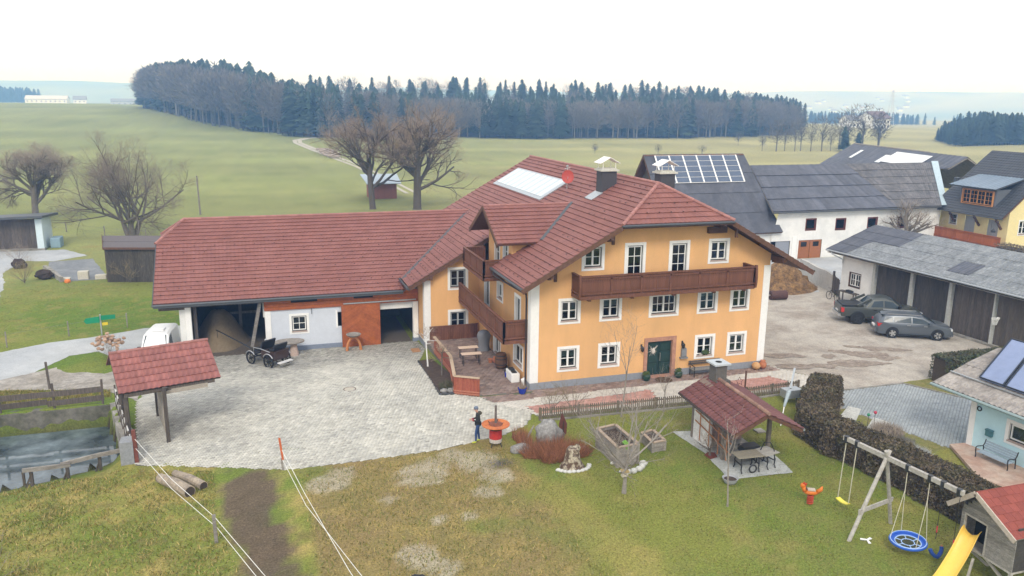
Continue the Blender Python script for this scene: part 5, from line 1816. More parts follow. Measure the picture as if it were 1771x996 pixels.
def decid_proto(seed, n=420, wide=.26):
    q = random.Random(seed)
    V, F, a = [], [], []

    def tri(p, d, L, w):
        t = Vector((q.uniform(-1, 1), q.uniform(-1, 1), q.uniform(-1, 1)))
        s = d.cross(t).normalized() * w
        b = len(V)
        V.extend([tuple(p - s), tuple(p + s), tuple(p + d * L)])
        F.append((b, b + 1, b + 2))
        a.append(q.uniform(-1, 1))
    for i in range(3):
        tri(Vector((0, 0, 0)), Vector((q.uniform(-.05, .05), q.uniform(-.05, .05), 1)), .8, .014)
    for i in range(26):
        tri(Vector((0, 0, q.uniform(.25, .55))), Vector((q.uniform(-.6, .6), q.uniform(-.6, .6), q.uniform(.5, 1))).normalized(), q.uniform(.25, .45), .007)
    while len(F) < n:
        p = Vector((q.gauss(0, .5), q.gauss(0, .5), q.uniform(-1, 1)))
        if p.length > 1:
            continue
        r = Vector((p.x * wide, p.y * wide, .62 + p.z * .37))
        d = (Vector((p.x * .8, p.y * .8, .5 + .4 * p.z)) + Vector((q.uniform(-.6, .6), q.uniform(-.6, .6), q.uniform(-.3, .5)))).normalized()
        tri(r, d, q.uniform(.05, .13), .0055)
    return np.array(V), np.array(F), np.array(a)


CONP = [conifer_proto(i, .20 + .035 * (i % 3)) for i in range(5)]
DECP = [decid_proto(40 + i, 430, .22 + .04 * i) for i in range(4)]
SPRUCE = M("spruce_needles", (.028, .048, .036), .9, var=.2, scale=.08, col2=(.042, .060, .043), rnd=.45, spec=.1)
HARDW = M("bare_hardwood", (.115, .106, .096), .9, var=.15, scale=.05, col2=(.15, .136, .12), rnd=.3, spec=.1)


def wood(name, items, mat, protos, seed, **kw):
    """items = (x, y, height, width factor); one joined mass of single trees"""
    q = random.Random(seed)
    Vs, Fs, As = [], [], []
    n = 0
    for x, y, h, w in items:
        V, F, a = protos[q.randrange(len(protos))]
        an = q.uniform(0, 6.28)
        c, s = math.cos(an), math.sin(an)
        X = np.stack([(V[:, 0] * c - V[:, 1] * s) * h * w, (V[:, 0] * s + V[:, 1] * c) * h * w, V[:, 2] * h], 1) + np.array((x, y, Tp(x, y) - .2))
        Vs.append(X)
        Fs.append(F + n)
        As.append(np.clip(a * .6 + q.uniform(-.7, .7), -1, 1))
        n += len(V)
    if Vs:
        return np_mesh(name, np.concatenate(Vs), np.concatenate(Fs), mat, att=np.concatenate(As), kind="stuff", **kw)


EDGE = [(-69, 461, 23), (-47, 370, 25), (-35.6, 339, 26), (-21, 318, 26), (-10, 296, 24), (4, 273, 19.5), (19, 261, 19), (41, 266, 17.5), (65, 272, 17.5), (88, 267, 16.5), (112, 268, 17.5), (138, 267, 18), (166, 269, 18.5), (198, 274, 18), (224, 276, 15)]
q = random.Random(12)
con, dec = [], []
for i in range(len(EDGE) - 1):
    (xa, ya, ha), (xb, yb, hb) = EDGE[i], EDGE[i + 1]
    L = math.hypot(xb - xa, yb - ya)
    for rown in range(15 if i >= 5 else 9):
        dist = rown * 5.2 + (rown ** 1.5) * .55
        k = max(2, int(L / (3.5 + .25 * rown)))
        for j in range(k):
            f = (j + q.random()) / k
            ex, ey = xa + (xb - xa) * f, ya + (yb - ya) * f
            dx, dy = ex + 14, ey + 41
            D = math.hypot(dx, dy)
            x, y = ex + dx / D * dist + q.uniform(-2, 2), ey + dy / D * dist + q.uniform(-1.5, 1.5)
            h = (ha + (hb - ha) * f) * q.uniform(.86, 1.0)
            # the gap where the lane enters the wood
            b = math.degrees(math.atan2(x + 14, y + 41))
            if abs(b - 6.35) < .22 and dist < 60:
                continue
            pd_ = .5 if i < 2 else (.32 if i < 5 else (.37 if i < 10 else .42))
            if rown < 3:
                pd_ += .14
            if fbm(np.array(x / 16), np.array(y / 16), 77) > 1.0 - pd_ * .98 or q.random() < pd_ * .45:
                dec.append((x, y, h * .92, q.uniform(.95, 1.35)))
            else:
                con.append((x, y, h * (1.0 + (.05 if q.random() < .1 else 0)), q.uniform(.85, 1.25)))
wood("spruce_wood", con, SPRUCE, CONP, 1)
wood("hardwood_edge", dec, HARDW, DECP, 2)
# dark floor of the wood
sheet("wood_floor", [(x + 1, y + 3) for x, y, h in EDGE] + [(x + (x + 14) * .2, y + (y + 41) * .22) for x, y, h in EDGE[::-1]], .15, M("leaf_litter", (.06, .05, .042), .95, var=.3, scale=.2), 12.0)
# right-hand wood and the far ones
con = []
for j in range(9):
    for k in range(34):
        x = 243 + k * 2.7 + q.uniform(-1.2, 1.2) + j * 3.2
        y = 206 + .16 * (x - 243) + j * 4.0 + q.uniform(-1.2, 1.2)
        con.append((x, y, q.uniform(10, 13.5) * min(1, .55 + k * .07), q.uniform(.9, 1.2)))
wood("spruce_plantation", con, SPRUCE, CONP, 3)
con = []
for (x0, y0, x1, y1, n, h) in ((505, 690, 640, 640, 150, 12), (395, 640, 520, 700, 60, 10), (690, 640, 900, 560, 120, 12), (-345, 1180, -292, 1230, 110, 20), (-292, 1250, -262, 1260, 20, 9), (120, 1300, 330, 1400, 60, 10)):
    for i in range(n):
        f = q.random()
        con.append((x0 + (x1 - x0) * f + q.uniform(-8, 8), y0 + (y1 - y0) * f + q.uniform(-18, 18), h * q.uniform(.7, 1.15), q.uniform(1, 1.4)))
wood("far_copse", con, SPRUCE, CONP, 4)


ORD = ('first', 'second', 'third', 'fourth', 'fifth', 'sixth', 'seventh', 'eighth')


def small_tree(name, label, loc, h, kind, seed, w=1.0, group=None):
    V, F, a = (CONP if kind == 'c' else DECP)[seed % (5 if kind == 'c' else 4)]
    x, y = loc
    t = thing(name, label, "tree", (x, y, Tp(x, y) - .1), group=group)
    an = seed * 1.7
    c, s = math.cos(an), math.sin(an)
    X = np.stack([(V[:, 0] * c - V[:, 1] * s) * h * w, (V[:, 0] * s + V[:, 1] * c) * h * w, V[:, 2] * h], 1)
    np_mesh("crown", X, F, SPRUCE if kind == 'c' else HARDW, att=a, parent=t)
    MB().tube([(0, 0, -.2), (0, 0, h * .3), (.05, 0, h * .6)], [h * .016, h * .012, h * .006], 6).build("trunk", BARK, local(t))
    return t


for i, (x, y, h, w) in enumerate(((147, 192, 6, 1), (151, 190, 10.5, 1.5), (155, 191, 9, .9), (157.5, 189, 10.5, .9), (160.5, 190, 11, .9), (163, 188, 10, .8), (166.5, 187, 12, 1.1), (170, 187, 8, .8))):
    small_tree("alder_tree", ORD[i] + " thin bare alder from the left in the row before the dark field spruces", (x, y), h, 'd', i, w, "alders on the field edge")
for i, (x, y, h, w) in enumerate(((179, 194, 11, 1.1), (183, 195, 14, 1.3), (187, 192, 15.5, 1.5), (192, 190, 13, 1.4), (195, 193, 11, 1.2))):
    small_tree("bare_field_tree", ORD[i] + " bushy bare tree of the five in the clump behind the far barn", (x, y), h, 'd', i + 1, w, "bare clump behind the far barn")
for i, (x, y, h) in enumerate(((173.5, 185, 8.5), (176, 187, 7), (178.5, 184, 6.5))):
    small_tree("field_spruce", ORD[i] + " low dark spruce from the left at the foot of the bare clump", (x, y), h, 'c', i, 1.5, "spruces at the clump")
small_tree("field_bush", "lone small dark bush in the middle of the green field", (156, 220), 5.0, 'd', 3, 1.1)
for i, (x, y) in enumerate(((84, 185), (104, 183), (118, 181))):
    small_tree("low_bush", ORD[i] + " low bare bush from the left in the dry field behind the solar barn", (x, y), 3.0, 'd', i, 1.7, "low bushes in the dry field")
# ------------------------------------------------------------------ vehicles
CARGREY = M("grey_car_paint", (.105, .12, .138), .28, var=.04, metal=.25, spec=.5)
PICKUPP = M("olive_grey_paint", (.075, .082, .075), .30, var=.05, metal=.25, spec=.5)
VANW = M("white_van_paint", (.74, .75, .75), .3, var=.03, spec=.5)
CARGL = M("car_glass", (.030, .045, .055), .10, var=.1, spec=.28)
RUB = M("tyre_rubber", (.018, .018, .019), .85, var=.2)
ALLOY = M("alloy_rim", (.55, .56, .57), .3, var=.08, metal=.8)
BLACKRIM = M("black_rim", (.03, .03, .032), .4, var=.1)
REDL = M("red_lamp", (.50, .02, .02), .2, var=.1, spec=.6)
CLEARL = M("clear_lamp", (.55, .58, .6), .15, var=.1, spec=.7)
TRIMB = M("black_plastic", (.02, .02, .021), .6, var=.15)
PLATE_ = M("number_plate_white", (.75, .75, .74), .5, var=.02)


def car(name, label, loc, rz, st, wheels, wr, ww, paint, rim, glasses, extras, s=1.0):
    """st: list of (x, [half profile (y,z) from sill to roof centre]); glasses: (x0,x1,f0,f1) between profile points"""
    t = local(thing(name, label, "car" if name != "pickup_truck" else "pickup", (loc[0], loc[1], Tp(*loc) + .012), rz))
    t.scale = (s, s, s)
    n = len(st[0][1])
    V, F = [], []
    for x, pr_ in st:
        full = [(y, z) for y, z in pr_] + [(-y, z) for y, z in pr_[::-1] if y > 1e-6]
        for y, z in full:
            V.append((x, y, z))
    m = len(V) // len(st)
    for i in range(len(st) - 1):
        for j in range(m):
            F.append((i * m + j, i * m + (j + 1) % m, (i + 1) * m + (j + 1) % m, (i + 1) * m + j))
    F.append(tuple(range(m)))
    F.append(tuple(range((len(st) - 1) * m, len(st) * m))[::-1])
    b = MB().add(V, [f[::-1] for f in F])
    body = b.build("body", paint, t, smooth=True)
    bv = body.modifiers.new("bevel", 'BEVEL')
    bv.width, bv.segments, bv.limit_method, bv.angle_limit = .05, 2, 'ANGLE', R(28)
    wn_ = body.modifiers.new("wn", 'WEIGHTED_NORMAL')

    def surf(x, k, f, side, off):
        i = 0
        while i < len(st) - 2 and x > st[i + 1][0]:
            i += 1
        u = (x - st[i][0]) / (st[i + 1][0] - st[i][0])
        P = []
        for kk in (k, k + 1):
            a, c = st[i][1][kk], st[i + 1][1][kk]
            P.append((a[0] + (c[0] - a[0]) * u, a[1] + (c[1] - a[1]) * u))
        y = P[0][0] + (P[1][0] - P[0][0]) * f
        z = P[0][1] + (P[1][1] - P[0][1]) * f
        return Vector((x, side * (y + off), z + off * .3))
    for g in glasses:
        nm, mt, k, pts = g
        for side in (1, -1):
            P = [surf(x, k, f, side, .012) for x, f in pts]
            q_ = MB().plate(P if side < 0 else P[::-1], .02)
            q_.build(nm, mt, t)
    wm_ = MB().tube([(0, -ww / 2, 0), (0, -ww / 2 + .03, 0), (0, ww / 2 - .03, 0), (0, ww / 2, 0)], [wr * .9, wr, wr, wr * .9], 20)
    tyre = wm_.mesh("tyre", RUB)
    rm = MB().lathe([(wr * .66, ww / 2 - .012), (wr * .62, ww / 2 + .012), (wr * .56, ww / 2 - .01)], n=20, axis='y')
    for i in range(5):
        a = i * 1.2566
        rm.beam((0, ww / 2 + .006, 0), (wr * .6 * math.cos(a), ww / 2 + .006, wr * .6 * math.sin(a)), .10, .03, up=(0, 1, 0))
    rim_me = rm.mesh("rim", rim)
    am = MB().lathe([(wr * 1.17, -.1), (wr * 1.17, .006), (wr * .5, .004)], n=22, axis='y').mesh("wheel_arch", TRIMB)
    for wx, wy in wheels:
        for side in (1, -1):
            w = child("wheel", tyre, t)
            w.location = (wx, side * wy, wr)
            if side < 0:
                w.rotation_euler = (0, 0, math.pi)
            child("rim", rim_me, w)
            a = child("wheel_arch", am, t)
            a.location = (wx, side * (wy + ww / 2 - .022), wr + .03)
            if side < 0:
                a.rotation_euler = (0, 0, math.pi)
    for nm, mt, boxes in extras:
        for bx in boxes:
            MB().box(*bx).build(nm, mt, t)
    return t


def prof5(w, sill, belt, wr_, roof, wroof, bulge=.04):
    return [(w - .06, sill), (w, sill + .2), (w + bulge * .3, belt - .2), (w - .02, belt), (wr_, roof - .09), (wroof, roof - .01), (0, roof)]


# estate car, nose to the right
hw = .88
ST = [(-2.30, prof5(.70, .42, .78, .62, .82, .3)), (-2.24, prof5(.82, .30, .95, .70, .98, .4)), (-2.12, prof5(.86, .24, 1.0, .66, 1.20, .45)), (-1.85, prof5(hw, .22, 1.0, .64, 1.42, .5)), (-1.2, prof5(hw, .27, .98, .64, 1.48, .52)), (-.2, prof5(hw, .27, .97, .64, 1.49, .52)),
      (.45, prof5(hw, .27, .96, .65, 1.42, .52)), (1.15, prof5(hw, .27, .955, .74, 1.05, .60)), (1.28, prof5(hw, .27, .95, .78, .985, .62)), (1.9, prof5(.86, .2, .84, .72, .88, .5)), (2.15, prof5(.78, .24, .74, .62, .78, .4)), (2.26, prof5(.62, .30, .62, .5, .66, .3))]
ang_c = R(-29)
wag = car("station_wagon", "shiny grey estate car with silver rims parked nearest the viewer in the yard", (29.55, 3.0), ang_c, ST, [(-1.36, .825), (1.30, .825)], .325, .2, CARGREY, ALLOY,
          [("side_window", CARGL, 3, [(-1.98, .10), (-1.38, .10), (-1.38, .86), (-1.78, .80)]), ("side_window", CARGL, 3, [(-1.32, .10), (-.30, .10), (-.30, .88), (-1.32, .87)]), ("side_window", CARGL, 3, [(-.22, .10), (.95, .10), (.42, .80), (-.22, .88)])],
          [("tail_light", REDL, [(-2.27, .52, .74, -2.02, .865, .92), (-2.27, -.865, .74, -2.02, -.52, .92)]), ("headlight", CLEARL, [(1.98, .5, .62, 2.17, .8, .76), (1.98, -.8, .62, 2.17, -.5, .76)]), ("bumper", CARGREY, [(-2.36, -.72, .32, -2.2, .72, .56), (2.15, -.6, .24, 2.3, .6, .42)]), ("number_plate", PLATE_, [(-2.385, -.26, .58, -2.3, .26, .69)]), ("wing_mirror", CARGREY, [(.72, .9, .98, .9, 1.08, 1.12), (.72, -1.08, .98, .9, -.9, 1.12)]), ("roof_rail", ALLOY, [(-1.7, .56, 1.475, .3, .60, 1.515), (-1.7, -.60, 1.475, .3, -.56, 1.515)]), ("door_handle", ALLOY, [(-.55, -.925, .86, -.35, -.89, .89), (.45, -.925, .85, .65, -.89, .88)]), ("sill_trim", TRIMB, [(-1.0, -.91, .2, .95, -.86, .27), (-1.0, .86, .2, .95, .91, .27)])], s=1.10)
glp = MB().plate([(-2.20, -.60, 1.0), (-2.20, .60, 1.0), (-1.93, .52, 1.38), (-1.93, -.52, 1.38)][::-1], .03)
glp.build("rear_window", CARGL, wag)
MB().plate([(1.17, -.66, 1.05), (1.17, .66, 1.05), (.50, .55, 1.43), (.50, -.55, 1.43)], .03).build("windscreen", CARGL, wag)
MB().beam((-1.98, -.50, 1.44), (-1.78, -.0, 1.475), .3, .03).build("roof_spoiler", CARGREY, wag)

# pickup
pf = lambda w, sill, belt, wr_, roof, wroof: prof5(w, sill, belt, wr_, roof, wroof, .06)
SP = [(-2.66, pf(.86, .55, 1.08, .8, 1.12, .5)), (-2.6, pf(.92, .50, 1.15, .86, 1.20, .6)), (-1.25, pf(.93, .5, 1.17, .86, 1.24, .6)), (-1.05, pf(.93, .45, 1.17, .84, 1.30, .6)), (-.62, pf(.93, .45, 1.16, .70, 1.74, .56)), (.1, pf(.93, .45, 1.15, .70, 1.80, .56)), (.62, pf(.93, .45, 1.14, .70, 1.74, .56)), (1.30, pf(.93, .45, 1.12, .80, 1.24, .66)), (1.45, pf(.93, .45, 1.10, .84, 1.16, .66)), (2.25, pf(.92, .45, 1.02, .78, 1.07, .6)), (2.52, pf(.84, .5, .92, .7, .96, .5)), (2.62, pf(.74, .55, .8, .6, .84, .4))]
pk = car("pickup_truck", "dark olive-grey pickup truck parked behind the estate car by the garage", (29.9, 6.75), R(-24), SP, [(-1.58, .85), (1.55, .85)], .40, .27, PICKUPP, BLACKRIM,
         [("side_window", CARGL, 3, [(-.78, .12), (.02, .10), (.02, .86), (-.56, .82)]), ("side_window", CARGL, 3, [(.10, .10), (1.18, .12), (.62, .82), (.10, .86)])],
         [("tail_light", REDL, [(-2.67, .74, .82, -2.5, .955, 1.12), (-2.67, -.955, .82, -2.5, -.74, 1.12)]), ("rear_bumper", ALLOY, [(-2.82, -.8, .5, -2.62, .8, .66)]), ("headlight", CLEARL, [(2.36, .5, .78, 2.58, .86, .92), (2.36, -.86, .78, 2.58, -.5, .92)]), ("tailgate", PICKUPP, [(-2.70, -.74, .7, -2.6, .74, 1.16)]), ("bed_cover", TRIMB, [(-2.58, -.76, 1.21, -1.2, .76, 1.265)]), ("running_board", TRIMB, [(-.95, -1.02, .38, 1.05, -.88, .44), (-.95, .88, .38, 1.05, 1.02, .44)]), ("wing_mirror", TRIMB, [(.95, .94, 1.16, 1.1, 1.18, 1.36), (.95, -1.18, 1.16, 1.1, -.94, 1.36)]), ("door_handle", TRIMB, [(-.6, -.985, 1.0, -.4, -.93, 1.04), (.3, -.985, 1.0, .5, -.93, 1.04)]), ("number_plate", PLATE_, [(-2.73, -.26, .72, -2.7, .26, .83)])], s=1.10)
each(MB().beam((-1.62, -.82, 1.24), (-.75, -.70, 1.70), .10, .16).beam((-1.62, .82, 1.24), (-.75, .70, 1.70), .10, .16), "sports_bar", PICKUPP, pk)
MB().plate([(-1.05, -.66, 1.30), (-1.05, .66, 1.30), (-.68, .56, 1.68), (-.68, -.56, 1.68)][::-1], .04).build("rear_window", CARGL, pk)
MB().plate([(1.30, -.70, 1.25), (1.30, .70, 1.25), (.68, .58, 1.74), (.68, -.58, 1.74)], .03).build("windscreen", CARGL, pk)
MB().box(1.55, -.3, 1.08, 2.1, .3, 1.15).build("bonnet_scoop", PICKUPP, pk)
# van, nose to the viewer
SV = [(-2.15, pf(.80, .3, .9, .74, 1.75, .55)), (-2.08, pf(.86, .25, .95, .76, 1.90, .6)), (-.2, pf(.86, .25, .95, .76, 1.98, .62)), (.55, pf(.86, .25, .95, .76, 1.92, .62)), (1.30, pf(.86, .25, .95, .80, 1.15, .7)), (1.42, pf(.86, .25, .92, .80, 1.04, .66)), (1.95, pf(.82, .28, .8, .7, .86, .5)), (2.08, pf(.7, .32, .7, .6, .74, .4))]
vn = car("white_van", "white van parked on the road beside the barn, windscreen facing the viewer", (-20.55, 13.3), R(-97), SV, [(-1.3, .80), (1.3, .80)], .31, .2, VANW, ALLOY,
         [("side_window", CARGL, 3, [(.0, .12), (1.1, .12), (.58, .86), (.0, .9)])],
         [("headlight", CLEARL, [(1.86, .46, .62, 2.05, .78, .76), (1.86, -.78, .62, 2.05, -.46, .76)]), ("bumper", TRIMB, [(1.98, -.7, .28, 2.14, .7, .48)]), ("wing_mirror", TRIMB, [(.85, .88, 1.0, 1.0, 1.08, 1.22), (.85, -1.08, 1.0, 1.0, -.88, 1.22)]), ("roof_hatch", VANW, [(-.6, -.35, 1.97, .1, .35, 2.06)]), ("number_plate", PLATE_, [(2.12, -.26, .36, 2.15, .26, .47)])], s=1.0)
MB().plate([(1.30, -.72, 1.14), (1.30, .72, 1.14), (.60, .62, 1.86), (.60, -.62, 1.86)], .03).build("windscreen", CARGL, vn)

# ------------------------------------------------------------------ carriage, table, stool
ca = local(thing("horse_carriage", "black four-wheeled horse carriage with raised pole in front of the barn", "carriage", (-13.95, 10.6, Tp(-14, 10.6) + .03), R(129)))
ca.scale = (1.04, 1.04, 1.04)
for wx in (-.8, .8):
    for s in (1, -1):
        r_ = .36 if wx > 0 else .40
        rg = [(wx + r_ * math.cos(a), s * .66, r_ + r_ * math.sin(a)) for a in np.arange(0, 6.28, .3142)]
        wh_ = MB().tube(rg, .05, 8, closed=True).build("wheel", RUB, ca)
        sp = MB().lathe([(.07, -.09), (.07, .09)], (wx, s * .66, r_), 10, axis='y')
        for i in range(8):
            a = i * .7854
            sp.beam((wx, s * .66, r_), (wx + (r_ - .02) * math.cos(a), s * .66, r_ + (r_ - .02) * math.sin(a)), .035, .03)
        sp.build("spokes", IRON, wh_)
        MB().tube([(wx + (r_ + .09) * math.cos(a), s * .68, r_ + (r_ + .09) * math.sin(a)) for a in np.arange(.5, 2.7, .25)], .03, 6).build("mudguard", STEEL, ca)
each(MB().beam((-1.1, .35, .5), (1.1, .35, .5), .07, .07).beam((-1.1, -.35, .5), (1.1, -.35, .5), .07, .07).beam((.8, -.62, .36), (.8, .62, .36), .06, .06).beam((-.8, -.62, .4), (-.8, .62, .4), .06, .06), "frame", IRON, ca)
DKBR = M("dark_brown_lacquer", (.045, .022, .016), .35, var=.15, spec=.5)
MB().add([(-1.2, -.55, .5), (-.1, -.55, .5), (-.1, .55, .5), (-1.2, .55, .5), (-1.25, -.58, 1.05), (-.05, -.58, .95), (-.05, .58, .95), (-1.25, .58, 1.05)], [(0, 3, 2, 1), (4, 5, 6, 7), (0, 1, 5, 4), (1, 2, 6, 5), (2, 3, 7, 6), (3, 0, 4, 7)]).build("body", DKBR, ca)
SEATB = M("black_leather", (.016, .016, .018), .4, var=.2)
each(MB().box(.1, -.5, .85, .6, .5, .99).box(-1.05, -.5, 1.05, -.6, .5, 1.15), "seat", SEATB, ca)
each(MB().beam((.05, 0, .95), (-.15, 0, 1.5), 1.0, .1, up=(1, 0, 0)).beam((-1.05, 0, 1.1), (-1.2, 0, 1.45), 1.0, .09, up=(1, 0, 0)), "backrest", SEATB, ca)
MB().box(.6, -.45, .55, 1.35, .45, .6).build("footboard", IRON, ca)
each(MB().tube([(.7, -.5, .62), (.7, -.5, 1.0), (0, -.55, 1.05), (-.9, -.6, 1.0)], .025, 6).tube([(.7, .5, .62), (.7, .5, 1.0), (0, .55, 1.05), (-.9, .6, 1.0)], .025, 6), "side_rail", STEEL, ca)
MB().box(-1.65, -.5, .36, -1.4, .5, .42).build("rear_step", M("pale_step", (.62, .62, .62), .5), ca)
each(MB().beam((-1.15, .4, .48), (-1.45, .4, .38), .04, .04).beam((-1.15, -.4, .48), (-1.45, -.4, .38), .04, .04), "step_bracket", IRON, ca)
MB().tube([(1.0, 0, .55), (2.6, .1, .95), (4.4, .2, 1.35), (4.6, .2, 1.38)], [.05, .045, .04, .035], 8).tube([(4.5, .2, 1.36), (4.5, .2, .9)], .02, 6).build("pole", IRON, ca)
MB().lathe([(.06, 1.0), (.09, 1.05), (.09, 1.25), (.04, 1.3)], (.75, -.5, 0), 8).build("carriage_lamp", STEEL, ca)

z0 = Tp(-12.35, 12.0)
tb = thing("pedestal_table", "oval weathered table on a single stone pedestal by the grey barn wall", "table", (-12.35, 12.0, z0))
MB().add(*(lambda m_: (m_.v, m_.f))(MB().lathe([(.95, z0 + .90), (1.0, z0 + .94), (.98, z0 + 1.02), (.0, z0 + 1.03)], (0, 0, 0), 22)))
m = MB().lathe([(.90, z0 + .90), (.96, z0 + .94), (.94, z0 + 1.02)], (0, 0, 0), 24)
m.v = [(x * 1.0 - 12.55, y * .62 + 12.05, z) for x, y, z in m.v]
m.build("tabletop", GREYWOOD, tb)
MB().lathe([(.32, z0), (.27, z0 + .3), (.2, z0 + .7), (.24, z0 + .9)], (-12.3, 12.0, 0), 8).build("pedestal", M("pink_stone", (.48, .37, .31), .85, var=.2, scale=4), tb)
z0 = Tp(-8.4, 12.0)
sl = thing("arch_stool", "orange bent-wood arch carrying a grey wooden bowl by the sliding door", "stool", (-8.4, 12.0, z0))
MB().tube([(-8.4 + .46 * math.cos(a), 12.0, z0 + (.92 * math.sin(a) if 0 < a < 3.14 else 0)) for a in np.linspace(0, math.pi, 13)], [.10, .095, .09, .085, .085, .085, .085, .085, .085, .085, .09, .095, .10], 8).build("arch_leg", M("orange_stripped_wood", (.50, .20, .075), .6, var=.2, scale=4), sl)
MB().lathe([(.18, z0 + .98), (.42, z0 + 1.06), (.50, z0 + 1.16), (.45, z0 + 1.17), (.36, z0 + 1.08), (.05, z0 + 1.05)], (-8.4, 12.0, 0), 18).build("seat", GREYWOOD, sl)

# manhole, person, stove
z0 = Tp(-9.71, 3.05) + .034
mh = thing("manhole_cover", "round pale manhole cover set in the courtyard paving", "manhole", (-9.71, 3.05, z0))
MB().lathe([(.36, z0 - .02), (.36, z0 + .006), (.31, z0 + .006), (.31, z0 - .02)], (-9.71, 3.05, 0), 28).build("rim", M("rusty_iron", (.13, .09, .065), .8, var=.3), mh)
MB().lathe([(.305, z0 - .02), (.305, z0 + .003), (.0, z0 + .004)], (-9.71, 3.05, 0), 28).build("lid", M("cover_concrete", (.44, .40, .33), .9, var=.15), mh)


def person():
    P0 = (-4.70, -6.02)
    t = local(thing("person", "person in dark hooded jacket, jeans, yellow shoes and grey beanie looking down at their hands", "person", (P0[0], P0[1], Tp(*P0) + .03), R(172)))
    # local: facing +x
    J = {}
    ed = []
    pts = [("pelvis", (0, 0, .95), .135), ("belly", (.0, 0, 1.10), .135), ("chest", (-.01, 0, 1.30), .150), ("neckb", (.015, 0, 1.47), .075), ("neck", (.045, 0, 1.53), .055), ("headb", (.085, 0, 1.60), .078), ("head", (.11, 0, 1.68), .092), ("headt", (.115, 0, 1.74), .075)]
    for s, k in ((1, "l"), (-1, "r")):
        dx = .16 if s > 0 else -.06
        pts += [(k + "hip", (0, s * .09, .90), .105), (k + "knee", (dx * .55 + .03, s * .105, .50), .066), (k + "calf", (dx * .7, s * .11, .34), .060), (k + "ank", (dx * .9 - .02, s * .115, .10), .045), (k + "heel", (dx * .9 - .02, s * .115, .05), .045), (k + "toe", (dx * .9 + .17, s * .13, .04), .036),
                (k + "sh", (-.01, s * .175, 1.41), .080), (k + "elb", (.02, s * .235, 1.14), .055), (k + "wri", (.26, s * .10, 1.15), .036), (k + "palm", (.33, s * .065, 1.16), .033)]
    for i, (n_, p, r) in enumerate(pts):
        J[n_] = i
    E_ = [("pelvis", "belly"), ("belly", "chest"), ("chest", "neckb"), ("neckb", "neck"), ("neck", "headb"), ("headb", "head"), ("head", "headt")]
    for k in "lr":
        E_ += [("pelvis", k + "hip"), (k + "hip", k + "knee"), (k + "knee", k + "calf"), (k + "calf", k + "ank"), (k + "ank", k + "heel"), (k + "heel", k + "toe"), ("chest", k + "sh"), (k + "sh", k + "elb"), (k + "elb", k + "wri"), (k + "wri", k + "palm")]
    me = bpy.data.meshes.new("skeleton")
    me.from_pydata([p for _, p, _ in pts], [(J[a], J[b]) for a, b in E_], [])
    o = link(bpy.data.objects.new("skeleton", me))
    o.modifiers.new("skin", 'SKIN')
    for i, (_, _, r) in enumerate(pts):
        sv = me.skin_vertices[0].data[i]
        sv.radius = (r, r)
        sv.use_root = (i == 0)
    ss = o.modifiers.new("ss", 'SUBSURF')
    ss.levels = ss.render_levels = 2
    bpy.context.view_layer.update()
    bm_ = bpy.data.meshes.new_from_object(o.evaluated_get(bpy.context.evaluated_depsgraph_get()))
    bpy.data.objects.remove(o)
    bm_.name = "body"
    SKIN = M("skin", (.52, .30, .22), .6, var=.05)
    JACK = M("dark_jacket", (.022, .024, .022), .8, var=.2)
    JEAN = M("blue_jeans", (.030, .062, .16), .85, var=.2, scale=12)
    SHOE = M("yellow_green_shoe", (.46, .52, .05), .6, var=.15)
    for x in (SKIN, JACK, JEAN, SHOE):
        bm_.materials.append(x)
    if len(bm_.materials) > 4:
        bm_.materials.pop(index=0)
    for p in bm_.polygons:
        c = p.center
        arm = c.x > .14 and 1.0 < c.z < 1.3
        if c.z < .105:
            i = 3
        elif c.z < .93:
            i = 2
        elif arm and c.x > .26:
            i = 0
        elif c.z > 1.52:
            i = 0
        else:
            i = 1
        p.material_index = i
        p.use_smooth = True
    child("body", bm_, t)
    # jacket hem and hood, hair and beanie, face
    MB().lathe([(.150, .86), (.165, .92), (.160, 1.02)], (0, 0, 0), 16, caps=False).build("jacket_hem", JACK, t, smooth=True)
    MB().blob((-.06, 0, 1.47), (.13, .15, .09), 12, 8, .04, 1).build("hood", M("olive_hood", (.055, .052, .038), .9, var=.2), t, smooth=True)
    bn_ = MB().blob((.095, 0, 1.725), (.118, .105, .10), 14, 9, .0, 1)
    bn_.build("beanie", M("grey_blue_beanie", (.13, .16, .21), .9, var=.15, scale=30), t, smooth=True)
    fc = MB().blob((.207, 0, 1.655), (.022, .014, .022), 8, 6, 0, 1)
    fc.build("nose", SKIN, t, smooth=True)
    for s in (1, -1):
        MB().blob((.188, s * .034, 1.683), (.010, .013, .009), 8, 5, 0, 1).build("eye", DARK, t, smooth=True)
        MB().blob((.095, s * .098, 1.655), (.026, .014, .036), 8, 6, 0, 1).build("ear", SKIN, t, smooth=True)
    MB().box(.186, -.025, 1.612, .196, .025, 1.619).build("mouth", M("lip", (.35, .14, .12), .6), t)
    for s in (1, -1):
        h = Vector((.34, s * .06, 1.16))
        for i, (dy, L) in enumerate(((.027, .066), (.009, .076), (-.009, .072), (-.027, .056))):
            a = h + Vector((.012, dy, .0))
            b = a + Vector((L * .55, -s * .006, .004))
            c = b + Vector((L * .35, -s * .012, -.022))
            MB().tube([a, b, c], [.0095, .009, .0075], 6).build("finger", SKIN, t, smooth=True)
        MB().tube([h + Vector((-.03, -s * .028, .01)), h + Vector((.0, -s * .045, .025)), h + Vector((.03, -s * .045, .032))], [.011, .010, .008], 6).build("thumb", SKIN, t, smooth=True)
        MB().tube([(.20, s * .135, 1.148), (.265, s * .098, 1.151)], [.047, .045], 10).build("cuff", M("dark_red_cuff", (.25, .03, .045), .8), t, smooth=True)
    return t


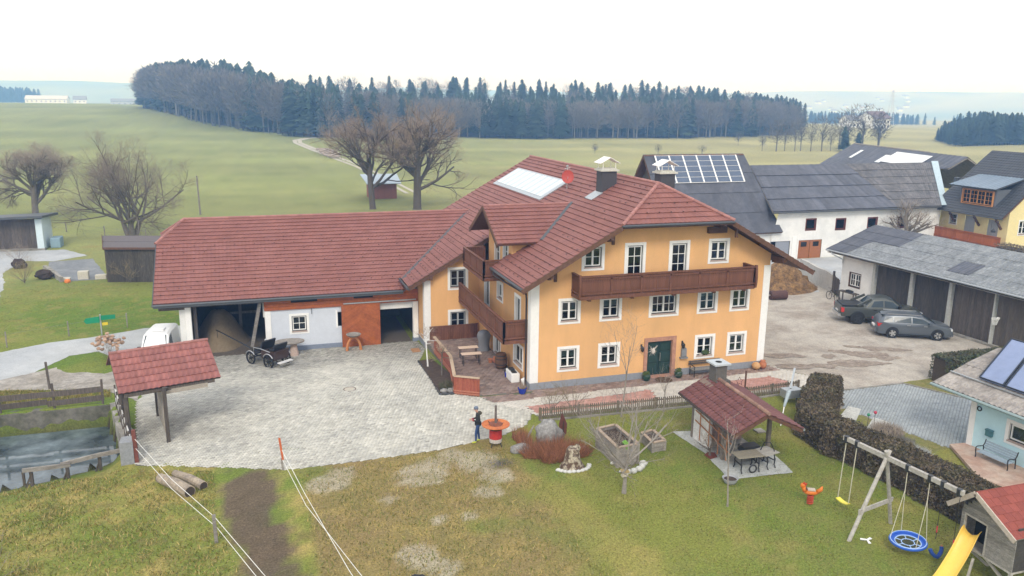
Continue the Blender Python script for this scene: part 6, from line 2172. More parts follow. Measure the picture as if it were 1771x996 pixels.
person()
z0 = Tp(-4.0, -6.55)
sv = thing("barrel_stove", "red barrel stove with a wide orange disc and upright flue pipe", "stove", (-4.0, -6.6, z0))
c = (-4.0, -6.6, 0)
MB().lathe([(.30, z0 + .40), (.305, z0 + .44), (.30, z0 + .62), (.305, z0 + .64), (.30, z0 + .84)], c, 20).build("barrel", M("red_drum", (.42, .035, .03), .5, var=.25, scale=5), sv)
MB().lathe([(.295, z0 + .22), (.30, z0 + .40)], c, 20).build("white_band", M("scorched_white_band", (.48, .44, .40), .7, var=.35, scale=6), sv)
MB().lathe([(.29, z0 + .84), (.30, z0 + .99), (.26, z0 + 1.02)], c, 20).build("collar", IRON, sv)
MB().lathe([(.30, z0 + 1.03), (.66, z0 + 1.06), (.67, z0 + 1.10), (.34, z0 + 1.085)], c, 30).build("disc_shelf", M("orange_rust", (.52, .17, .055), .8, var=.25, scale=4, col2=(.42, .12, .05)), sv)
MB().lathe([(.34, z0 + 1.07), (.30, z0 + 1.13), (.06, z0 + 1.16)], c, 20).build("lid", M("dark_rust", (.20, .07, .04), .8, var=.3), sv)
MB().tube([(c[0], c[1], z0 + 1.1), (c[0], c[1], z0 + 2.02)], .055, 10).build("flue", M("sooty_pipe", (.13, .11, .10), .6, var=.5, scale=3), sv)
for a in (.6, 2.2, 3.8, 5.4):
    MB().tube([(c[0] + .25 * math.cos(a), c[1] + .25 * math.sin(a), z0 + .3), (c[0] + .34 * math.cos(a), c[1] + .34 * math.sin(a), z0)], .02, 6).build("leg", IRON, sv)
for a in (1, 2.6, 4.2, 5.8):
    MB().beam((c[0] + .27 * math.cos(a), c[1] + .27 * math.sin(a), z0 + 1.10), (c[0] + .36 * math.cos(a), c[1] + .36 * math.sin(a), z0 + 1.2), .04, .02).build("grate_hook", IRON, sv)

# ------------------------------------------------------------------ pond: walls, fence, rail, tiled shelter
pw = thing("pond_wall", "old mossy concrete wall around the sunken pond beside the courtyard", "wall", (-22.3, 4.7, 0))
q = random.Random(9)


def rough_wall(a, b, w, zt0, zt1, zb_, n):
    V, F = [], []
    a, b = Vector(a), Vector(b)
    d = (b - a).normalized()
    nr = Vector((d.y, -d.x, 0))
    for i in range(n + 1):
        p = a.lerp(b, i / n)
        zt = zt0 + (zt1 - zt0) * i / n + q.uniform(-.05, .05)
        for s_, z in ((-.5, zb_), (-.5, zt), (.5, zt + q.uniform(-.03, .03)), (.5, zb_)):
            v = p + nr * (s_ * w + q.uniform(-.04, .04))
            V.append((v.x, v.y, z))
    for i in range(n):
        for j in range(4):
            F.append((i * 4 + j, (i + 1) * 4 + j, (i + 1) * 4 + (j + 1) % 4, i * 4 + (j + 1) % 4))
    F += [(0, 1, 2, 3), (n * 4 + 3, n * 4 + 2, n * 4 + 1, n * 4)]
    return MB().add(V, F)


rough_wall((-46, 4.6, 0), (-21.9, 4.75, 0), .5, -.2, -.15, -2.2, 50).build("north_wall", M("dark_mossy_concrete", (.17, .16, .135), .95, var=.4, scale=.9, col2=(.09, .09, .065), bump=.4, bscale=12), pw)
rough_wall((-22.0, 4.9, 0), (-20.35, -2.2, 0), .6, -.1, .10, -2.2, 16).build("east_wall", CONC, pw)
MB().box(-20.55, -3.95, -.3, -20.0, -3.2, 1.05).build("end_pier", M("grey_end_stone", (.25, .26, .27), .9, var=.2), pw)
pfz = thing("pond_fence", "dark board fence of two long planks along the far pond wall", "fence", (-25, 4.75, -.2))
for x in (-22.6, -24.9, -27.4, -29.9, -32.4):
    MB().beam((x, 4.75, -.4), (x + q.uniform(-.05, .05), 4.75, 1.25), .10, .10).build("post", DARKWOOD, pfz)
for x0, x1 in ((-22.5, -25.2), (-25.2, -28.4), (-28.4, -32.5)):
    for z in (.22, .72):
        MB().beam((x0, 4.68 + q.uniform(-.02, .02), z + q.uniform(-.05, .05)), (x1, 4.66, z + q.uniform(-.06, .02)), .05, .30).build("plank", DARKWOOD, pfz)
rl = thing("pond_rail", "low weathered timber rail on short posts at the near pond edge", "rail", (-22.5, -2.6, -1.1))
for x, y, zt in ((-24.4, -2.75, -.22), (-22.95, -2.75, -.2), (-21.7, -2.3, -.1)):
    MB().beam((x, y, -1.6), (x, y, zt), .13, .13).build("post", DARKWOOD, rl)
    MB().beam((x - .35, y - .1, -1.3), (x, y, zt - .25), .08, .08).build("strut", DARKWOOD, rl)
for a, b in (((-24.7, -2.85, -.2), (-22.8, -2.78, -.2)), ((-23.2, -2.74, -.16), (-21.6, -2.3, -.06)), ((-22.0, -2.4, -.08), (-20.5, -2.9, .3))):
    MB().beam(a, b, .11, .18).build("rail", GREYWOOD, rl)
MB().beam((-24.68, -2.85, -.25), (-24.68, -2.85, -.9), .10, .10).build("post", DARKWOOD, rl)

shl = thing("pond_shelter", "small red tiled lean-to roof on wooden posts between pond and courtyard", "shelter", (-18.9, -.5, 0))
OSh = Vector((-20.65, -2.15, 2.72))
uSh = Vector((.963, .268, 0)).normalized()
rS = Vector((-21.28, .08, 4.0)) - OSh
vSh = (rS - uSh * rS.dot(uSh)).normalized()
LS, HS = 4.52, 2.62
MB().plate([pt(OSh, uSh, vSh, a, b, -.03) for a, b in ((0, 0), (LS, 0), (LS, HS), (0, HS))], .08).build("roof", DARKWOOD, shl)
vb2 = Vector((vSh.x * -1 + 0, -vSh.y, vSh.z))
Pr = [pt(OSh, uSh, vSh, 0, HS), pt(OSh, uSh, vSh, LS, HS)]
back = Vector((-uSh.y, uSh.x, 0)) * 1.6 - Vector((0, 0, .95))
MB().plate([Pr[0], Pr[1], Pr[1] + back, Pr[0] + back], .08).build("back_roof", TILE, shl)
# each tile its own
nt_, nr_ = 18, 6
tw_, th_ = LS / nt_, HS / nr_
tm = MB()
k = 6
V, F = [], []
for i in range(k + 1):
    x = tw_ * (i / k) * 1.02
    ph = i / k
    h = .035 * (math.sin(ph * math.pi * 2 - .6) * .5 + .5)
    V += [(x, -.02, h + .05), (x, th_ * 1.04, h + .012), (x, -.02, h + .022), (x, th_ * 1.04, h - .008)]
for i in range(k):
    b = i * 4
    F += [(b, b + 4, b + 5, b + 1), (b + 2, b + 6, b + 4, b), (b + 3, b + 7, b + 6, b + 2)]
F += [(0, 1, 3, 2), (k * 4 + 2, k * 4 + 3, k * 4 + 1, k * 4)]
TILE3 = M("mixed_red_tile", (.225, .082, .070), .6, var=.16, scale=2.5, bump=.15, bscale=40, col2=(.28, .108, .09), rnd=.28, spec=.35)
tile_me = tm.add(V, F).mesh("tile", TILE3)
nSh = uSh.cross(vSh)
M3 = Matrix(((uSh.x, vSh.x, nSh.x), (uSh.y, vSh.y, nSh.y), (uSh.z, vSh.z, nSh.z)))
for r in range(nr_):
    for c_ in range(nt_):
        o = child("roof_tile", tile_me, shl)
        p = pt(OSh, uSh, vSh, c_ * tw_, r * th_ - .03, .0)
        o.matrix_local = Matrix.Translation(p - shl.location) @ (M3 @ Matrix.Rotation(rng.uniform(-.012, .012), 3, 'Z')).to_4x4()
each(ridge_caps(MB(), Pr[0] + Vector((0, 0, .03)), Pr[1] + Vector((0, 0, .03)), .09, .36), "ridge_tile", RIDGE, shl)
ps = MB()
for x, y, zt, w in ((-18.76, -1.9, 2.75, .16), (-20.45, -1.75, 2.75, .2), (-19.55, 1.7, 3.0, .16), (-16.9, .1, 2.0, .0), (-21.1, 1.0, 3.4, .16)):
    if w:
        ps.beam((x, y, -.3), (x + .0, y, zt), w, w)
each(ps, "post", DARKWOOD, shl)
each(MB().beam(tuple(OSh + Vector((.2, .12, -.16))), tuple(OSh + uSh * (LS - .3) + Vector((.0, .12, -.16))), .16, .16).beam((-19.5, 1.7, 2.95), (-18.7, -1.8, 2.6), .14, .16).beam((-20.45, -1.7, 2.5), (-21.1, 1.0, 3.2), .14, .16), "roof_beam", DARKWOOD, shl)
PALEW = M("pale_old_board", (.36, .32, .27), .85, var=.3, scale=2, stretch=(1, 1, 5), rnd=.2)
MB().beam((-18.9, -1.62, 2.42), (-16.9, -1.05, 2.42), .07, .22).build("carved_bracket", PALEW, shl)
for i in range(5):
    z = .35 + i * .42
    MB().beam((-19.5, 1.55, z), (-18.8, -1.75 + .0, z - .05), .03, .34).build("side_board", PALEW, shl)
fw = thing("pond_side_fence", "whitish slatted fence with rusty end post on the pond's courtyard wall", "fence", (-20.6, -1.5, 0))
for i in range(7):
    f = i / 6
    p = Vector((-21.75, 3.6, 0)).lerp(Vector((-20.25, -3.1, 0)), f)
    MB().beam((p.x, p.y, -.05), (p.x, p.y, 1.25), .08, .08).build("post", DARKWOOD, fw)
for z in (.45, .95):
    MB().beam((-21.75, 3.6, z), (-20.2, -3.2, z + .05), .05, .22).build("rail", M("whitish_board", (.55, .54, .52), .8, var=.25, scale=3), fw)
MB().beam((-19.9, -3.85, -.2), (-19.95, -3.8, 1.55), .16, .16).build("end_post", M("rusty_red_post", (.16, .055, .04), .8, var=.3), fw)

# ------------------------------------------------------------------ paddock tapes, stakes, logs
zT = lambda x, y: Tp(x, y)
tf = thing("tape_fence", "two white fence tapes from the pond pier past a grey wooden post", "fence", (-16.3, -11.9, 0))
MB().beam((-16.3, -11.9, -.2), (-16.33, -11.88, 1.1), .12, .12).build("post", GREYWOOD, tf)
TAPE = M("white_tape", (.72, .72, .68), .7, var=.1)
for zo, off in ((1.0, 0), (.55, .06)):
    pp = [Vector((-19.9, -3.9, zo + .15)), Vector((-18.1, -7.9, zo - .12)), Vector((-16.3 + off, -11.85, zo)), Vector((-14.6, -16.2, zo - .08)), Vector((-12.6, -21, zo))]
    MB().tube([pp[0], pp[1], pp[2], pp[3], pp[4]], .011, 5).build("tape", TAPE, tf)
tf2 = thing("tape_fence", "pair of white tapes running from the orange-tipped stake toward the viewer", "fence", (-13.7, -6.45, 0))
MB().beam((-13.7, -6.45, -.2), (-13.76, -6.42, .55), .09, .09).build("post", GREYWOOD, tf2)
MB().beam((-13.7, -6.45, .5), (-13.8, -6.4, 1.5), .09, .09).build("stake_tip", M("orange_paint", (.48, .12, .04), .7, var=.3, scale=6), tf2)
for zo, x1 in ((.95, -12.0), (.5, -11.5)):
    MB().tube([(-13.72, -6.45, zo), (-13.0, -10.8, zo - .08), (x1, -16.5, zo - .05), (x1 + .9, -21, zo)], .011, 5).build("tape", TAPE, tf2)
for i, (a, b, r_, lb) in enumerate((((-18.75, -6.15), (-17.45, -7.85), .25, "thicker pale log lying nearest the viewer on the rough grass"), ((-18.2, -5.75), (-16.95, -7.35), .19, "thinner grey log lying behind the thick one"))):
    z = Tp(*a) + r_ * .75
    lg = tag(MB().tube([(a[0], a[1], z), ((a[0] + b[0]) / 2 + .05, (a[1] + b[1]) / 2, z + .03), (b[0], b[1], z)], [r_ * .8, r_, r_ * 1.05], 12).build("log", M("stripped_log", (.36, .30, .225), .85, var=.35, scale=2.5, col2=(.24, .20, .16), bump=.5)), lb, "log", "logs on the rough grass")
    d = Vector((b[0] - a[0], b[1] - a[1], 0)).normalized()
    MB().tube([(b[0], b[1], z), (b[0] + d.x * .01, b[1] + d.y * .01, z)], [r_ * .92, r_ * .9], 12).build("cut_end", M("dark_cut_end", (.06, .045, .035), .9), lg)
for x, y in ((-26.2, 12.0), (-27.8, 9.0)):
    pass
tag(MB().beam((-26.0, 8.9, -.5), (-26.05, 8.9, 1.2), .11, .11).build("fence_post", DARKWOOD), "lone dark fence post in the dry grass beyond the pond planks", "post")
tag(MB().blob((-9.75, -16.55, .1), (.36, .22, .16), 9, 6, .3, 4).build("black_sack", TRIMB), "small crumpled black sack on the grass at the bottom edge", "sack")

# ------------------------------------------------------------------ road sign, poles, left-hand oddments
z0 = Tp(-25.05, 20.5)
sgn_ = thing("road_sign", "pair of green direction boards on a post at the road verge", "sign", (-25.05, 20.5, z0))
MB().tube([(-25.05, 20.5, z0), (-25.05, 20.5, z0 + 1.5)], .05, 8).build("post", STEEL, sgn_)
GRN = M("green_sign", (.01, .22, .10), .4, var=.08)
MB().plate([(-26.0, 20.62, z0 + .85), (-25.1, 20.42, z0 + .95), (-25.1, 20.42, z0 + 1.4), (-26.0, 20.62, z0 + 1.25), (-26.15, 20.65, z0 + 1.05)], .03).build("sign_board", GRN, sgn_)
MB().plate([(-25.0, 20.42, z0 + 1.1), (-24.1, 20.62, z0 + 1.12), (-24.1, 20.62, z0 + 1.42), (-25.0, 20.42, z0 + 1.45)], .03).build("sign_board", GRN, sgn_)
MB().plate([(-24.95, 20.42, z0 + .72), (-24.6, 20.5, z0 + .72), (-24.6, 20.5, z0 + .92), (-24.95, 20.42, z0 + .92)], .03).build("yellow_plate", M("yellow_sign", (.65, .50, .03), .5), sgn_)
tag(MB().tube([(-21.5, 80.7, -.6), (-21.6, 80.7, 5.1)], [.13, .10], 8).build("utility_pole", GREYWOOD), "lone wooden pole in the meadow above the barn ridge", "pole")
for i in range(9):
    f = i / 8
    x, y = -36.4 + 14.4 * f, 69.7 - 12.1 * f
mf = thing("meadow_fence", "thin wire fence on wooden posts across the meadow behind the sheds", "fence", (-29, 64, -.5))
pp = [(-60, 88), (-52, 81.5), (-44, 75), (-36.4, 69.7), (-31.5, 65.5), (-26.5, 61.5), (-22, 57.6), (-17.5, 54)]
for x, y in pp:
    MB().beam((x, y, Tp(x, y) - .1), (x, y, Tp(x, y) + 1.25), .11, .11).build("post", GREYWOOD, mf)
for h in (.5, 1.0):
    MB().tube([(x, y, Tp(x, y) + h) for x, y in pp], .008, 4).build("wire", STEELD, mf)
vf = thing("verge_fence", "row of thin grey posts with wire along the far road verge", "fence", (-28, 20.6, -.6))
pp = [(-34, 18.4), (-30.6, 19.0), (-27.2, 20.8), (-23.6, 22.1)]
for x, y in pp:
    MB().beam((x, y, Tp(x, y) - .1), (x, y, Tp(x, y) + 1.1), .07, .07).build("post", GREYWOOD, vf)
MB().tube([(x, y, Tp(x, y) + .9) for x, y in pp], .006, 4).build("wire", STEELD, vf)
for i, (x, y, w, h, lb) in enumerate(((-29.6, 40.7, .9, .75, "pale stone block left of the other at the apron edge"), (-28.1, 40.4, .95, .4, "low pale stone slab right of the block at the apron edge"), (-31.0, 40.2, .8, .3, "flat pale kerb stone at the left apron corner"))):
    m = MB().box(x - w / 2, y - .3, -.7, x + w / 2, y + .3, -.6 + h)
    tag(m.build("stone_block", M("pale_stone", (.50, .47, .40), .9, var=.15, scale=3), bevel=.04), lb, "stone", "pale stones at the apron")
tag(MB().blob((-30.7, 39.3, -.45), (.28, .22, .2), 9, 6, .1, 2).build("orange_pot", M("bright_orange", (.65, .20, .05), .6)), "bright orange pot at the corner of the asphalt apron", "pot")
tag(rough_wall((-34.0, 46.5, 0), (-31.2, 39.7, 0), .3, -.2, -.1, -.9, 10).build("apron_wall", CONC), "low concrete wall along the left side of the asphalt apron", "wall")
tag(MB().blob((-33.0, 41.6, -.2), (.75, .6, .5), 11, 8, .15, 5).build("clipped_bush", M("dark_brown_leaf", (.055, .040, .032), .95, var=.4, scale=6, bump=.8, bscale=20)), "dark low clipped bush on the grass beside the apron wall", "bush")
tag(MB().blob((-36.4, 47.5, -.2), (.7, .6, .55), 11, 8, .15, 6).build("clipped_bush", M("dark_brown_leaf", (1, 1, 1))), "dark low clipped bush in front of the flat-roofed shed", "bush")
MBc = MB().box(-35.9, 58.5, -.6, -34.9, 60.3, .5)
tag(MBc.build("blue_trailer", M("blue_tarp", (.22, .32, .38), .6, var=.15), bevel=.08), "small blue covered trailer against the white shed end wall", "trailer")

# ------------------------------------------------------------------ farmyard right
hpz = MB()
V, F = [], []
n = 26
for i in range(9):
    r = i / 8
    for j in range(n):
        a = 2 * math.pi * j / n
        V.append((29.6 + 3.6 * r * math.cos(a) + q.uniform(-.15, .15), 18.3 + 2.6 * r * math.sin(a) + q.uniform(-.15, .15), 2.5 * (1 - sstep(r)) ** .8 + q.uniform(-.16, .16) * (r < .98)))
for i in range(8):
    for j in range(n):
        F.append((i * n + j, (i + 1) * n + j, (i + 1) * n + (j + 1) % n, i * n + (j + 1) % n))
tag(hpz.add(V, F).build("straw_heap", M("manure_straw", (.235, .14, .06), .95, var=.45, scale=2.2, col2=(.10, .06, .035), bump=1.0, bscale=9, fine=.4)), "brown heap of straw and manure behind the house corner", "heap")
tag(rough_wall((35.0, 22.6, 0), (33.0, 15.6, 0), .25, 1.55, 1.6, -.1, 8).build("manure_wall", M("pale_concrete", (.47, .455, .42), .9, var=.15, scale=1)), "pale concrete retaining wall beside the straw heap", "wall")
br_ = thing("field_roller", "rusty dark iron roller drum lying at the heap's foot", "roller", (26.8, 14.6, 0))
MB().tube([(26.1, 14.75, .40), (27.5, 14.55, .40)], .38, 18).build("drum", M("rust_brown", (.085, .042, .035), .8, var=.3, scale=3), br_)
MB().tube([(25.95, 14.77, .40), (27.65, 14.53, .40)], .07, 8).build("axle", STEEL, br_)
gt_ = thing("board_gate", "dark weathered board gate between concrete wall and white garage end", "gate", (32.2, 14.7, 0))
for i in range(7):
    f = (i + .5) / 7
    MB().beam((32.95 - .65 * f, 15.5 - 1.5 * f, .08), (32.95 - .65 * f, 15.5 - 1.5 * f, 1.5 + .05 * (i % 2)), .2, .03, up=(.9, -.4, 0)).build("plank", DARKWOOD, gt_)
each(MB().beam((33.0, 15.45, .4), (32.35, 13.95, .4), .05, .1).beam((33.0, 15.45, 1.2), (32.35, 13.95, 1.2), .05, .1), "cross_rail", DARKWOOD, gt_)
MB().beam((33.0, 15.6, 0), (33.0, 15.6, 1.9), .14, .14).build("gate_post", DARKWOOD, gt_)
wb = thing("workbench", "old wooden bench with clutter under the garage's red-framed window", "bench", (31.75, 12.2, 0))
MB().beam((31.75, 13.2, .85), (31.95, 11.4, .85), .5, .07).build("top", DARKWOOD, wb)
for x, y in ((31.55, 13.0), (31.95, 13.05), (31.75, 11.6), (32.1, 11.7)):
    MB().beam((x, y, 0), (x, y, .82), .07, .07).build("leg", DARKWOOD, wb)
MB().box(31.7, 11.9, .885, 32.0, 12.5, 1.05).build("tool_box", IRON, wb)
bi = thing("bicycle", "dark old bicycle leaning by the bench under the garage window", "bicycle", (31.1, 13.2, 0))
for dy in (-.5, .5):
    MB().tube([(31.1, 13.2 + dy + .33 * math.cos(a), .34 + .33 * math.sin(a)) for a in np.arange(0, 6.28, .35)], .022, 6, closed=True).build("wheel", RUB, bi)
MB().tube([(31.1, 12.7, .34), (31.1, 12.95, .85), (31.1, 13.5, .85), (31.1, 13.7, .34)], .02, 6).tube([(31.1, 12.95, .85), (31.1, 13.15, .32), (31.1, 13.5, .85)], .02, 6).build("frame", IRON, bi)
MB().tube([(30.85, 13.55, 1.02), (31.1, 13.52, .98), (31.35, 13.55, 1.02)], .018, 6).build("handlebar", IRON, bi)
MB().box(31.04, 12.78, .9, 31.16, 13.02, .97).build("saddle", SEATB, bi)
# ------------------------------------------------------------------ garden between walk and lawn
ROCK = M("grey_boulder", (.27, .265, .255), .9, var=.35, scale=1.8, col2=(.15, .145, .135), bump=.7, bscale=7, fine=.25)
MOSSY = M("mossy_stump", (.42, .37, .28), .9, var=.4, scale=5, col2=(.10, .065, .045), bump=.9, bscale=12, c2at=(.42, .55))
m = MB().blob((-1.55, -7.25, .5), (.74, .48, .74), 11, 8, .17, 14)
m.v = [(x, y, z * (1.06 if x < -1.5 else .93)) for x, y, z in m.v]
tag(m.build("boulder", ROCK, smooth=True), "large upright grey boulder behind rust-red grass at the fence end", "boulder")
tag(MB().blob((-3.05, -7.55, .12), (.52, .32, .26), 12, 8, .12, 3).build("rock", ROCK, smooth=True), "low pale rock at the lawn corner right of the barrel stove", "rock")
MB_ = MB().tube([(-2.8, -7.1, .08), (-2.35, -6.6, .30), (-1.95, -6.2, .62)], [.05, .07, .03], 7)
tag(MB_.build("driftwood", GREYWOOD), "bleached crooked piece of driftwood leaning beside the low rock", "wood")
stp = thing("tree_stump", "mottled brown and white tree stump in the lawn right of the red grass", "stump", (-1.35, -9.75, 0))
MB().lathe([(.62, -.05), (.50, .12), (.36, .35), (.32, .62), (.28, .85), (.20, .95), (.05, .92)], (-1.35, -9.75, 0), 14).build("trunk", MOSSY, stp, smooth=True)
MB().blob((-1.08, -9.6, .82), (.16, .13, .2), 9, 7, .2, 6).build("root", MOSSY, stp, smooth=True)
for i in range(11):
    a = 3.5 + i * .26
    MB().blob((-1.35 + .78 * math.cos(a), -9.75 + .55 * math.sin(a), .02), (.13, .10, .09), 7, 5, .2, i).build("edging_stone", M("white_stone", (.52, .52, .49), .9, var=.12, scale=5), stp, smooth=True)
fin = MB().plate([(-.62, -6.3, 0), (-.28, -6.3, 0), (-.25, -6.3, .55), (-.52, -6.3, 1.15), (-.66, -6.3, .6)], .04)
fin2 = thing("rusty_fin", "dark rust-red upright metal garden fin beside the boulder", "sculpture", (-.45, -6.3, 0))
fin.build("blade", M("corten_rust", (.12, .042, .032), .8, var=.3, scale=3), fin2)
MB().beam((-.45, -6.28, -.1), (-.45, -6.28, .7), .05, .05).build("stake", IRON, fin2)


def raised_bed(label, poly, h, lv, fill, plants=0):
    c = (sum(p[0] for p in poly) / 4, sum(p[1] for p in poly) / 4)
    t = thing("raised_bed", label, "planter", (c[0], c[1], 0), group="raised beds on the lawn")
    bm_ = M("bed_board", (.30, .275, .245), .85, var=.3, scale=2, col2=(.23, .205, .18), stretch=(1, 1, 4), rnd=.25, bump=.3)
    for i in range(4):
        a, b = Vector((*poly[i], 0)), Vector((*poly[(i + 1) % 4], 0))
        for k in range(lv):
            z = h * (k + .5) / lv
            MB().beam(a + Vector((0, 0, z)), b + Vector((0, 0, z)), .06, h / lv - .015).build("board", bm_, t)
        MB().beam(a + Vector((0, 0, h + .02)), b + Vector((0, 0, h + .02)), .15, .045).build("rim", M("bed_rim", (.34, .265, .20), .8, var=.25, scale=2, rnd=.1), t)
        MB().beam(a + Vector((0, 0, 0)), a + Vector((0, 0, h)), .12, .12).build("corner_post", bm_, t)
    MB().plate([(x * .94 + c[0] * .06, y * .94 + c[1] * .06, h - .14) for x, y in poly], .1).build("soil", SOIL, t)
    for i in range(plants):
        MB().blob((c[0] + rng.uniform(-.25, .25), c[1] - .9 + rng.uniform(-.25, .35), h - .08), (.12, .12, .1), 7, 5, .35, i).build("salad_plant", M("bright_leaf", (.16, .36, .05), .7, var=.3), t)
    tw = Twigs()
    for i in range(140):
        x = c[0] + rng.uniform(-.4, .4)
        y = c[1] + rng.uniform(-.8, .8) * (1 if lv > 2 else .5)
        tw.stick(Vector((x, y, h - .15)), Vector((x + rng.uniform(-.2, .2), y + rng.uniform(-.2, .2), h + rng.uniform(-.1, .12))), .008)
    np_mesh("dry_stalks", np.array([tuple(v) for v in tw.V]) - np.array((c[0], c[1], 0)), np.array(tw.F), TWIG, att=np.array(tw.a), parent=t, kind="stuff")


raised_bed("large high raised bed of grey boards with green salad in one corner", [(.55, -10.4), (1.62, -10.25), (1.55, -7.95), (.55, -8.15)], .95, 4, SOIL, 5)
raised_bed("small low raised bed of grey boards right of the large one", [(2.82, -9.4), (3.48, -9.32), (3.52, -8.05), (2.86, -8.2)], .48, 2, SOIL)
for i, (x, y, r) in enumerate(((.55, -10.95, .15), (.80, -11.05, .14), (1.05, -11.05, .16), (1.35, -10.95, .17), (1.60, -10.75, .16), (1.78, -10.55, .20), (.50, -10.0, .10))):
    tag(MB().blob((x, y, r * .5), (r, r * .8, r * .8), 9, 7, .15, i).build("white_stone", M("white_stone", (.7, .7, .68), .9), smooth=True),
        ("round white stone at the left end of the row below the large bed", "white stone second in the row below the large bed", "white stone third in the row below the large bed", "white stone in the middle right of the row below the large bed", "white stone next to the tallest one at the large bed", "tallest white stone at the right end of the row below the large bed", "lone small white stone left of the large raised bed")[i], "stone", "white stones below the raised bed")
bb = thing("bird_box", "little ochre bird box hung on the apple tree trunk", "bird box", (-.28, -12.82, .9))
MB().box(-.42, -12.92, .86, -.16, -12.76, 1.08).build("box", M("pale_bird_box", (.52, .47, .38), .8, var=.2), bb)
MB().plate([(-.46, -12.98, 1.08), (-.12, -12.98, 1.08), (-.12, -12.74, 1.16), (-.46, -12.74, 1.16)], .025).build("roof", M("ochre_board", (.36, .27, .12), .8, var=.2), bb)


def picket_fence(label, a, b, h, sp, mat):
    a, b = Vector((*a, 0)), Vector((*b, 0))
    L = (b - a).length
    d = (b - a) / L
    t = thing("picket_fence", label, "fence", tuple(a))
    k = int(L / sp)
    pm = MB().add([(-.030, -.012, .05), (.030, -.012, .05), (.030, .012, .05), (-.030, .012, .05), (-.030, -.012, h - .03), (.030, -.012, h - .03), (.030, .012, h - .03), (-.030, .012, h - .03), (0, -.012, h), (0, .012, h)],
                  [(0, 3, 2, 1), (0, 1, 5, 8, 4), (2, 3, 7, 9, 6), (1, 2, 6, 5), (3, 0, 4, 7), (5, 6, 9, 8), (7, 4, 8, 9)]).mesh("picket", mat)
    for i in range(k):
        o = child("picket", pm, t)
        o.location = d * (sp * (i + .5)) + Vector((0, rng.uniform(-.006, .006), rng.uniform(-.015, .01)))
        o.rotation_euler = (0, rng.uniform(-.02, .02), math.atan2(d.y, d.x))
    nr = Vector((d.y, -d.x, 0)) * -.035
    for z in (.2, h - .16):
        MB().beam(a + nr + Vector((0, 0, z)), b + nr + Vector((0, 0, z)), .04, .07).build("rail", mat, t)
    m_ = max(1, round(L / 2.1))
    for i in range(m_ + 1):
        p = a.lerp(b, i / m_) + nr * 2.2
        MB().beam((p.x, p.y, -.1), (p.x, p.y, h - .02), .09, .09).build("post", mat, t)
    MB().beam(a + Vector((0, -.05, .03)), b + Vector((0, -.05, .03)), .12, .1).build("base_kerb", CONC, t)


PICK = M("weathered_picket", (.175, .145, .105), .85, var=.3, scale=3, col2=(.12, .105, .085), rnd=.3)
picket_fence("long weathered picket fence along the garden walk left of the tiled kiosk", (-.95, -4.35), (7.6, -4.75), .72, .115, PICK)
picket_fence("short weathered picket fence between the tiled kiosk and the hedge", (9.3, -4.75), (14.6, -4.45), .72, .115, PICK)
for i, (x, y, h, lb) in enumerate(((11.2, -4.2, 1.5, "thin rusty stake behind the right-hand picket fence"), (9.9, -3.9, 1.0, "short leaning dark stake between kiosk roof and walk"))):
    tag(MB().beam((x, y, 0), (x + .1 * i, y, h), .07, .07).build("garden_stake", BEAMWOOD), lb, "stake")
st_ = thing("metal_star", "rusty star-shaped garden ornament above the fence behind the kiosk", "ornament", (10.6, -4.5, 0))
s5 = []
for i in range(10):
    r = .26 if i % 2 == 0 else .12
    s5.append((10.6 + r * math.sin(i * .628), -4.5, 1.05 + r * math.cos(i * .628)))
MB().tube(s5, .016, 5, closed=True).build("star", M("corten_rust", (.1, .1, .1)), st_)
MB().beam((10.6, -4.48, 0), (10.6, -4.48, .85), .025, .025).build("rod", IRON, st_)

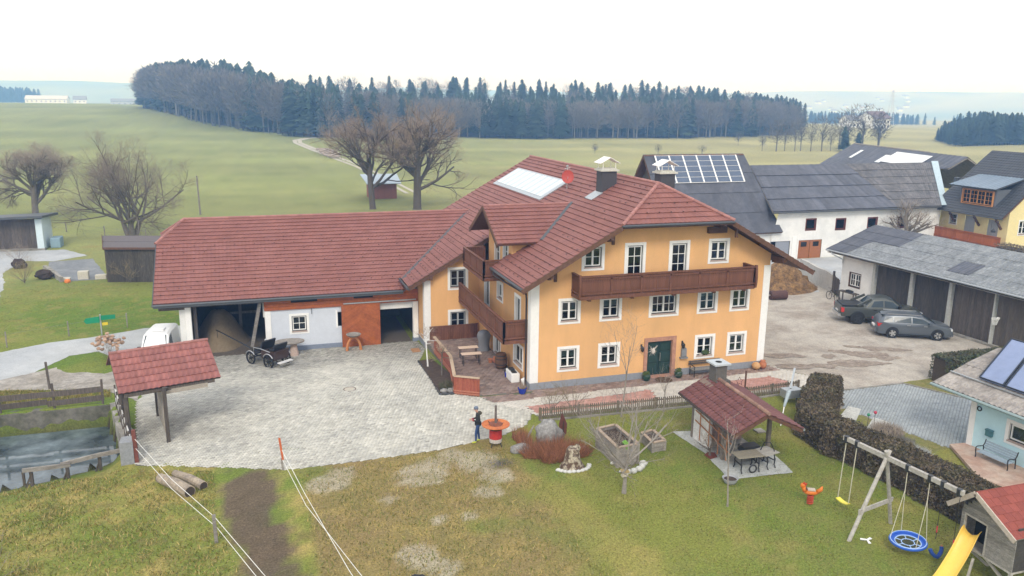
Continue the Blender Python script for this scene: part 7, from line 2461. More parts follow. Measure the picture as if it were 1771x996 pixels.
# barbecue kiosk
SLAB = [(4.9, -7.55), (6.2, -7.75), (8.3, -10.6), (7.85, -13.1), (4.75, -12.9), (4.95, -11.2), (5.15, -10.2), (5.0, -9.2)]
sheet("kiosk_paving", SLAB, .02, M("kiosk_flags", (.42, .43, .42), .9, var=.18, scale=1.1, col2=(.34, .36, .35), fine=.15, bscale=10), .6, wob=.08, seed=5)
ks = thing("garden_kiosk", "small barbecue kiosk with weathered red tile roof, chimney and white back panel", "kiosk", (6.2, -10.2, 0))
a0 = R(-4.5)
uK = Vector((math.sin(a0), -math.cos(a0) * 1, 0)).normalized()       # toward the viewer
uK = Vector((-.075, -.997, 0)).normalized()
eK = Vector((-.997, .075, 0)).normalized()                           # out over the left eave
RK = Vector((6.62, -7.85, 2.98))
LK = 5.35
for sgn, wd in ((1, 1.55), (-1, 1.75)):
    vv_ = (-eK * sgn * wd + Vector((0, 0, .82))).normalized()
    ev = RK + eK * sgn * wd - Vector((0, 0, .82))
    Ls = math.hypot(wd, .82)
    P = [pt(ev, uK, vv_, a, b, -.03) for a, b in ((0, 0), (LK, 0), (LK, Ls), (0, Ls))]
    n_ = (P[1] - P[0]).cross(P[2] - P[0])
    rp = MB().plate(P if n_.z > 0 else P[::-1], .07).build("roof", BEAMWOOD, ks)
    nt_, nr_ = 20, 5
    tw_, th_ = LK / nt_, Ls / nr_
    if sgn > 0:
        tm2 = MB()
        V, F = [], []
        k = 5
        for i in range(k + 1):
            x = tw_ * (i / k) * 1.02
            h = .03 * (math.sin(i / k * 6.283 - .6) * .5 + .5)
            V += [(x, -.02, h + .05), (x, th_ * 1.04, h + .012), (x, -.02, h + .02), (x, th_ * 1.04, h - .008)]
        for i in range(k):
            b = i * 4
            F += [(b, b + 4, b + 5, b + 1), (b + 2, b + 6, b + 4, b), (b + 3, b + 7, b + 6, b + 2)]
        F += [(0, 1, 3, 2), (k * 4 + 2, k * 4 + 3, k * 4 + 1, k * 4)]
    tme = MB().add(V, F).mesh("tile", TILE2)
    u2 = uK if uK.cross(vv_).z > 0 else -uK
    O2 = ev if u2 is uK else ev + uK * LK
    n2 = u2.cross(vv_)
    M3 = Matrix(((u2.x, vv_.x, n2.x), (u2.y, vv_.y, n2.y), (u2.z, vv_.z, n2.z)))
    for r in range(nr_):
        for c_ in range(nt_):
            o = child("roof_tile", tme, rp)
            p = pt(O2, u2, vv_, c_ * tw_, r * th_ - .03, .0)
            o.matrix_local = Matrix.Translation(p - ks.location) @ (M3 @ Matrix.Rotation(rng.uniform(-.014, .014), 3, 'Z')).to_4x4()
    each(MB().tube([ev + Vector((0, 0, -.05)) + eK * sgn * .07, ev + uK * LK + Vector((0, 0, -.05)) + eK * sgn * .07], .06, 8), "gutter", M("brown_pipe", (.05, .035, .03), .5) if sgn > 0 else ZINC, ks)
    for q0 in (0.02, LK - .02):
        MB().beam(RK + uK * q0 - Vector((0, 0, .1)), ev + uK * q0 - Vector((0, 0, .1)), .05, .16).build("verge_board", BEAMWOOD, ks)
each(ridge_caps(MB(), RK + Vector((0, 0, .05)), RK + uK * (LK + .05) + Vector((0, 0, .05)), .10, .40), "ridge_tile", M("mossy_ridge", (.25, .15, .11), .8, var=.3, scale=4, rnd=.25), ks)
kp = [Vector((5.55, -8.35, 0)), Vector((5.55, -11.0, 0)), Vector((7.75, -8.4, 0)), Vector((7.65, -11.4, 0))]
for p in kp:
    MB().beam((p.x, p.y, -.05), (p.x, p.y, 2.3), .16, .16).build("post", M("grey_post_wood", (.20, .17, .14), .85, var=.3, scale=2), ks)
WPAN = M("stained_white_panel", (.62, .60, .57), .9, var=.2, scale=3, col2=(.70, .69, .67), bump=.2)
MB().box(5.50, -9.9, .0, 5.62, -8.42, 1.55).build("back_panel", WPAN, ks)
MB().box(5.7, -9.4, -.02, 7.6, -8.3, 1.1).build("brick_hearth", M("hearth_brick", (.30, .20, .16), .9, var=.3, scale=4), ks)
MB().box(6.3, -8.9, 1.1, 7.1, -8.2, 2.95).build("flue_hood", M("dark_hood", (.10, .095, .09), .8), ks)
MB().box(5.6, -11.5, -.02, 7.7, -8.3, .10).build("floor_slab", CONC, ks)
MB().beam((5.55, -8.3, 2.2), (5.5, -11.9, 2.2), .14, .16).beam((7.75, -8.3, 2.15), (7.6, -12.4, 2.15), .14, .16).build("wall_plate", BEAMWOOD, ks)
pts_ = [(5.55 + 2.1 * f, -11.45, 1.95 + .62 * math.sin(f * math.pi)) for f in np.linspace(0, 1, 9)]
MB().tube(pts_, .07, 6).build("arched_brace", GREYWOOD, ks)
chk = MB().box(6.35, -8.75, 2.6, 6.95, -8.15, 3.72).build("chimney", M("grey_kiosk_chimney", (.12, .112, .10), .9, var=.2), ks)
MB().box(6.22, -8.88, 3.72, 7.08, -8.02, 3.80).build("chimney_slab", M("pale_blue_slab", (.44, .48, .50), .8, var=.15), chk)
MB().lathe([(.16, 3.802), (.16, 3.806), (.0, 3.806)], (6.65, -8.45, 0), 14, caps=False).build("flue_hole", DARK, chk)
MB().plate([(5.95, -8.95, 2.72), (6.34, -8.95, 2.9), (6.34, -7.95, 2.9), (5.95, -7.95, 2.72)], .03).build("chimney_flashing", M("brown_lead", (.20, .15, .12), .6), chk)
TREL = M("orange_lath", (.40, .17, .07), .75, var=.2)
tl = thing("trellis", "orange lath trellis with climbing stems on the kiosk's left side", "trellis", (5.42, -10.4, 0))
for z in (.75, 1.25, 1.7):
    MB().beam((5.42, -8.7, z + .3), (5.38, -11.9, z - .1), .03, .05).build("lath", TREL, tl)
for y in (-9.2, -10.0, -10.8, -11.5):
    MB().beam((5.40, y, .2), (5.40, y, 2.05), .03, .05).build("lath", TREL, tl)
bare_tree("potted_shrub", "twisted bare shrub in the red gravel patch beside the white kiosk panel", "shrub", (5.2, -10.5), .45, 7, .7, .05, 2, 33, (0, 4, 5), spread=(.5, 1.4), gn=.0, wob=.3, twig=TWIGRED)
sheet("red_gravel", [(5.0, -10.9), (5.45, -10.8), (5.6, -10.3), (5.3, -10.15), (4.95, -10.4)], .045, M("red_bark_mulch", (.15, .045, .03), .95, var=.4, scale=8), .3, wob=.06)


def iron_table(label, c, rz, L, W, h, mat, wheel):
    t = local(thing("picnic_bench", label, "table", (c[0], c[1], .03), rz, group="tables on the kiosk paving"))
    for i in range(5):
        y = -W / 2 + W * (i + .5) / 5
        MB().box(-L / 2, y - W / 10 + .006, h, L / 2, y + W / 10 - .006, h + .035).build("slat", mat, t)
    for s in (-1, 1):
        x = s * (L / 2 - .2)
        for y in (-1, 1):
            MB().tube([(x, y * W * .30, h), (x, y * W * .42, h * .55), (x, y * W * .38, h * .2), (x, y * W * .5, 0)], .03, 6).build("leg", IRON, t)
        MB().beam((x, -W * .4, h * .5), (x, W * .4, h * .5), .04, .04).build("cross_bar", IRON, t)
    if wheel:
        MB().tube([(.1 + .17 * math.cos(a), -W * .5, .19 + .17 * math.sin(a)) for a in np.arange(0, 6.28, .35)], .035, 6, closed=True).build("wheel", IRON, t)


OLIVEW = M("olive_slat", (.27, .245, .19), .8, var=.2, scale=3, rnd=.12)
iron_table("greyish slatted table with black iron legs on the near kiosk paving", (6.0, -12.25), R(-4), 1.25, .75, .72, OLIVEW, True)
iron_table("pale slatted bench end right of the iron-legged table", (7.05, -12.15), R(12), .85, .8, .68, M("pale_slat", (.40, .385, .35), .8, var=.2, rnd=.12), False)
tg = thing("tub_grill", "black iron barrow with arched handle between the two slatted tables", "barrow", (6.6, -11.6, 0))
MB().box(6.15, -11.75, .55, 7.0, -11.25, .82).build("tray", IRON, tg)
MB().tube([(6.85, -12.0, .75), (6.95, -12.1, 1.15), (7.2, -12.2, 1.15), (7.35, -12.3, .8), (7.38, -12.35, .35)], .025, 6).build("handle", IRON, tg)
for x in (6.25, 6.9):
    MB().tube([(x, -11.5, .6), (x, -11.5, .02)], .03, 6).build("leg", IRON, tg)
pt_ = thing("grey_pot", "shallow grey bowl of dark soil on the lawn in front of the paving", "pot", (4.60, -13.15, 0))
MB().lathe([(.20, 0), (.28, .10), (.33, .24), (.35, .25), (.31, .25), (.27, .18)], (4.6, -13.15, 0), 20).build("bowl", M("grey_bowl", (.32, .33, .34), .6, var=.1), pt_)
MB().lathe([(.29, .17), (.29, .185)], (4.6, -13.15, 0), 18).build("soil", SOIL, pt_)
tag(MB().box(8.9, -8.9, .0, 9.35, -8.45, .07).build("stepping_slab", CONC), "single pale stepping slab in the grass between kiosk and hedge", "slab")

# hedges: trimmed bodies made of many small leaves and twigs
HEDGE = M("winter_hedge_leaf", (.185, .145, .10), .9, var=.25, scale=1.5, col2=(.135, .125, .075), rnd=.6, spec=.15)
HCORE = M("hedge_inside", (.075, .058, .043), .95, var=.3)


def hedge(name, label, path, w, h, n, seed, mat=HEDGE, taper=.82, bump=.12):
    t = thing(name, label, "hedge", (path[0][0], path[0][1], 0))
    q = np.random.default_rng(seed)
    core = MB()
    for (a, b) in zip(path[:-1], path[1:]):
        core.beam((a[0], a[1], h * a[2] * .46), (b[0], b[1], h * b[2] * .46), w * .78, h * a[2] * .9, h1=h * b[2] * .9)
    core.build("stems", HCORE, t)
    seg = [math.hypot(b[0] - a[0], b[1] - a[1]) for a, b in zip(path[:-1], path[1:])]
    tot = sum(seg)
    Vs, Fs, At = [], [], []
    cnt = 0
    for (a, b), L in zip(zip(path[:-1], path[1:]), seg):
        k = int(n * L / tot)
        f = q.uniform(-.02, 1.02, k)
        d = np.array((b[0] - a[0], b[1] - a[1])) / L
        nr = np.array((d[1], -d[0]))
        hh = h * (a[2] + (b[2] - a[2]) * f)
        face = q.uniform(0, 1, k)
        side = np.where(q.uniform(0, 1, k) < .5, -1, 1)
        zz = np.where(face < .62, q.uniform(.0, 1, k) ** .85, 1.0)
        off = np.where(face < .62, side * (taper + (1 - taper) * (1 - zz)), q.uniform(-1, 1, k) * taper) * w / 2
        bx = fbm(f * L * 1.1 + 7 * seed, zz * 2.2 + side * 3, seed + 9, 3) - .5
        off = off + np.where(face < .62, side * bx * bump * 3, 0)
        z = hh * zz + np.where(face >= .62, bx * bump * 2.4, 0) + q.normal(0, .025, k)
        x = a[0] + (b[0] - a[0]) * f + nr[0] * off + q.normal(0, .02, k)
        y = a[1] + (b[1] - a[1]) * f + nr[1] * off + q.normal(0, .02, k)
        P = np.stack([x, y, np.maximum(z, .03)], 1)
        s = q.uniform(.03, .075, k)[:, None]
        A, B = q.normal(0, 1, (k, 3)), q.normal(0, 1, (k, 3))
        A /= np.linalg.norm(A, axis=1)[:, None]
        B /= np.linalg.norm(B, axis=1)[:, None]
        V = np.stack([P - A * s, P + A * s, P + B * s * 1.5], 1)
        Vs.append(V.reshape(-1, 3))
        At.append(np.clip(q.normal(0, .5, k) + bx * 1.2, -1, 1))
        cnt += k
    V = np.concatenate(Vs) - np.array((path[0][0], path[0][1], 0))
    np_mesh("leaves", V, np.arange(len(V)).reshape(-1, 3), mat, att=np.concatenate(At), parent=t)
    return t


hedge("garden_hedge", "long brown winter hedge between lawn and the grey-blue drive", [(15.3, -5.9, .92), (14.8, -6.4, 1.1), (13.6, -7.4, 1.0), (11.4, -9.6, .98), (11.15, -11.5, 1.0), (11.75, -14.0, 1.0), (12.05, -17.0, 1.02), (12.15, -21.5, 1.05)], 1.7, 1.45, 52000, 3)
hedge("yard_hedge", "short dark evergreen hedge at the gravel yard edge behind the blue house", [(23.5, -5.5, 1.0), (29.5, -5.6, 1.05)], 1.3, 1.6, 15000, 4, mat=M("dark_evergreen_leaf", (.065, .08, .042), .85, var=.25, scale=1.5, col2=(.095, .085, .06), rnd=.5))
hedge("balcony_hedge", "grey bare hedge at the foot of the yellow house", [(56.0, 19.6, 1.0), (56.4, 8, 1.0)], 2.0, 2.6, 9000, 5, mat=M("grey_hedge", (.16, .13, .095), .9, var=.3, scale=1, rnd=.4))


def scrub(name, label, c, r, h, n, seed, mat):
    t = thing(name, label, "shrub", (c[0], c[1], 0))
    q_ = random.Random(seed)
    tw = Twigs()
    for i in range(n):
        a, rr = q_.uniform(0, 6.28), r * math.sqrt(q_.random())
        x, y = c[0] + rr * math.cos(a), c[1] + rr * math.sin(a)
        z = q_.uniform(0, h * .5) * (1 - rr / r * .5)
        tw.stick(Vector((x, y, z)), Vector((x + q_.uniform(-.2, .2), y + q_.uniform(-.2, .2), z + q_.uniform(.15, .5) * h)), .012)
    np_mesh("twigs", np.array([tuple(v) for v in tw.V]) - np.array((c[0], c[1], 0)), np.array(tw.F), mat, att=np.array(tw.a), parent=t)
    MB().blob((c[0], c[1], h * .15), (r * .7, r * .6, h * .3), 9, 6, .25, seed).build("root_clump", HCORE, t)


scrub("rose_bush", "brown bare rose bush at the corner of the grey-blue drive", (14.9, -10.9), .75, 1.0, 900, 1, TWIG)
scrub("lavender", "silvery lavender cushion between the drive corner and terracotta patio", (14.6, -13.1), .65, .55, 900, 2, M("lavender_grey", (.30, .31, .30), .9, var=.2, rnd=.3))
scrub("dwarf_shrub", "grey-brown low shrub between rose bush and lavender", (14.75, -12.0), .65, .6, 800, 3, M("greybrown", (.17, .16, .14), .9, var=.2, rnd=.3))
for i, (x, y, cname, cl) in enumerate(((14.75, -9.75, "green", (.03, .24, .12)), (15.3, -9.6, "red", (.45, .03, .06)))):
    b = thing("garden_ball", cname + " glass ball on a rod at the edge of the drive", "ornament", (x, y, 0))
    MB().tube([(x, y, 0), (x, y, .6)], .012, 5).build("rod", IRON, b)
    MB().blob((x, y, .67), .085, 10, 8, 0, 1).build("ball", M("glass_ball_" + cname, cl, .15, spec=.7), b, smooth=True)
# grass pavers strips and verge of the drive
sheet("drive_verge", [(15.4, -7.2), (14.5, -7.5), (13.0, -9.3), (12.9, -12.5), (14.2, -13.2), (16.7, -13.0), (16.2, -11.0)], .006, M("turf_strip", (.145, .15, .042), .95, var=.3, scale=3, col2=(.22, .185, .07), fine=.3, bscale=14, bump=.8), .6, wob=.08)
sheet("yard_verge", [(21.4, -4.95), (24.0, -4.75), (26.5, -4.8), (24, -7.2), (23.2, -8.5)], .012, M("turf_strip", (1, 1, 1)), .6, wob=.1)
GP = M("grass_paver", (.50, .50, .47), .9, var=.15, rnd=.12)
for P in ([(15.75, -7.15), (16.1, -7.7), (14.6, -9.05), (14.05, -8.45)], [(15.95, -8.85), (16.2, -9.6), (14.75, -10.75), (14.35, -10.1)]):
    a, b, c_, d = [Vector((*p, 0)) for p in P]
    m = MB()
    for i in range(6):
        for j in range(9):
            p = a.lerp(b, (i + .5) / 6).lerp(d.lerp(c_, (i + .5) / 6), (j + .5) / 9)
            u_ = (d - a).normalized()
            m.c = rng.uniform(-1, 1)
            m.beam((p.x - u_.x * .085, p.y - u_.y * .085, .03), (p.x + u_.x * .085, p.y + u_.y * .085, .03), .085, .05)
    for i in range(7):
        p, q_ = a.lerp(b, i / 6), d.lerp(c_, i / 6)
        m.beam((p.x, p.y, .025), (q_.x, q_.y, .025), .025, .05)
    m.build("grass_paver", GP, kind="stuff")

# ------------------------------------------------------------------ playground
OLDW = M("silvered_timber", (.42, .40, .365), .85, var=.25, scale=2, col2=(.33, .31, .28), stretch=(2, 2, 2), rnd=.1, bump=.2)
A1, A2 = Vector((6.28, -18.53, 0)), Vector((8.79, -17.94, 0))
B0, B1 = Vector((7.42, -16.45, 3.16)), Vector((8.30, -21.38, 3.06))
sf_ = thing("swing_stand", "silvered timber swing frame with long beam reaching into the playhouse", "swing frame", (7.5, -18.2, 0))
MB().beam(B0, B1, .13, .17).build("beam", OLDW, sf_)
fx = (B1 - B0).normalized()
ap = B0 + fx * 1.95
for a in (A1, A2):
    MB().tube([a - Vector((0, 0, .1)), a.lerp(ap, .5), ap + (ap - a).normalized() * .30], .075, 10).build("leg", OLDW, sf_)
x1, x2 = A1.lerp(ap, .36), A2.lerp(ap, .36)
MB().beam(x1 + (x1 - x2) * .12, x2 + (x2 - x1) * .12, .05, .17).build("cross_board", OLDW, sf_)
for s in (.12, .62, 2.85, 3.75, 4.25, 4.85):
    p = B0 + fx * s
    MB().tube([p + Vector((0, 0, -.16)), p + Vector((0, 0, .1))], .10, 8).build("clamp", IRON, sf_)
YEL = M("yellow_plastic", (.72, .62, .08), .45, var=.06)
ROPE = M("pale_rope", (.55, .52, .42), .9, var=.15)
sw = thing("swing", "small swing with pale yellow seat hanging at the beam's free end", "swing", tuple(B0 + fx * .4))
s0, s1 = B0 + fx * .12, B0 + fx * .62
sc_ = Vector((7.62, -16.55, .40))
e0, e1 = sc_ - fx * .26, sc_ + fx * .26
e0.z, e1.z = .44, .40
MB().tube([s0 - Vector((0, 0, .15)), e0 + Vector((0, 0, .05))], .018, 6).build("rope", ROPE, sw)
MB().tube([s1 - Vector((0, 0, .15)), e1 + Vector((0, 0, .05))], .018, 6).build("rope", ROPE, sw)
V = []
for i in range(7):
    f = i / 6
    p = e0.lerp(e1, f)
    z = -.05 * math.sin(f * math.pi)
    V += [(p.x - .10, p.y, p.z + z), (p.x + .10, p.y, p.z + z), (p.x + .10, p.y, p.z + z + .035), (p.x - .10, p.y, p.z + z + .035)]
F = [(0, 1, 2, 3), (27, 26, 25, 24)]
for i in range(6):
    for j in range(4):
        F.append((i * 4 + j, (i + 1) * 4 + j, (i + 1) * 4 + (j + 1) % 4, i * 4 + (j + 1) % 4))
MB().add(V, [f[::-1] for f in F]).build("seat", YEL, sw)
# nest swing
nc = Vector((7.86, -19.75, .42))
ns = thing("nest_swing", "round blue nest swing with light rim and dark mesh under the beam", "swing", tuple(nc))
BLU = M("blue_nest_rim", (.025, .10, .45), .55, var=.1)
LBL = M("light_blue_band", (.35, .50, .75), .7, var=.1)
nx, ny = Vector((.25, -.968, 0)), Vector((.968, .25, .06)).normalized()


def circ(r, z=0, n=32):
    return [nc + nx * r * math.cos(a) + ny * r * math.sin(a) + Vector((0, 0, z)) for a in np.linspace(0, 6.2832, n, endpoint=False)]


MB().tube(circ(.60), .055, 8, closed=True).build("rim", BLU, ns)
MB().tube(circ(.605, .045), .018, 6, closed=True).build("rim_stripe", LBL, ns)
V = []
for r, z in ((.56, -.02), (.44, -.05)):
    V += circ(r, z)
MB().add(V, [(j, (j + 1) % 32, 32 + (j + 1) % 32, 32 + j) for j in range(32)]).build("rim_cloth", BLU, ns)
for r, z in ((.44, -.04), (.22, -.06)):
    MB().tube(circ(r, z), .02, 6, closed=True).build("ring_band", LBL, ns)
for i in range(6):
    a = i * 1.047 + .3
    MB().tube([nc + (nx * math.cos(a) + ny * math.sin(a)) * .22 + Vector((0, 0, -.06)), nc + (nx * math.cos(a) + ny * math.sin(a)) * .44 + Vector((0, 0, -.04))], .018, 5).build("spoke_band", LBL, ns)
nm = MB()
for i in range(-9, 10):
    c_ = i * .046
    if abs(c_) < .43:
        L = math.sqrt(.43 ** 2 - c_ * c_)
        nm.tube([nc + nx * c_ - ny * L + Vector((0, 0, -.055)), nc + nx * c_ + ny * L + Vector((0, 0, -.055))], .007, 4)
        nm.tube([nc + ny * c_ - nx * L + Vector((0, 0, -.06)), nc + ny * c_ + nx * L + Vector((0, 0, -.06))], .007, 4)
nm.build("mesh_net", M("dark_net", (.035, .038, .045), .9), ns, kind="stuff")
for s, pa in ((2.85, -1), (3.75, 1)):
    top = B0 + fx * s - Vector((0, 0, .15))
    knot = top - Vector((0, 0, .75))
    MB().tube([top, knot], .015, 5).build("rope", ROPE, ns)
    for sd in (-1, 1):
        a_ = (0 if pa > 0 else math.pi) + sd * .6
        MB().tube([knot, nc + nx * .60 * math.cos(a_) + ny * .60 * math.sin(a_)], .013, 5).build("rope", ROPE, ns)
# trapeze ropes and belt seat
for i, (s, zb_) in enumerate(((4.25, .95), (4.9, .75))):
    p = B0 + fx * s
    tr = thing("hanging_rope", ("left hanging rope with red grip between nest swing and playhouse", "right hanging rope with red grip beside the playhouse")[i], "rope", (p.x, p.y, zb_), group="ropes on the swing beam")
    MB().tube([(p.x, p.y, p.z - .12), (p.x, p.y, zb_)], .012, 5).build("cord", IRON, tr)
    MB().tube([(p.x, p.y, zb_ + .25), (p.x, p.y, zb_ + .5)], .022, 6).build("grip", M("red_grip", (.5, .04, .06), .5), tr)
bs = thing("belt_swing", "dark blue plastic belt seat lying on the grass by the slide", "swing seat", (8.35, -20.55, 0))
MB().tube([(8.18 + .26 * (1 - math.cos(a)), -20.45 - .1 * math.sin(a), .12 + .10 * abs(math.cos(a)) + .22 * (1 - math.sin(a))) for a in np.linspace(0, math.pi, 9)], .07, 6).build("belt", M("deep_blue_plastic", (.02, .06, .28), .4, var=.1), bs)
MB().blob((8.72, -20.43, .46), .035, 7, 5, 0).build("clip", TERRA, bs)
pr_ = thing("toy_propeller", "white three-armed toy lying on the lawn near the swing leg", "toy", (6.95, -18.75, 0))
for a in (.3, 2.5, 4.4):
    MB().beam((6.95, -18.75, .05), (6.95 + .24 * math.cos(a), -18.75 + .24 * math.sin(a), .04), .06, .03, w1=.10).build("arm", WHITE, pr_)
# spring rider
sp_ = local(thing("spring_rider", "orange bird-shaped spring rider toy on a red coil on the lawn", "toy", (6.73, -15.7, 0), R(150)))
ORG = M("orange_plastic", (.62, .17, .02), .45, var=.1)
MB().tube([(.0 + .11 * math.cos(a), .11 * math.sin(a), .04 + a * .0125) for a in np.arange(0, 31, .5)], .03, 5).build("coil_spring", M("red_spring", (.42, .06, .03), .5), sp_)
MB().blob((0, 0, .52), (.30, .14, .12), 12, 8, .03, 2).build("body", ORG, sp_, smooth=True)
MB().blob((.33, 0, .78), (.11, .09, .12), 10, 8, .03, 3).tube([(.22, 0, .55), (.30, 0, .72)], [.11, .09], 8).build("head", ORG, sp_, smooth=True)
MB().plate([(.36, .02, .88), (.30, .02, .97), (.24, .02, .90), (.18, .02, .93), (.22, .02, .80)], .04).build("comb", M("red_comb", (.45, .05, .02), .5), sp_)
MB().tube([(-.24, 0, .56), (-.38, 0, .68), (-.42, 0, .82)], [.09, .08, .03], 8).build("tail", ORG, sp_, smooth=True)
MB().box(-.16, -.12, .62, .14, .12, .66).build("saddle", M("beige_seat", (.45, .38, .30), .7), sp_)
MB().tube([(.2, -.2, .72), (.2, .2, .72)], .022, 6).build("grip_bar", IRON, sp_)
# playhouse on stilts with slide
ph = thing("playhouse", "grey board playhouse on stilts with red shingle roof and dark doorway", "playhouse", (9.8, -21.9, 0))
Xw, yl, yr, zf, zw = 8.92, -20.88, -23.05, .92, 2.42
PB = M("playhouse_board", (.20, .19, .175), .85, var=.35, scale=3, col2=(.28, .265, .245), stretch=(2, 2, 6), rnd=.25, bump=.3)
nb = 12
ridge_y, ridge_z = -21.6, 3.18
for i in range(nb + 6):
    z0_, z1_ = zf + .145 * i, zf + .145 * i + .14
    if z1_ > ridge_z - .18:
        break
    ya, yb = yl, yr
    if z1_ > zw - .1:
        f = (z1_ - (zw - .1)) / (ridge_z - .16 - (zw - .1))
        ya, yb = yl + (ridge_y - yl) * f, yr + (ridge_y - yr) * f
    if z0_ < 1.98 and z0_ > zf - .01 and z0_ < 2.0:
        MB().box(Xw, -21.05, z0_, Xw + .03, ya, z1_).build("board", PB, ph)
        MB().box(Xw, yb, z0_, Xw + .03, -21.95, z1_).build("board", PB, ph)
    else:
        MB().box(Xw, yb, z0_, Xw + .03, ya, z1_).build("board", PB, ph)
for i in range(11):
    z0_ = zf + .145 * i
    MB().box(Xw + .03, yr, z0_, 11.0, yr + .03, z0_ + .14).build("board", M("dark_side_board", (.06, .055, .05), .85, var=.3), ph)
    MB().box(Xw + .03, yl - .03, z0_, 11.0, yl, z0_ + .14).build("board", PB, ph)
MB().box(Xw + .6, yr + .1, zf, Xw + .64, yl - .1, 2.4).build("inner_wall", DARK, ph)
each(MB().box(Xw - .02, -21.08, zf, Xw + .05, -21.02, 2.02).box(Xw - .02, -21.98, zf, Xw + .05, -21.92, 2.02).box(Xw - .02, -21.98, 2.02, Xw + .05, -21.02, 2.08), "door_frame", OLDW, ph)
MB().box(Xw, yr, zf - .08, 11.0, yl, zf - .005).build("floor", OLDW, ph)
for x in (Xw + .08, 10.9):
    for y in (yr + .08, yl - .08):
        MB().beam((x, y, -.1), (x, y, zf - .08), .1, .1).build("stilt", OLDW, ph)
each(MB().beam((Xw + .1, yl - .1, .85), (Xw + 1.0, yl - .5, 0.0), .07, .09).beam((Xw + .1, -21.9, .85), (Xw + .4, -22.9, .05), .07, .09), "brace", OLDW, ph)
SHIN = M("red_shingle", (.235, .062, .046), .85, var=.15, scale=4, rnd=.2, bump=.2, bscale=60)
for sgn, ye, ze in ((1, yl + .32, 2.28), (-1, yr - .22, 2.30)):
    Oe = Vector((8.58, ye, ze))
    vv_ = Vector((0, ridge_y - ye, ridge_z - ze))
    Lr = vv_.length
    P = [Oe, Oe + Vector((3.2, 0, 0)), Oe + Vector((3.2, 0, 0)) + vv_, Oe + vv_]
    if (P[1] - P[0]).cross(P[2] - P[0]).z < 0:
        P = P[::-1]
    rp = MB().plate(P, .05).build("roof", GREYWOOD, ph)
    vn = vv_.normalized()
    nn = Vector((1, 0, 0)).cross(vn)
    nn = nn if nn.z > 0 else -nn
    rows, cols = 6, 10
    for r in range(rows):
        for c_ in range(cols):
            o = .16 if r % 2 else 0
            a0, a1 = max(0, c_ * .32 - o), min(3.2, (c_ + 1) * .32 - o - .008)
            if r % 2 and c_ == cols - 1:
                a1 = 3.2
            b0_, b1_ = Lr * r / rows, Lr * (r + 1) / rows + .02
            q4 = [Oe + Vector((a0, 0, 0)) + vn * b0_ + nn * .022, Oe + Vector((a1, 0, 0)) + vn * b0_ + nn * .022, Oe + Vector((a1, 0, 0)) + vn * b1_ + nn * .010, Oe + Vector((a0, 0, 0)) + vn * b1_ + nn * .010]
            if (q4[1] - q4[0]).cross(q4[2] - q4[0]).z < 0:
                q4 = q4[::-1]
            MB().plate(q4, .008).build("shingle", SHIN, rp)
    MB().beam(Oe + Vector((-.02, 0, -.06)), Oe + vv_ + Vector((-.02, 0, -.06)), .04, .17).build("verge_board", M("pale_verge", (.46, .40, .34), .8, var=.2, scale=3), ph)
sdl = thing("slide", "wavy yellow plastic slide running down from the playhouse doorway", "slide", (8.2, -21.5, 0))
prof_ = [(0, 1.30), (.18, 1.30), (.40, 1.16), (.75, .84), (1.05, .62), (1.35, .44), (1.7, .22), (2.05, .12), (2.3, .10)]
V, F = [], []
dv = Vector((-.94, -.34, 0)).normalized()
sv_ = Vector((dv.y, -dv.x, 0))
for s, z in prof_:
    c_ = Vector((8.98, -21.35, 0)) + dv * s
    hump = .34 if s < .3 else .22
    for o, dz in ((-.30, hump - .05), (-.31, hump), (-.26, hump), (-.21, .02), (0, 0), (.21, .02), (.26, hump), (.31, hump), (.30, hump - .05), (.0, -.05)):
        p = c_ + sv_ * o
        V.append((p.x, p.y, z + dz))
k = 10
for i in range(len(prof_) - 1):
    for j in range(k):
        F.append((i * k + j, i * k + (j + 1) % k, (i + 1) * k + (j + 1) % k, (i + 1) * k + j))
so = MB().add(V, F).build("chute", M("slide_yellow", (.80, .52, .09), .35, var=.05, spec=.5), sdl, smooth=True)
ssb = so.modifiers.new("ss", 'SUBSURF')
ssb.levels = ssb.render_levels = 1
each(MB().beam((8.55, -21.9, .85), (8.2, -22.05, .05), .07, .09).beam((8.75, -21.25, .95), (8.6, -21.2, 0), .07, .09), "support", OLDW, sdl)
tag(MB().tube([(9.5, -23.2, 0), (9.45, -23.2, 1.3)], .05, 8).build("blue_pole", M("blue_paint", (.03, .08, .45), .4)), "short blue pole at the dark side of the playhouse", "pole")

# ------------------------------------------------------------------ terrace and front of the house
tfz = thing("terrace_fence", "red-brown boarded terrace fence with pale cap at the courtyard side", "fence", (-4.2, .6, 0))
pts_ = [(-3.70, 8.3), (-3.62, 4.1), (-4.24, .60), (-3.0, -.16)]
for (xa, ya), (xb, yb) in zip(pts_[:-1], pts_[1:]):
    a, b = Vector((xa, ya, 0)), Vector((xb, yb, 0))
    L = (b - a).length
    d = (b - a) / L
    k = max(1, round(L / .14))
    for i in range(k):
        p = a.lerp(b, (i + .5) / k)
        o = MB().beam((p.x, p.y, -.05), (p.x, p.y, 1.04), L / k - .008, .028, up=(-d.y, d.x, 0)).build("board", WOODRED, tfz)
    MB().beam(a + Vector((0, 0, 1.07)), b + Vector((0, 0, 1.07)), .19, .05).build("cap", M("pale_cap_board", (.44, .33, .23), .75, var=.2), tfz)
    nr = Vector((d.y, -d.x, 0)) * -.035
    for z in (.10, .24):
        MB().beam(a - nr + Vector((0, 0, z)), b - nr + Vector((0, 0, z)), .03, .07).build("rail", M("worn_red_rail", (.40, .16, .10), .7, var=.25, scale=5), tfz)
wf = thing("privacy_boards", "low brown board screen along the orange wing wall behind the covered grill", "screen", (-2, 10.6, 0))
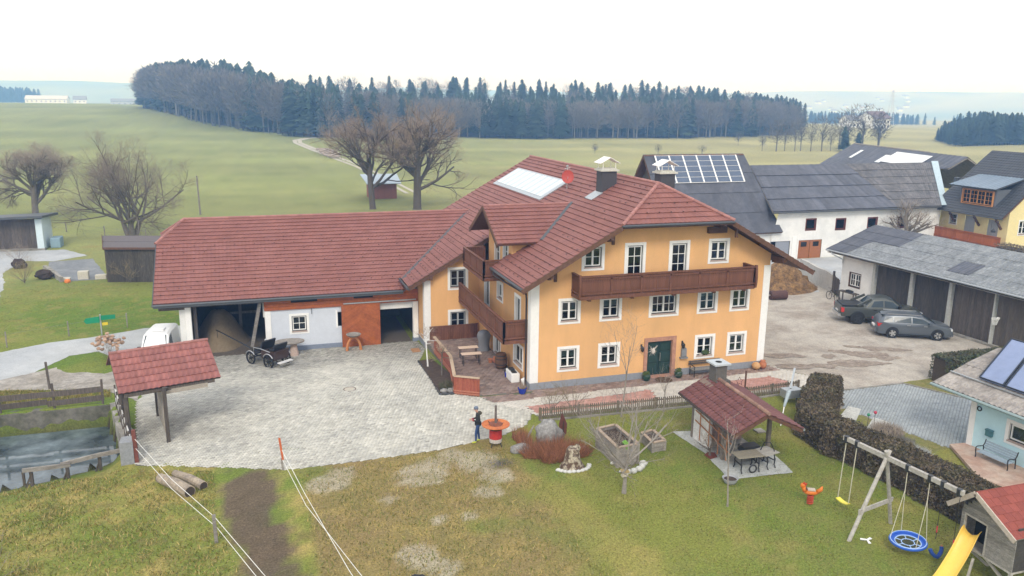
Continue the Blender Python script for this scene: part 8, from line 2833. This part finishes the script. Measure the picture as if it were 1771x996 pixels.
for i in range(22):
    x = -3.5 + i * .152
    MB().box(x, 10.62, .06, x + .142, 10.66, 1.02).build("board", WOOD, wf)
MB().box(-3.5, 10.6, 1.02, -.12, 10.7, 1.07).build("cap", WOOD, wf)
TOPW = M("pale_bench_top", (.62, .47, .36), .6, var=.15, scale=3, stretch=(4, 1, 1))
for i, (x, y, rz, lb) in enumerate(((-1.95, 6.35, -3, "pale-topped folding table on black legs, nearer the covered grill"), (-2.1, 5.05, -3, "pale-topped folding bench table on black legs, nearer the viewer"))):
    t = local(thing("folding_table", lb, "table", (x, y, .09), R(rz), group="folding tables on the terrace"))
    MB().box(-.62, -.24, .70, .62, .24, .735).build("tabletop", TOPW, t, bevel=.01)
    for sx in (-.5, .5):
        for sy in (-.19, .19):
            MB().beam((sx, sy, 0), (sx, sy, .70), .035, .035).build("leg", IRON, t)
        MB().beam((sx, -.19, .25), (sx, .19, .25), .03, .03).build("cross_bar", IRON, t)
cgr = MB()
V, F = [], []
n = 18
for i, (r, z) in enumerate(((.40, .09), (.36, .35), (.36, .6), (.41, .9), (.43, 1.1), (.38, 1.3), (.22, 1.42), (.02, 1.45))):
    for j in range(n):
        a = 2 * math.pi * j / n
        k_2 = 1 + .07 * math.sin(5 * a + i) + rng.uniform(-.03, .03)
        V.append((-.55 + r * k_2 * math.cos(a), 7.7 + r * .8 * k_2 * math.sin(a), z))
for i in range(7):
    for j in range(n):
        F.append((i * n + j, i * n + (j + 1) % n, (i + 1) * n + (j + 1) % n, (i + 1) * n + j))
tag(cgr.add(V, F).build("covered_grill", M("grey_cover", (.21, .215, .23), .7, var=.2, scale=6, bump=.4, bscale=9), smooth=True), "barbecue grill under a crumpled grey cover on the terrace", "grill")
bl = thing("wooden_barrel", "old wooden barrel with iron hoops by the terrace door", "barrel", (-.52, 3.95, .08))
BARW = M("barrel_oak", (.16, .085, .05), .75, var=.3, scale=2, stretch=(6, 6, 1), rnd=.25)
for i in range(16):
    a0_, a1_ = i * math.pi / 8 + .01, (i + 1) * math.pi / 8 - .01
    V = []
    for r, z in ((.30, .08), (.36, .35), (.38, .55), (.36, .78), (.30, 1.03)):
        V += [(-.52 + r * math.cos(a0_), 3.95 + r * math.sin(a0_), z), (-.52 + r * math.cos(a1_), 3.95 + r * math.sin(a1_), z)]
    MB().add(V, [(2 * j, 2 * j + 1, 2 * j + 3, 2 * j + 2) for j in range(4)]).build("stave", BARW, bl)
MB().lathe([(.29, .98), (.0, .985)], (-.52, 3.95, 0), 16, caps=False).build("lid", BARW, bl)
for z, r in ((.18, .335), (.38, .372), (.72, .374), (.92, .335)):
    MB().lathe([(r, z - .03), (r + .006, z), (r, z + .03)], (-.52, 3.95, 0), 20, caps=False).build("hoop", IRON, bl)
tag(MB().lathe([(.10, .09), (.15, .3), (.17, .34), (.12, .34)], (-.85, 5.1, 0), 14).build("clay_pot", TERRA), "terracotta pot left of the wooden barrel", "pot", "pots on the terrace")
tag(MB().blob((-.60, 5.0, .30), (.15, .15, .22), 9, 7, .1).build("clay_jar", TERRA), "round clay jar right behind the barrel by the door", "jar", "pots on the terrace")
tb2 = thing("white_tub", "white planter trough with dark contents beside the downpipe", "trough", (-.45, 1.75, .08))
MB().add(*[(m_.v, m_.f) for m_ in [MB().box(-.72, 1.2, .09, -.22, 2.35, .62)]][0]).build("trough", WHITE, tb2, bevel=.03)
each(MB().box(-.62, 1.85, .622, -.32, 2.25, .70).box(-.62, 1.35, .622, -.35, 1.7, .68), "contents", IRON, tb2)
tag(MB().lathe([(.12, .08), (.17, .3), (.18, .42), (.10, .46), (.07, .5)], (-.12, .75, 0), 12).build("white_can", WHITE), "white watering can next to the trough", "can")
bp_ = thing("blue_pot", "cobalt blue flower pot with dry twigs on the terrace step", "pot", (-.62, -.45, .05))
MB().lathe([(.17, .06), (.23, .28), (.26, .38), (.22, .38), (.2, .3)], (-.62, -.45, 0), 18).build("pot", M("cobalt_glaze", (.012, .035, .33), .25, spec=.6), bp_)
tw = Twigs()
for i in range(160):
    a, r_ = rng.uniform(0, 6.28), rng.uniform(0, .16)
    tw.stick(Vector((-.62 + r_ * math.cos(a), -.45 + r_ * math.sin(a), .32)), Vector((-.62 + 2 * r_ * math.cos(a) + rng.uniform(-.1, .1), -.45 + 2 * r_ * math.sin(a), rng.uniform(.5, .78))), .008)
np_mesh("dry_twigs", np.array([tuple(v) for v in tw.V]) - np.array((-.62, -.45, .05)), np.array(tw.F), TWIGRED, att=np.array(tw.a), parent=bp_)
tag(MB().lathe([(.15, .08), (.19, .28), (.2, .34)], (-.50, 2.75, 0), 12).build("dark_planter", IRON), "low dark round planter between barrel and white trough", "planter")
tag(MB().lathe([(.14, .08), (.17, .34)], (-.62, 2.35, 0), 12).build("blue_bucket", M("cobalt_glaze", (1, 1, 1))), "small blue bucket behind the white trough", "bucket")
bs_ = scrub("bed_shrub", "low dark evergreen shrub in the planting bed at the terrace fence corner", (-4.45, 1.5), .45, .75, 500, 8, M("olive_leaf", (.10, .10, .05), .9, var=.3, rnd=.4))
for i, (x, y) in enumerate(((-4.75, .95), (-4.4, .9), (-4.15, 1.0))):
    tag(MB().blob((x, y, .13), (.2, .16, .14), 9, 6, .2, i).build("bed_stone", ROCK, smooth=True), ("left", "middle", "right")[i] + " grey stone of three at the near tip of the planting bed", "stone", "stones in the planting bed")
kb = MB()
for a, b in zip(BED[:3] + [], BED[1:4]):
    kb.beam((*a, .03 + Tp(*a)), (*b, .03 + Tp(*b)), .07, .14)
kb.beam((*BED[0], Tp(*BED[0]) + .03), (*BED[1], .03), .07, .14)
kb.build("bed_kerb", GUTTER, kind="structure")
wp_ = thing("wall_plank", "short orange-brown board leaning at the white barn corner", "board", (-4.6, 10.6, -.5))
MB().box(-4.75, 10.2, Tp(-4.6, 10.5) + .02, -4.2, 11.0, Tp(-4.6, 10.5) + .08).build("board", M("ochre_plank", (.36, .19, .09), .7, var=.2), wp_)
# bench by the door
bn_ = thing("garden_bench", "grey wooden bench with iron arms against the orange front wall", "bench", (11.0, -.45, .04))
GB = M("grey_slat", (.20, .195, .185), .8, var=.25, scale=3, stretch=(3, 1, 1), rnd=.15)
for i in range(3):
    MB().box(9.95, -.72 + i * .16, .46, 12.05, -.72 + i * .16 + .145, .50).build("seat_slat", GB, bn_)
for z in (.66, .80):
    MB().box(9.95, -.20, z, 12.05, -.16, z + .11).build("back_slat", DARKWOOD, bn_)
for x in (10.05, 11.95):
    MB().tube([(x, -.72, .04), (x, -.70, .45), (x, -.72, .68), (x, -.2, .70), (x, -.17, .92)], .028, 6).build("arm", IRON, bn_)
    MB().tube([(x, -.2, .04), (x, -.2, .6)], .028, 6).build("leg", IRON, bn_)
for i, (x, y, lb) in enumerate(((7.05, -.42, "dark green glazed pot with plant, left of the door mat"), (9.15, -.42, "dark green glazed pot with plant, right of the door mat"))):
    g = thing("door_pot", lb, "pot", (x, y, .04), group="pots beside the front door")
    MB().lathe([(.16, .05), (.24, .2), (.25, .36), (.20, .42)], (x, y, 0), 16).build("pot", M("dark_green_glaze", (.012, .045, .025), .3, spec=.6), g)
    MB().blob((x, y, .46), (.22, .2, .14), 9, 7, .3, i).build("plant", M("box_leaf", (.05, .075, .025), .8, var=.4, scale=10), g)
tag(MB().lathe([(.50, .045), (.50, .062), (.48, .068)], (0, 0, 0), 20).build("door_mat", M("coir_mat", (.10, .06, .035), .95, var=.3, scale=8)), "dark half-round mat on the step in front of the green door", "mat").location = (8.1, -.62, 0)
wr_ = thing("door_wreath", "dried white flower spray hung on the green front door", "wreath", (7.62, .05, 1.75))
for i in range(26):
    a, L = rng.uniform(0, 6.28), rng.uniform(.15, .42)
    MB().tube([(7.66, .10, 1.7), (7.66 + L * math.cos(a), .06, 1.7 + L * math.sin(a) * 1.1)], [.012, .006], 4).build("stalk", M("dried_white", (.60, .55, .50), .9, var=.2), wr_)
MB().blob((7.68, .06, 1.66), (.10, .04, .16), 8, 6, .3, 2).build("bow", M("dried_white", (1, 1, 1)), wr_)
fbx = thing("window_plant", "green plant with pale bowl on the sill of the window above the bench", "plant", (11.05, -.02, 1.18))
MB().blob((11.12, -.03, 1.30), (.26, .10, .15), 11, 8, .35, 3).build("foliage", M("box_leaf", (1, 1, 1)), fbx)
MB().lathe([(.08, 1.12), (.12, 1.22)], (10.82, -.02, 0), 10).build("bowl", M("pale_bowl", (.55, .5, .45), .7), fbx)
tag(MB().blob((14.5, -.42, .26), (.27, .27, .24), 12, 9, .03, 1).build("clay_jar", M("ochre_jar", (.50, .29, .13), .7, var=.15), smooth=True), "round ochre clay jar at the right corner of the house front", "jar", "jars at the house corner")
tag(MB().lathe([(.15, .04), (.23, .22), (.22, .4), (.14, .5), (.17, .56), (.12, .56)], (14.98, -.40, 0), 16).build("clay_jar", TERRA, smooth=True), "taller terracotta pot right of the round ochre jar", "jar", "jars at the house corner")
ag = thing("patio_umbrella", "folded pale garden parasol leaning at the hedge behind the fence", "parasol", (11.2, -7.4, 0))
MB().tube([(10.9, -8.1, .9), (11.5, -7.6, 1.5)], [.06, .12], 8).build("canopy", M("pale_blue_cover", (.33, .39, .41), .7, var=.15), ag)
MB().tube([(10.6, -8.35, 0), (10.9, -8.1, .9)], .03, 6).build("pole", STEEL, ag)
wbr = thing("wheelbarrow", "grey metal frame with tilted bar at the hedge corner by the fence", "barrow", (13.2, -5.6, 0))
MB().beam((12.9, -5.9, .9), (13.6, -5.2, 1.75), .10, .10).build("bar", ZINC, wbr)
MB().box(12.7, -5.9, .3, 13.7, -5.3, .75).build("tray", ZINC, wbr)
for x in (12.8, 13.6):
    MB().beam((x, -5.6, 0), (x, -5.6, .5), .05, .05).build("leg", IRON, wbr)
# bench before the blue house
bb_ = local(thing("garden_bench", "blue-grey slatted bench with dark iron scroll arms by the pale blue wall", "bench", (17.25, -15.15, .06), R(-84.5)))
BSL = M("blue_slat", (.30, .37, .43), .7, var=.15, rnd=.12)
for i in range(4):
    MB().box(-.75, -.45 + i * .115, .42, .75, -.45 + i * .115 + .10, .45).build("seat_slat", BSL, bb_)
for i in range(4):
    MB().box(-.75, .03 + i * .028, .50 + i * .10, .75, .055 + i * .028, .585 + i * .10).build("back_slat", BSL, bb_)
for x in (-.78, .78):
    MB().tube([(x, -.45, 0), (x, -.42, .25), (x, -.47, .45), (x, -.48, .62), (x, -.40, .66), (x, 0, .62), (x, .08, .72), (x, .15, .92)], .025, 6).build("arm", IRON, bb_)
    MB().tube([(x, .1, 0), (x, .05, .4), (x, .03, .6)], .025, 6).build("leg", IRON, bb_)

# ------------------------------------------------------------------ far houses, pylon
def far_house(label, x, y, w, d, h, rh, wallm, roofm, rz=0.0, nw=4):
    t = local(thing("far_house", label, "house", (x, y, Tp(x, y) - .5), rz))
    m = MB().box(-w / 2, -d / 2, 0, w / 2, d / 2, h)
    wl_ = m.build("wall", wallm, t)
    MB().add([(-w / 2, -d / 2, h), (w / 2, -d / 2, h), (w / 2, 0, h + rh), (-w / 2, 0, h + rh), (-w / 2, d / 2, h), (w / 2, d / 2, h)], [(0, 3, 4), (1, 5, 2)]).build("gable", wallm, t)
    for s in (-1, 1):
        MB().plate([(-w / 2 - .6, s * (d / 2 + .8), h - .1), (w / 2 + .6, s * (d / 2 + .8), h - .1), (w / 2 + .6, 0, h + rh + .25), (-w / 2 - .6, 0, h + rh + .25)][::1 if s < 0 else -1], .25).build("roof", roofm, t)
    for i in range(nw):
        for f in range(int(h // 2.7)):
            xx = -w / 2 + w * (i + .5) / nw
            MB().box(xx - .6, -d / 2 - .08, 1 + f * 2.7, xx + .6, -d / 2 - .01, 2.3 + f * 2.7).build("window", DARK, wl_)
    return t


GR_ = M("far_grey_roof", (.22, .22, .23), .8)
BR_ = M("far_brown_roof", (.16, .10, .085), .8)
far_house("white farmhouse with dark roof at the right end of the spruce wood", 330, 350, 14, 11, 6.5, 3.5, WHITE, BR_, .2, 5)
far_house("lower white house left of the farmhouse beyond the alders", 318, 356, 8, 8, 4.5, 2.6, WHITE, GR_, .1, 3)
far_house("long pale farm hall on the far left plain", -251, 1120, 46, 18, 7, 4, WHITE, M("pale_far_roof", (.55, .53, .5), .8), 0, 9)
far_house("white far house right of the pale hall on the plain", -212, 1105, 14, 12, 7, 4, WHITE, GR_, .1, 3)
far_house("grey low shed left of the wood on the far plain", -163, 1150, 40, 14, 5, 3, M("far_grey_wall", (.42, .44, .46), .9), GR_, 0, 6)
q = random.Random(5)
WH_ = [WHITE, M("far_cream", (.66, .62, .52), .9), M("far_grey_wall", (1, 1, 1))]
vb_, vr_ = MB(), MB()
for i in range(95):
    y = q.uniform(1500, 2500)
    x = y * q.uniform(.42, .98) - 40
    w, d, h = q.uniform(9, 17), q.uniform(9, 13), q.uniform(5, 8)
    z = Tp(x, y) - 1
    vb_.box(x - w / 2, y - d / 2, z, x + w / 2, y + d / 2, z + h)
    vr_.add([(x - w / 2 - 1, y - d / 2 - 1, z + h), (x + w / 2 + 1, y - d / 2 - 1, z + h), (x + w / 2 + 1, y + d / 2 + 1, z + h), (x - w / 2 - 1, y + d / 2 + 1, z + h), (x - w / 2 - 1, y, z + h + 5), (x + w / 2 + 1, y, z + h + 5)], [(0, 1, 5, 4), (2, 3, 4, 5), (0, 4, 3), (1, 2, 5)])
vb_.build("far_village_walls", WHITE, kind="stuff")
vr_.build("far_village_roofs", BR_, kind="stuff")
py = thing("power_pylon", "faint lattice power pylon standing in the green field at right", "pylon", (478, 500, Tp(478, 500)))
z0 = Tp(478, 500)
for s in (-1, 1):
    for s2 in (-1, 1):
        MB().beam((478 + s * 2.2, 500 + s2 * 2.2, z0), (478 + s * .3, 500 + s2 * .3, z0 + 29), .22, .22).build("leg", STEEL, py)
ltc = MB()
for i in range(9):
    f, f2 = i / 9, (i + 1) / 9
    r0, r1 = 2.2 - 1.9 * f, 2.2 - 1.9 * f2
    ltc.beam((478 - r0, 500 - r0, z0 + 29 * f), (478 + r1, 500 - r1, z0 + 29 * f2), .12, .12)
    ltc.beam((478 + r0, 500 - r0, z0 + 29 * f), (478 - r1, 500 - r1, z0 + 29 * f2), .12, .12)
ltc.build("lattice", STEEL, py, kind="stuff")
for z, L in ((20, 4.5), (24, 3.6), (28, 2.6)):
    MB().beam((478 - L, 500, z0 + z), (478 + L, 500, z0 + z), .25, .25).build("cross_arm", STEEL, py)
wdp = MB()
for i in range(26):
    wdp.tube([(5.2 + q.uniform(-1, 1), 208 - i * 1.3, .35 + Tp(5, 200)), (8.4 + q.uniform(-1, 1), 207 - i * 1.3, .35 + Tp(5, 200))], .3, 6)
wdp.build("log_pile", M("grey_logs", (.32, .27, .23), .9), kind="stuff")
# ------------------------------------------------------------------ the air
hz = bpy.data.materials.new("valley_haze")
hz.use_nodes = True
hn = hz.node_tree
hn.nodes.remove(hn.nodes["Principled BSDF"])
pv = hn.nodes.new("ShaderNodeVolumePrincipled")
pv.inputs["Color"].default_value = (0.27, 0.52, 1.0, 1)
pv.inputs["Density"].default_value = 0.00082
pv.inputs["Absorption Color"].default_value = (1, 1, 1, 1)
pv.inputs["Anisotropy"].default_value = 0.0
hn.links.new(pv.outputs[0], hn.nodes["Material Output"].inputs["Volume"])
MB().box(-3000, -220, -26, 4800, 5100, 88).build("haze", hz, kind="stuff")
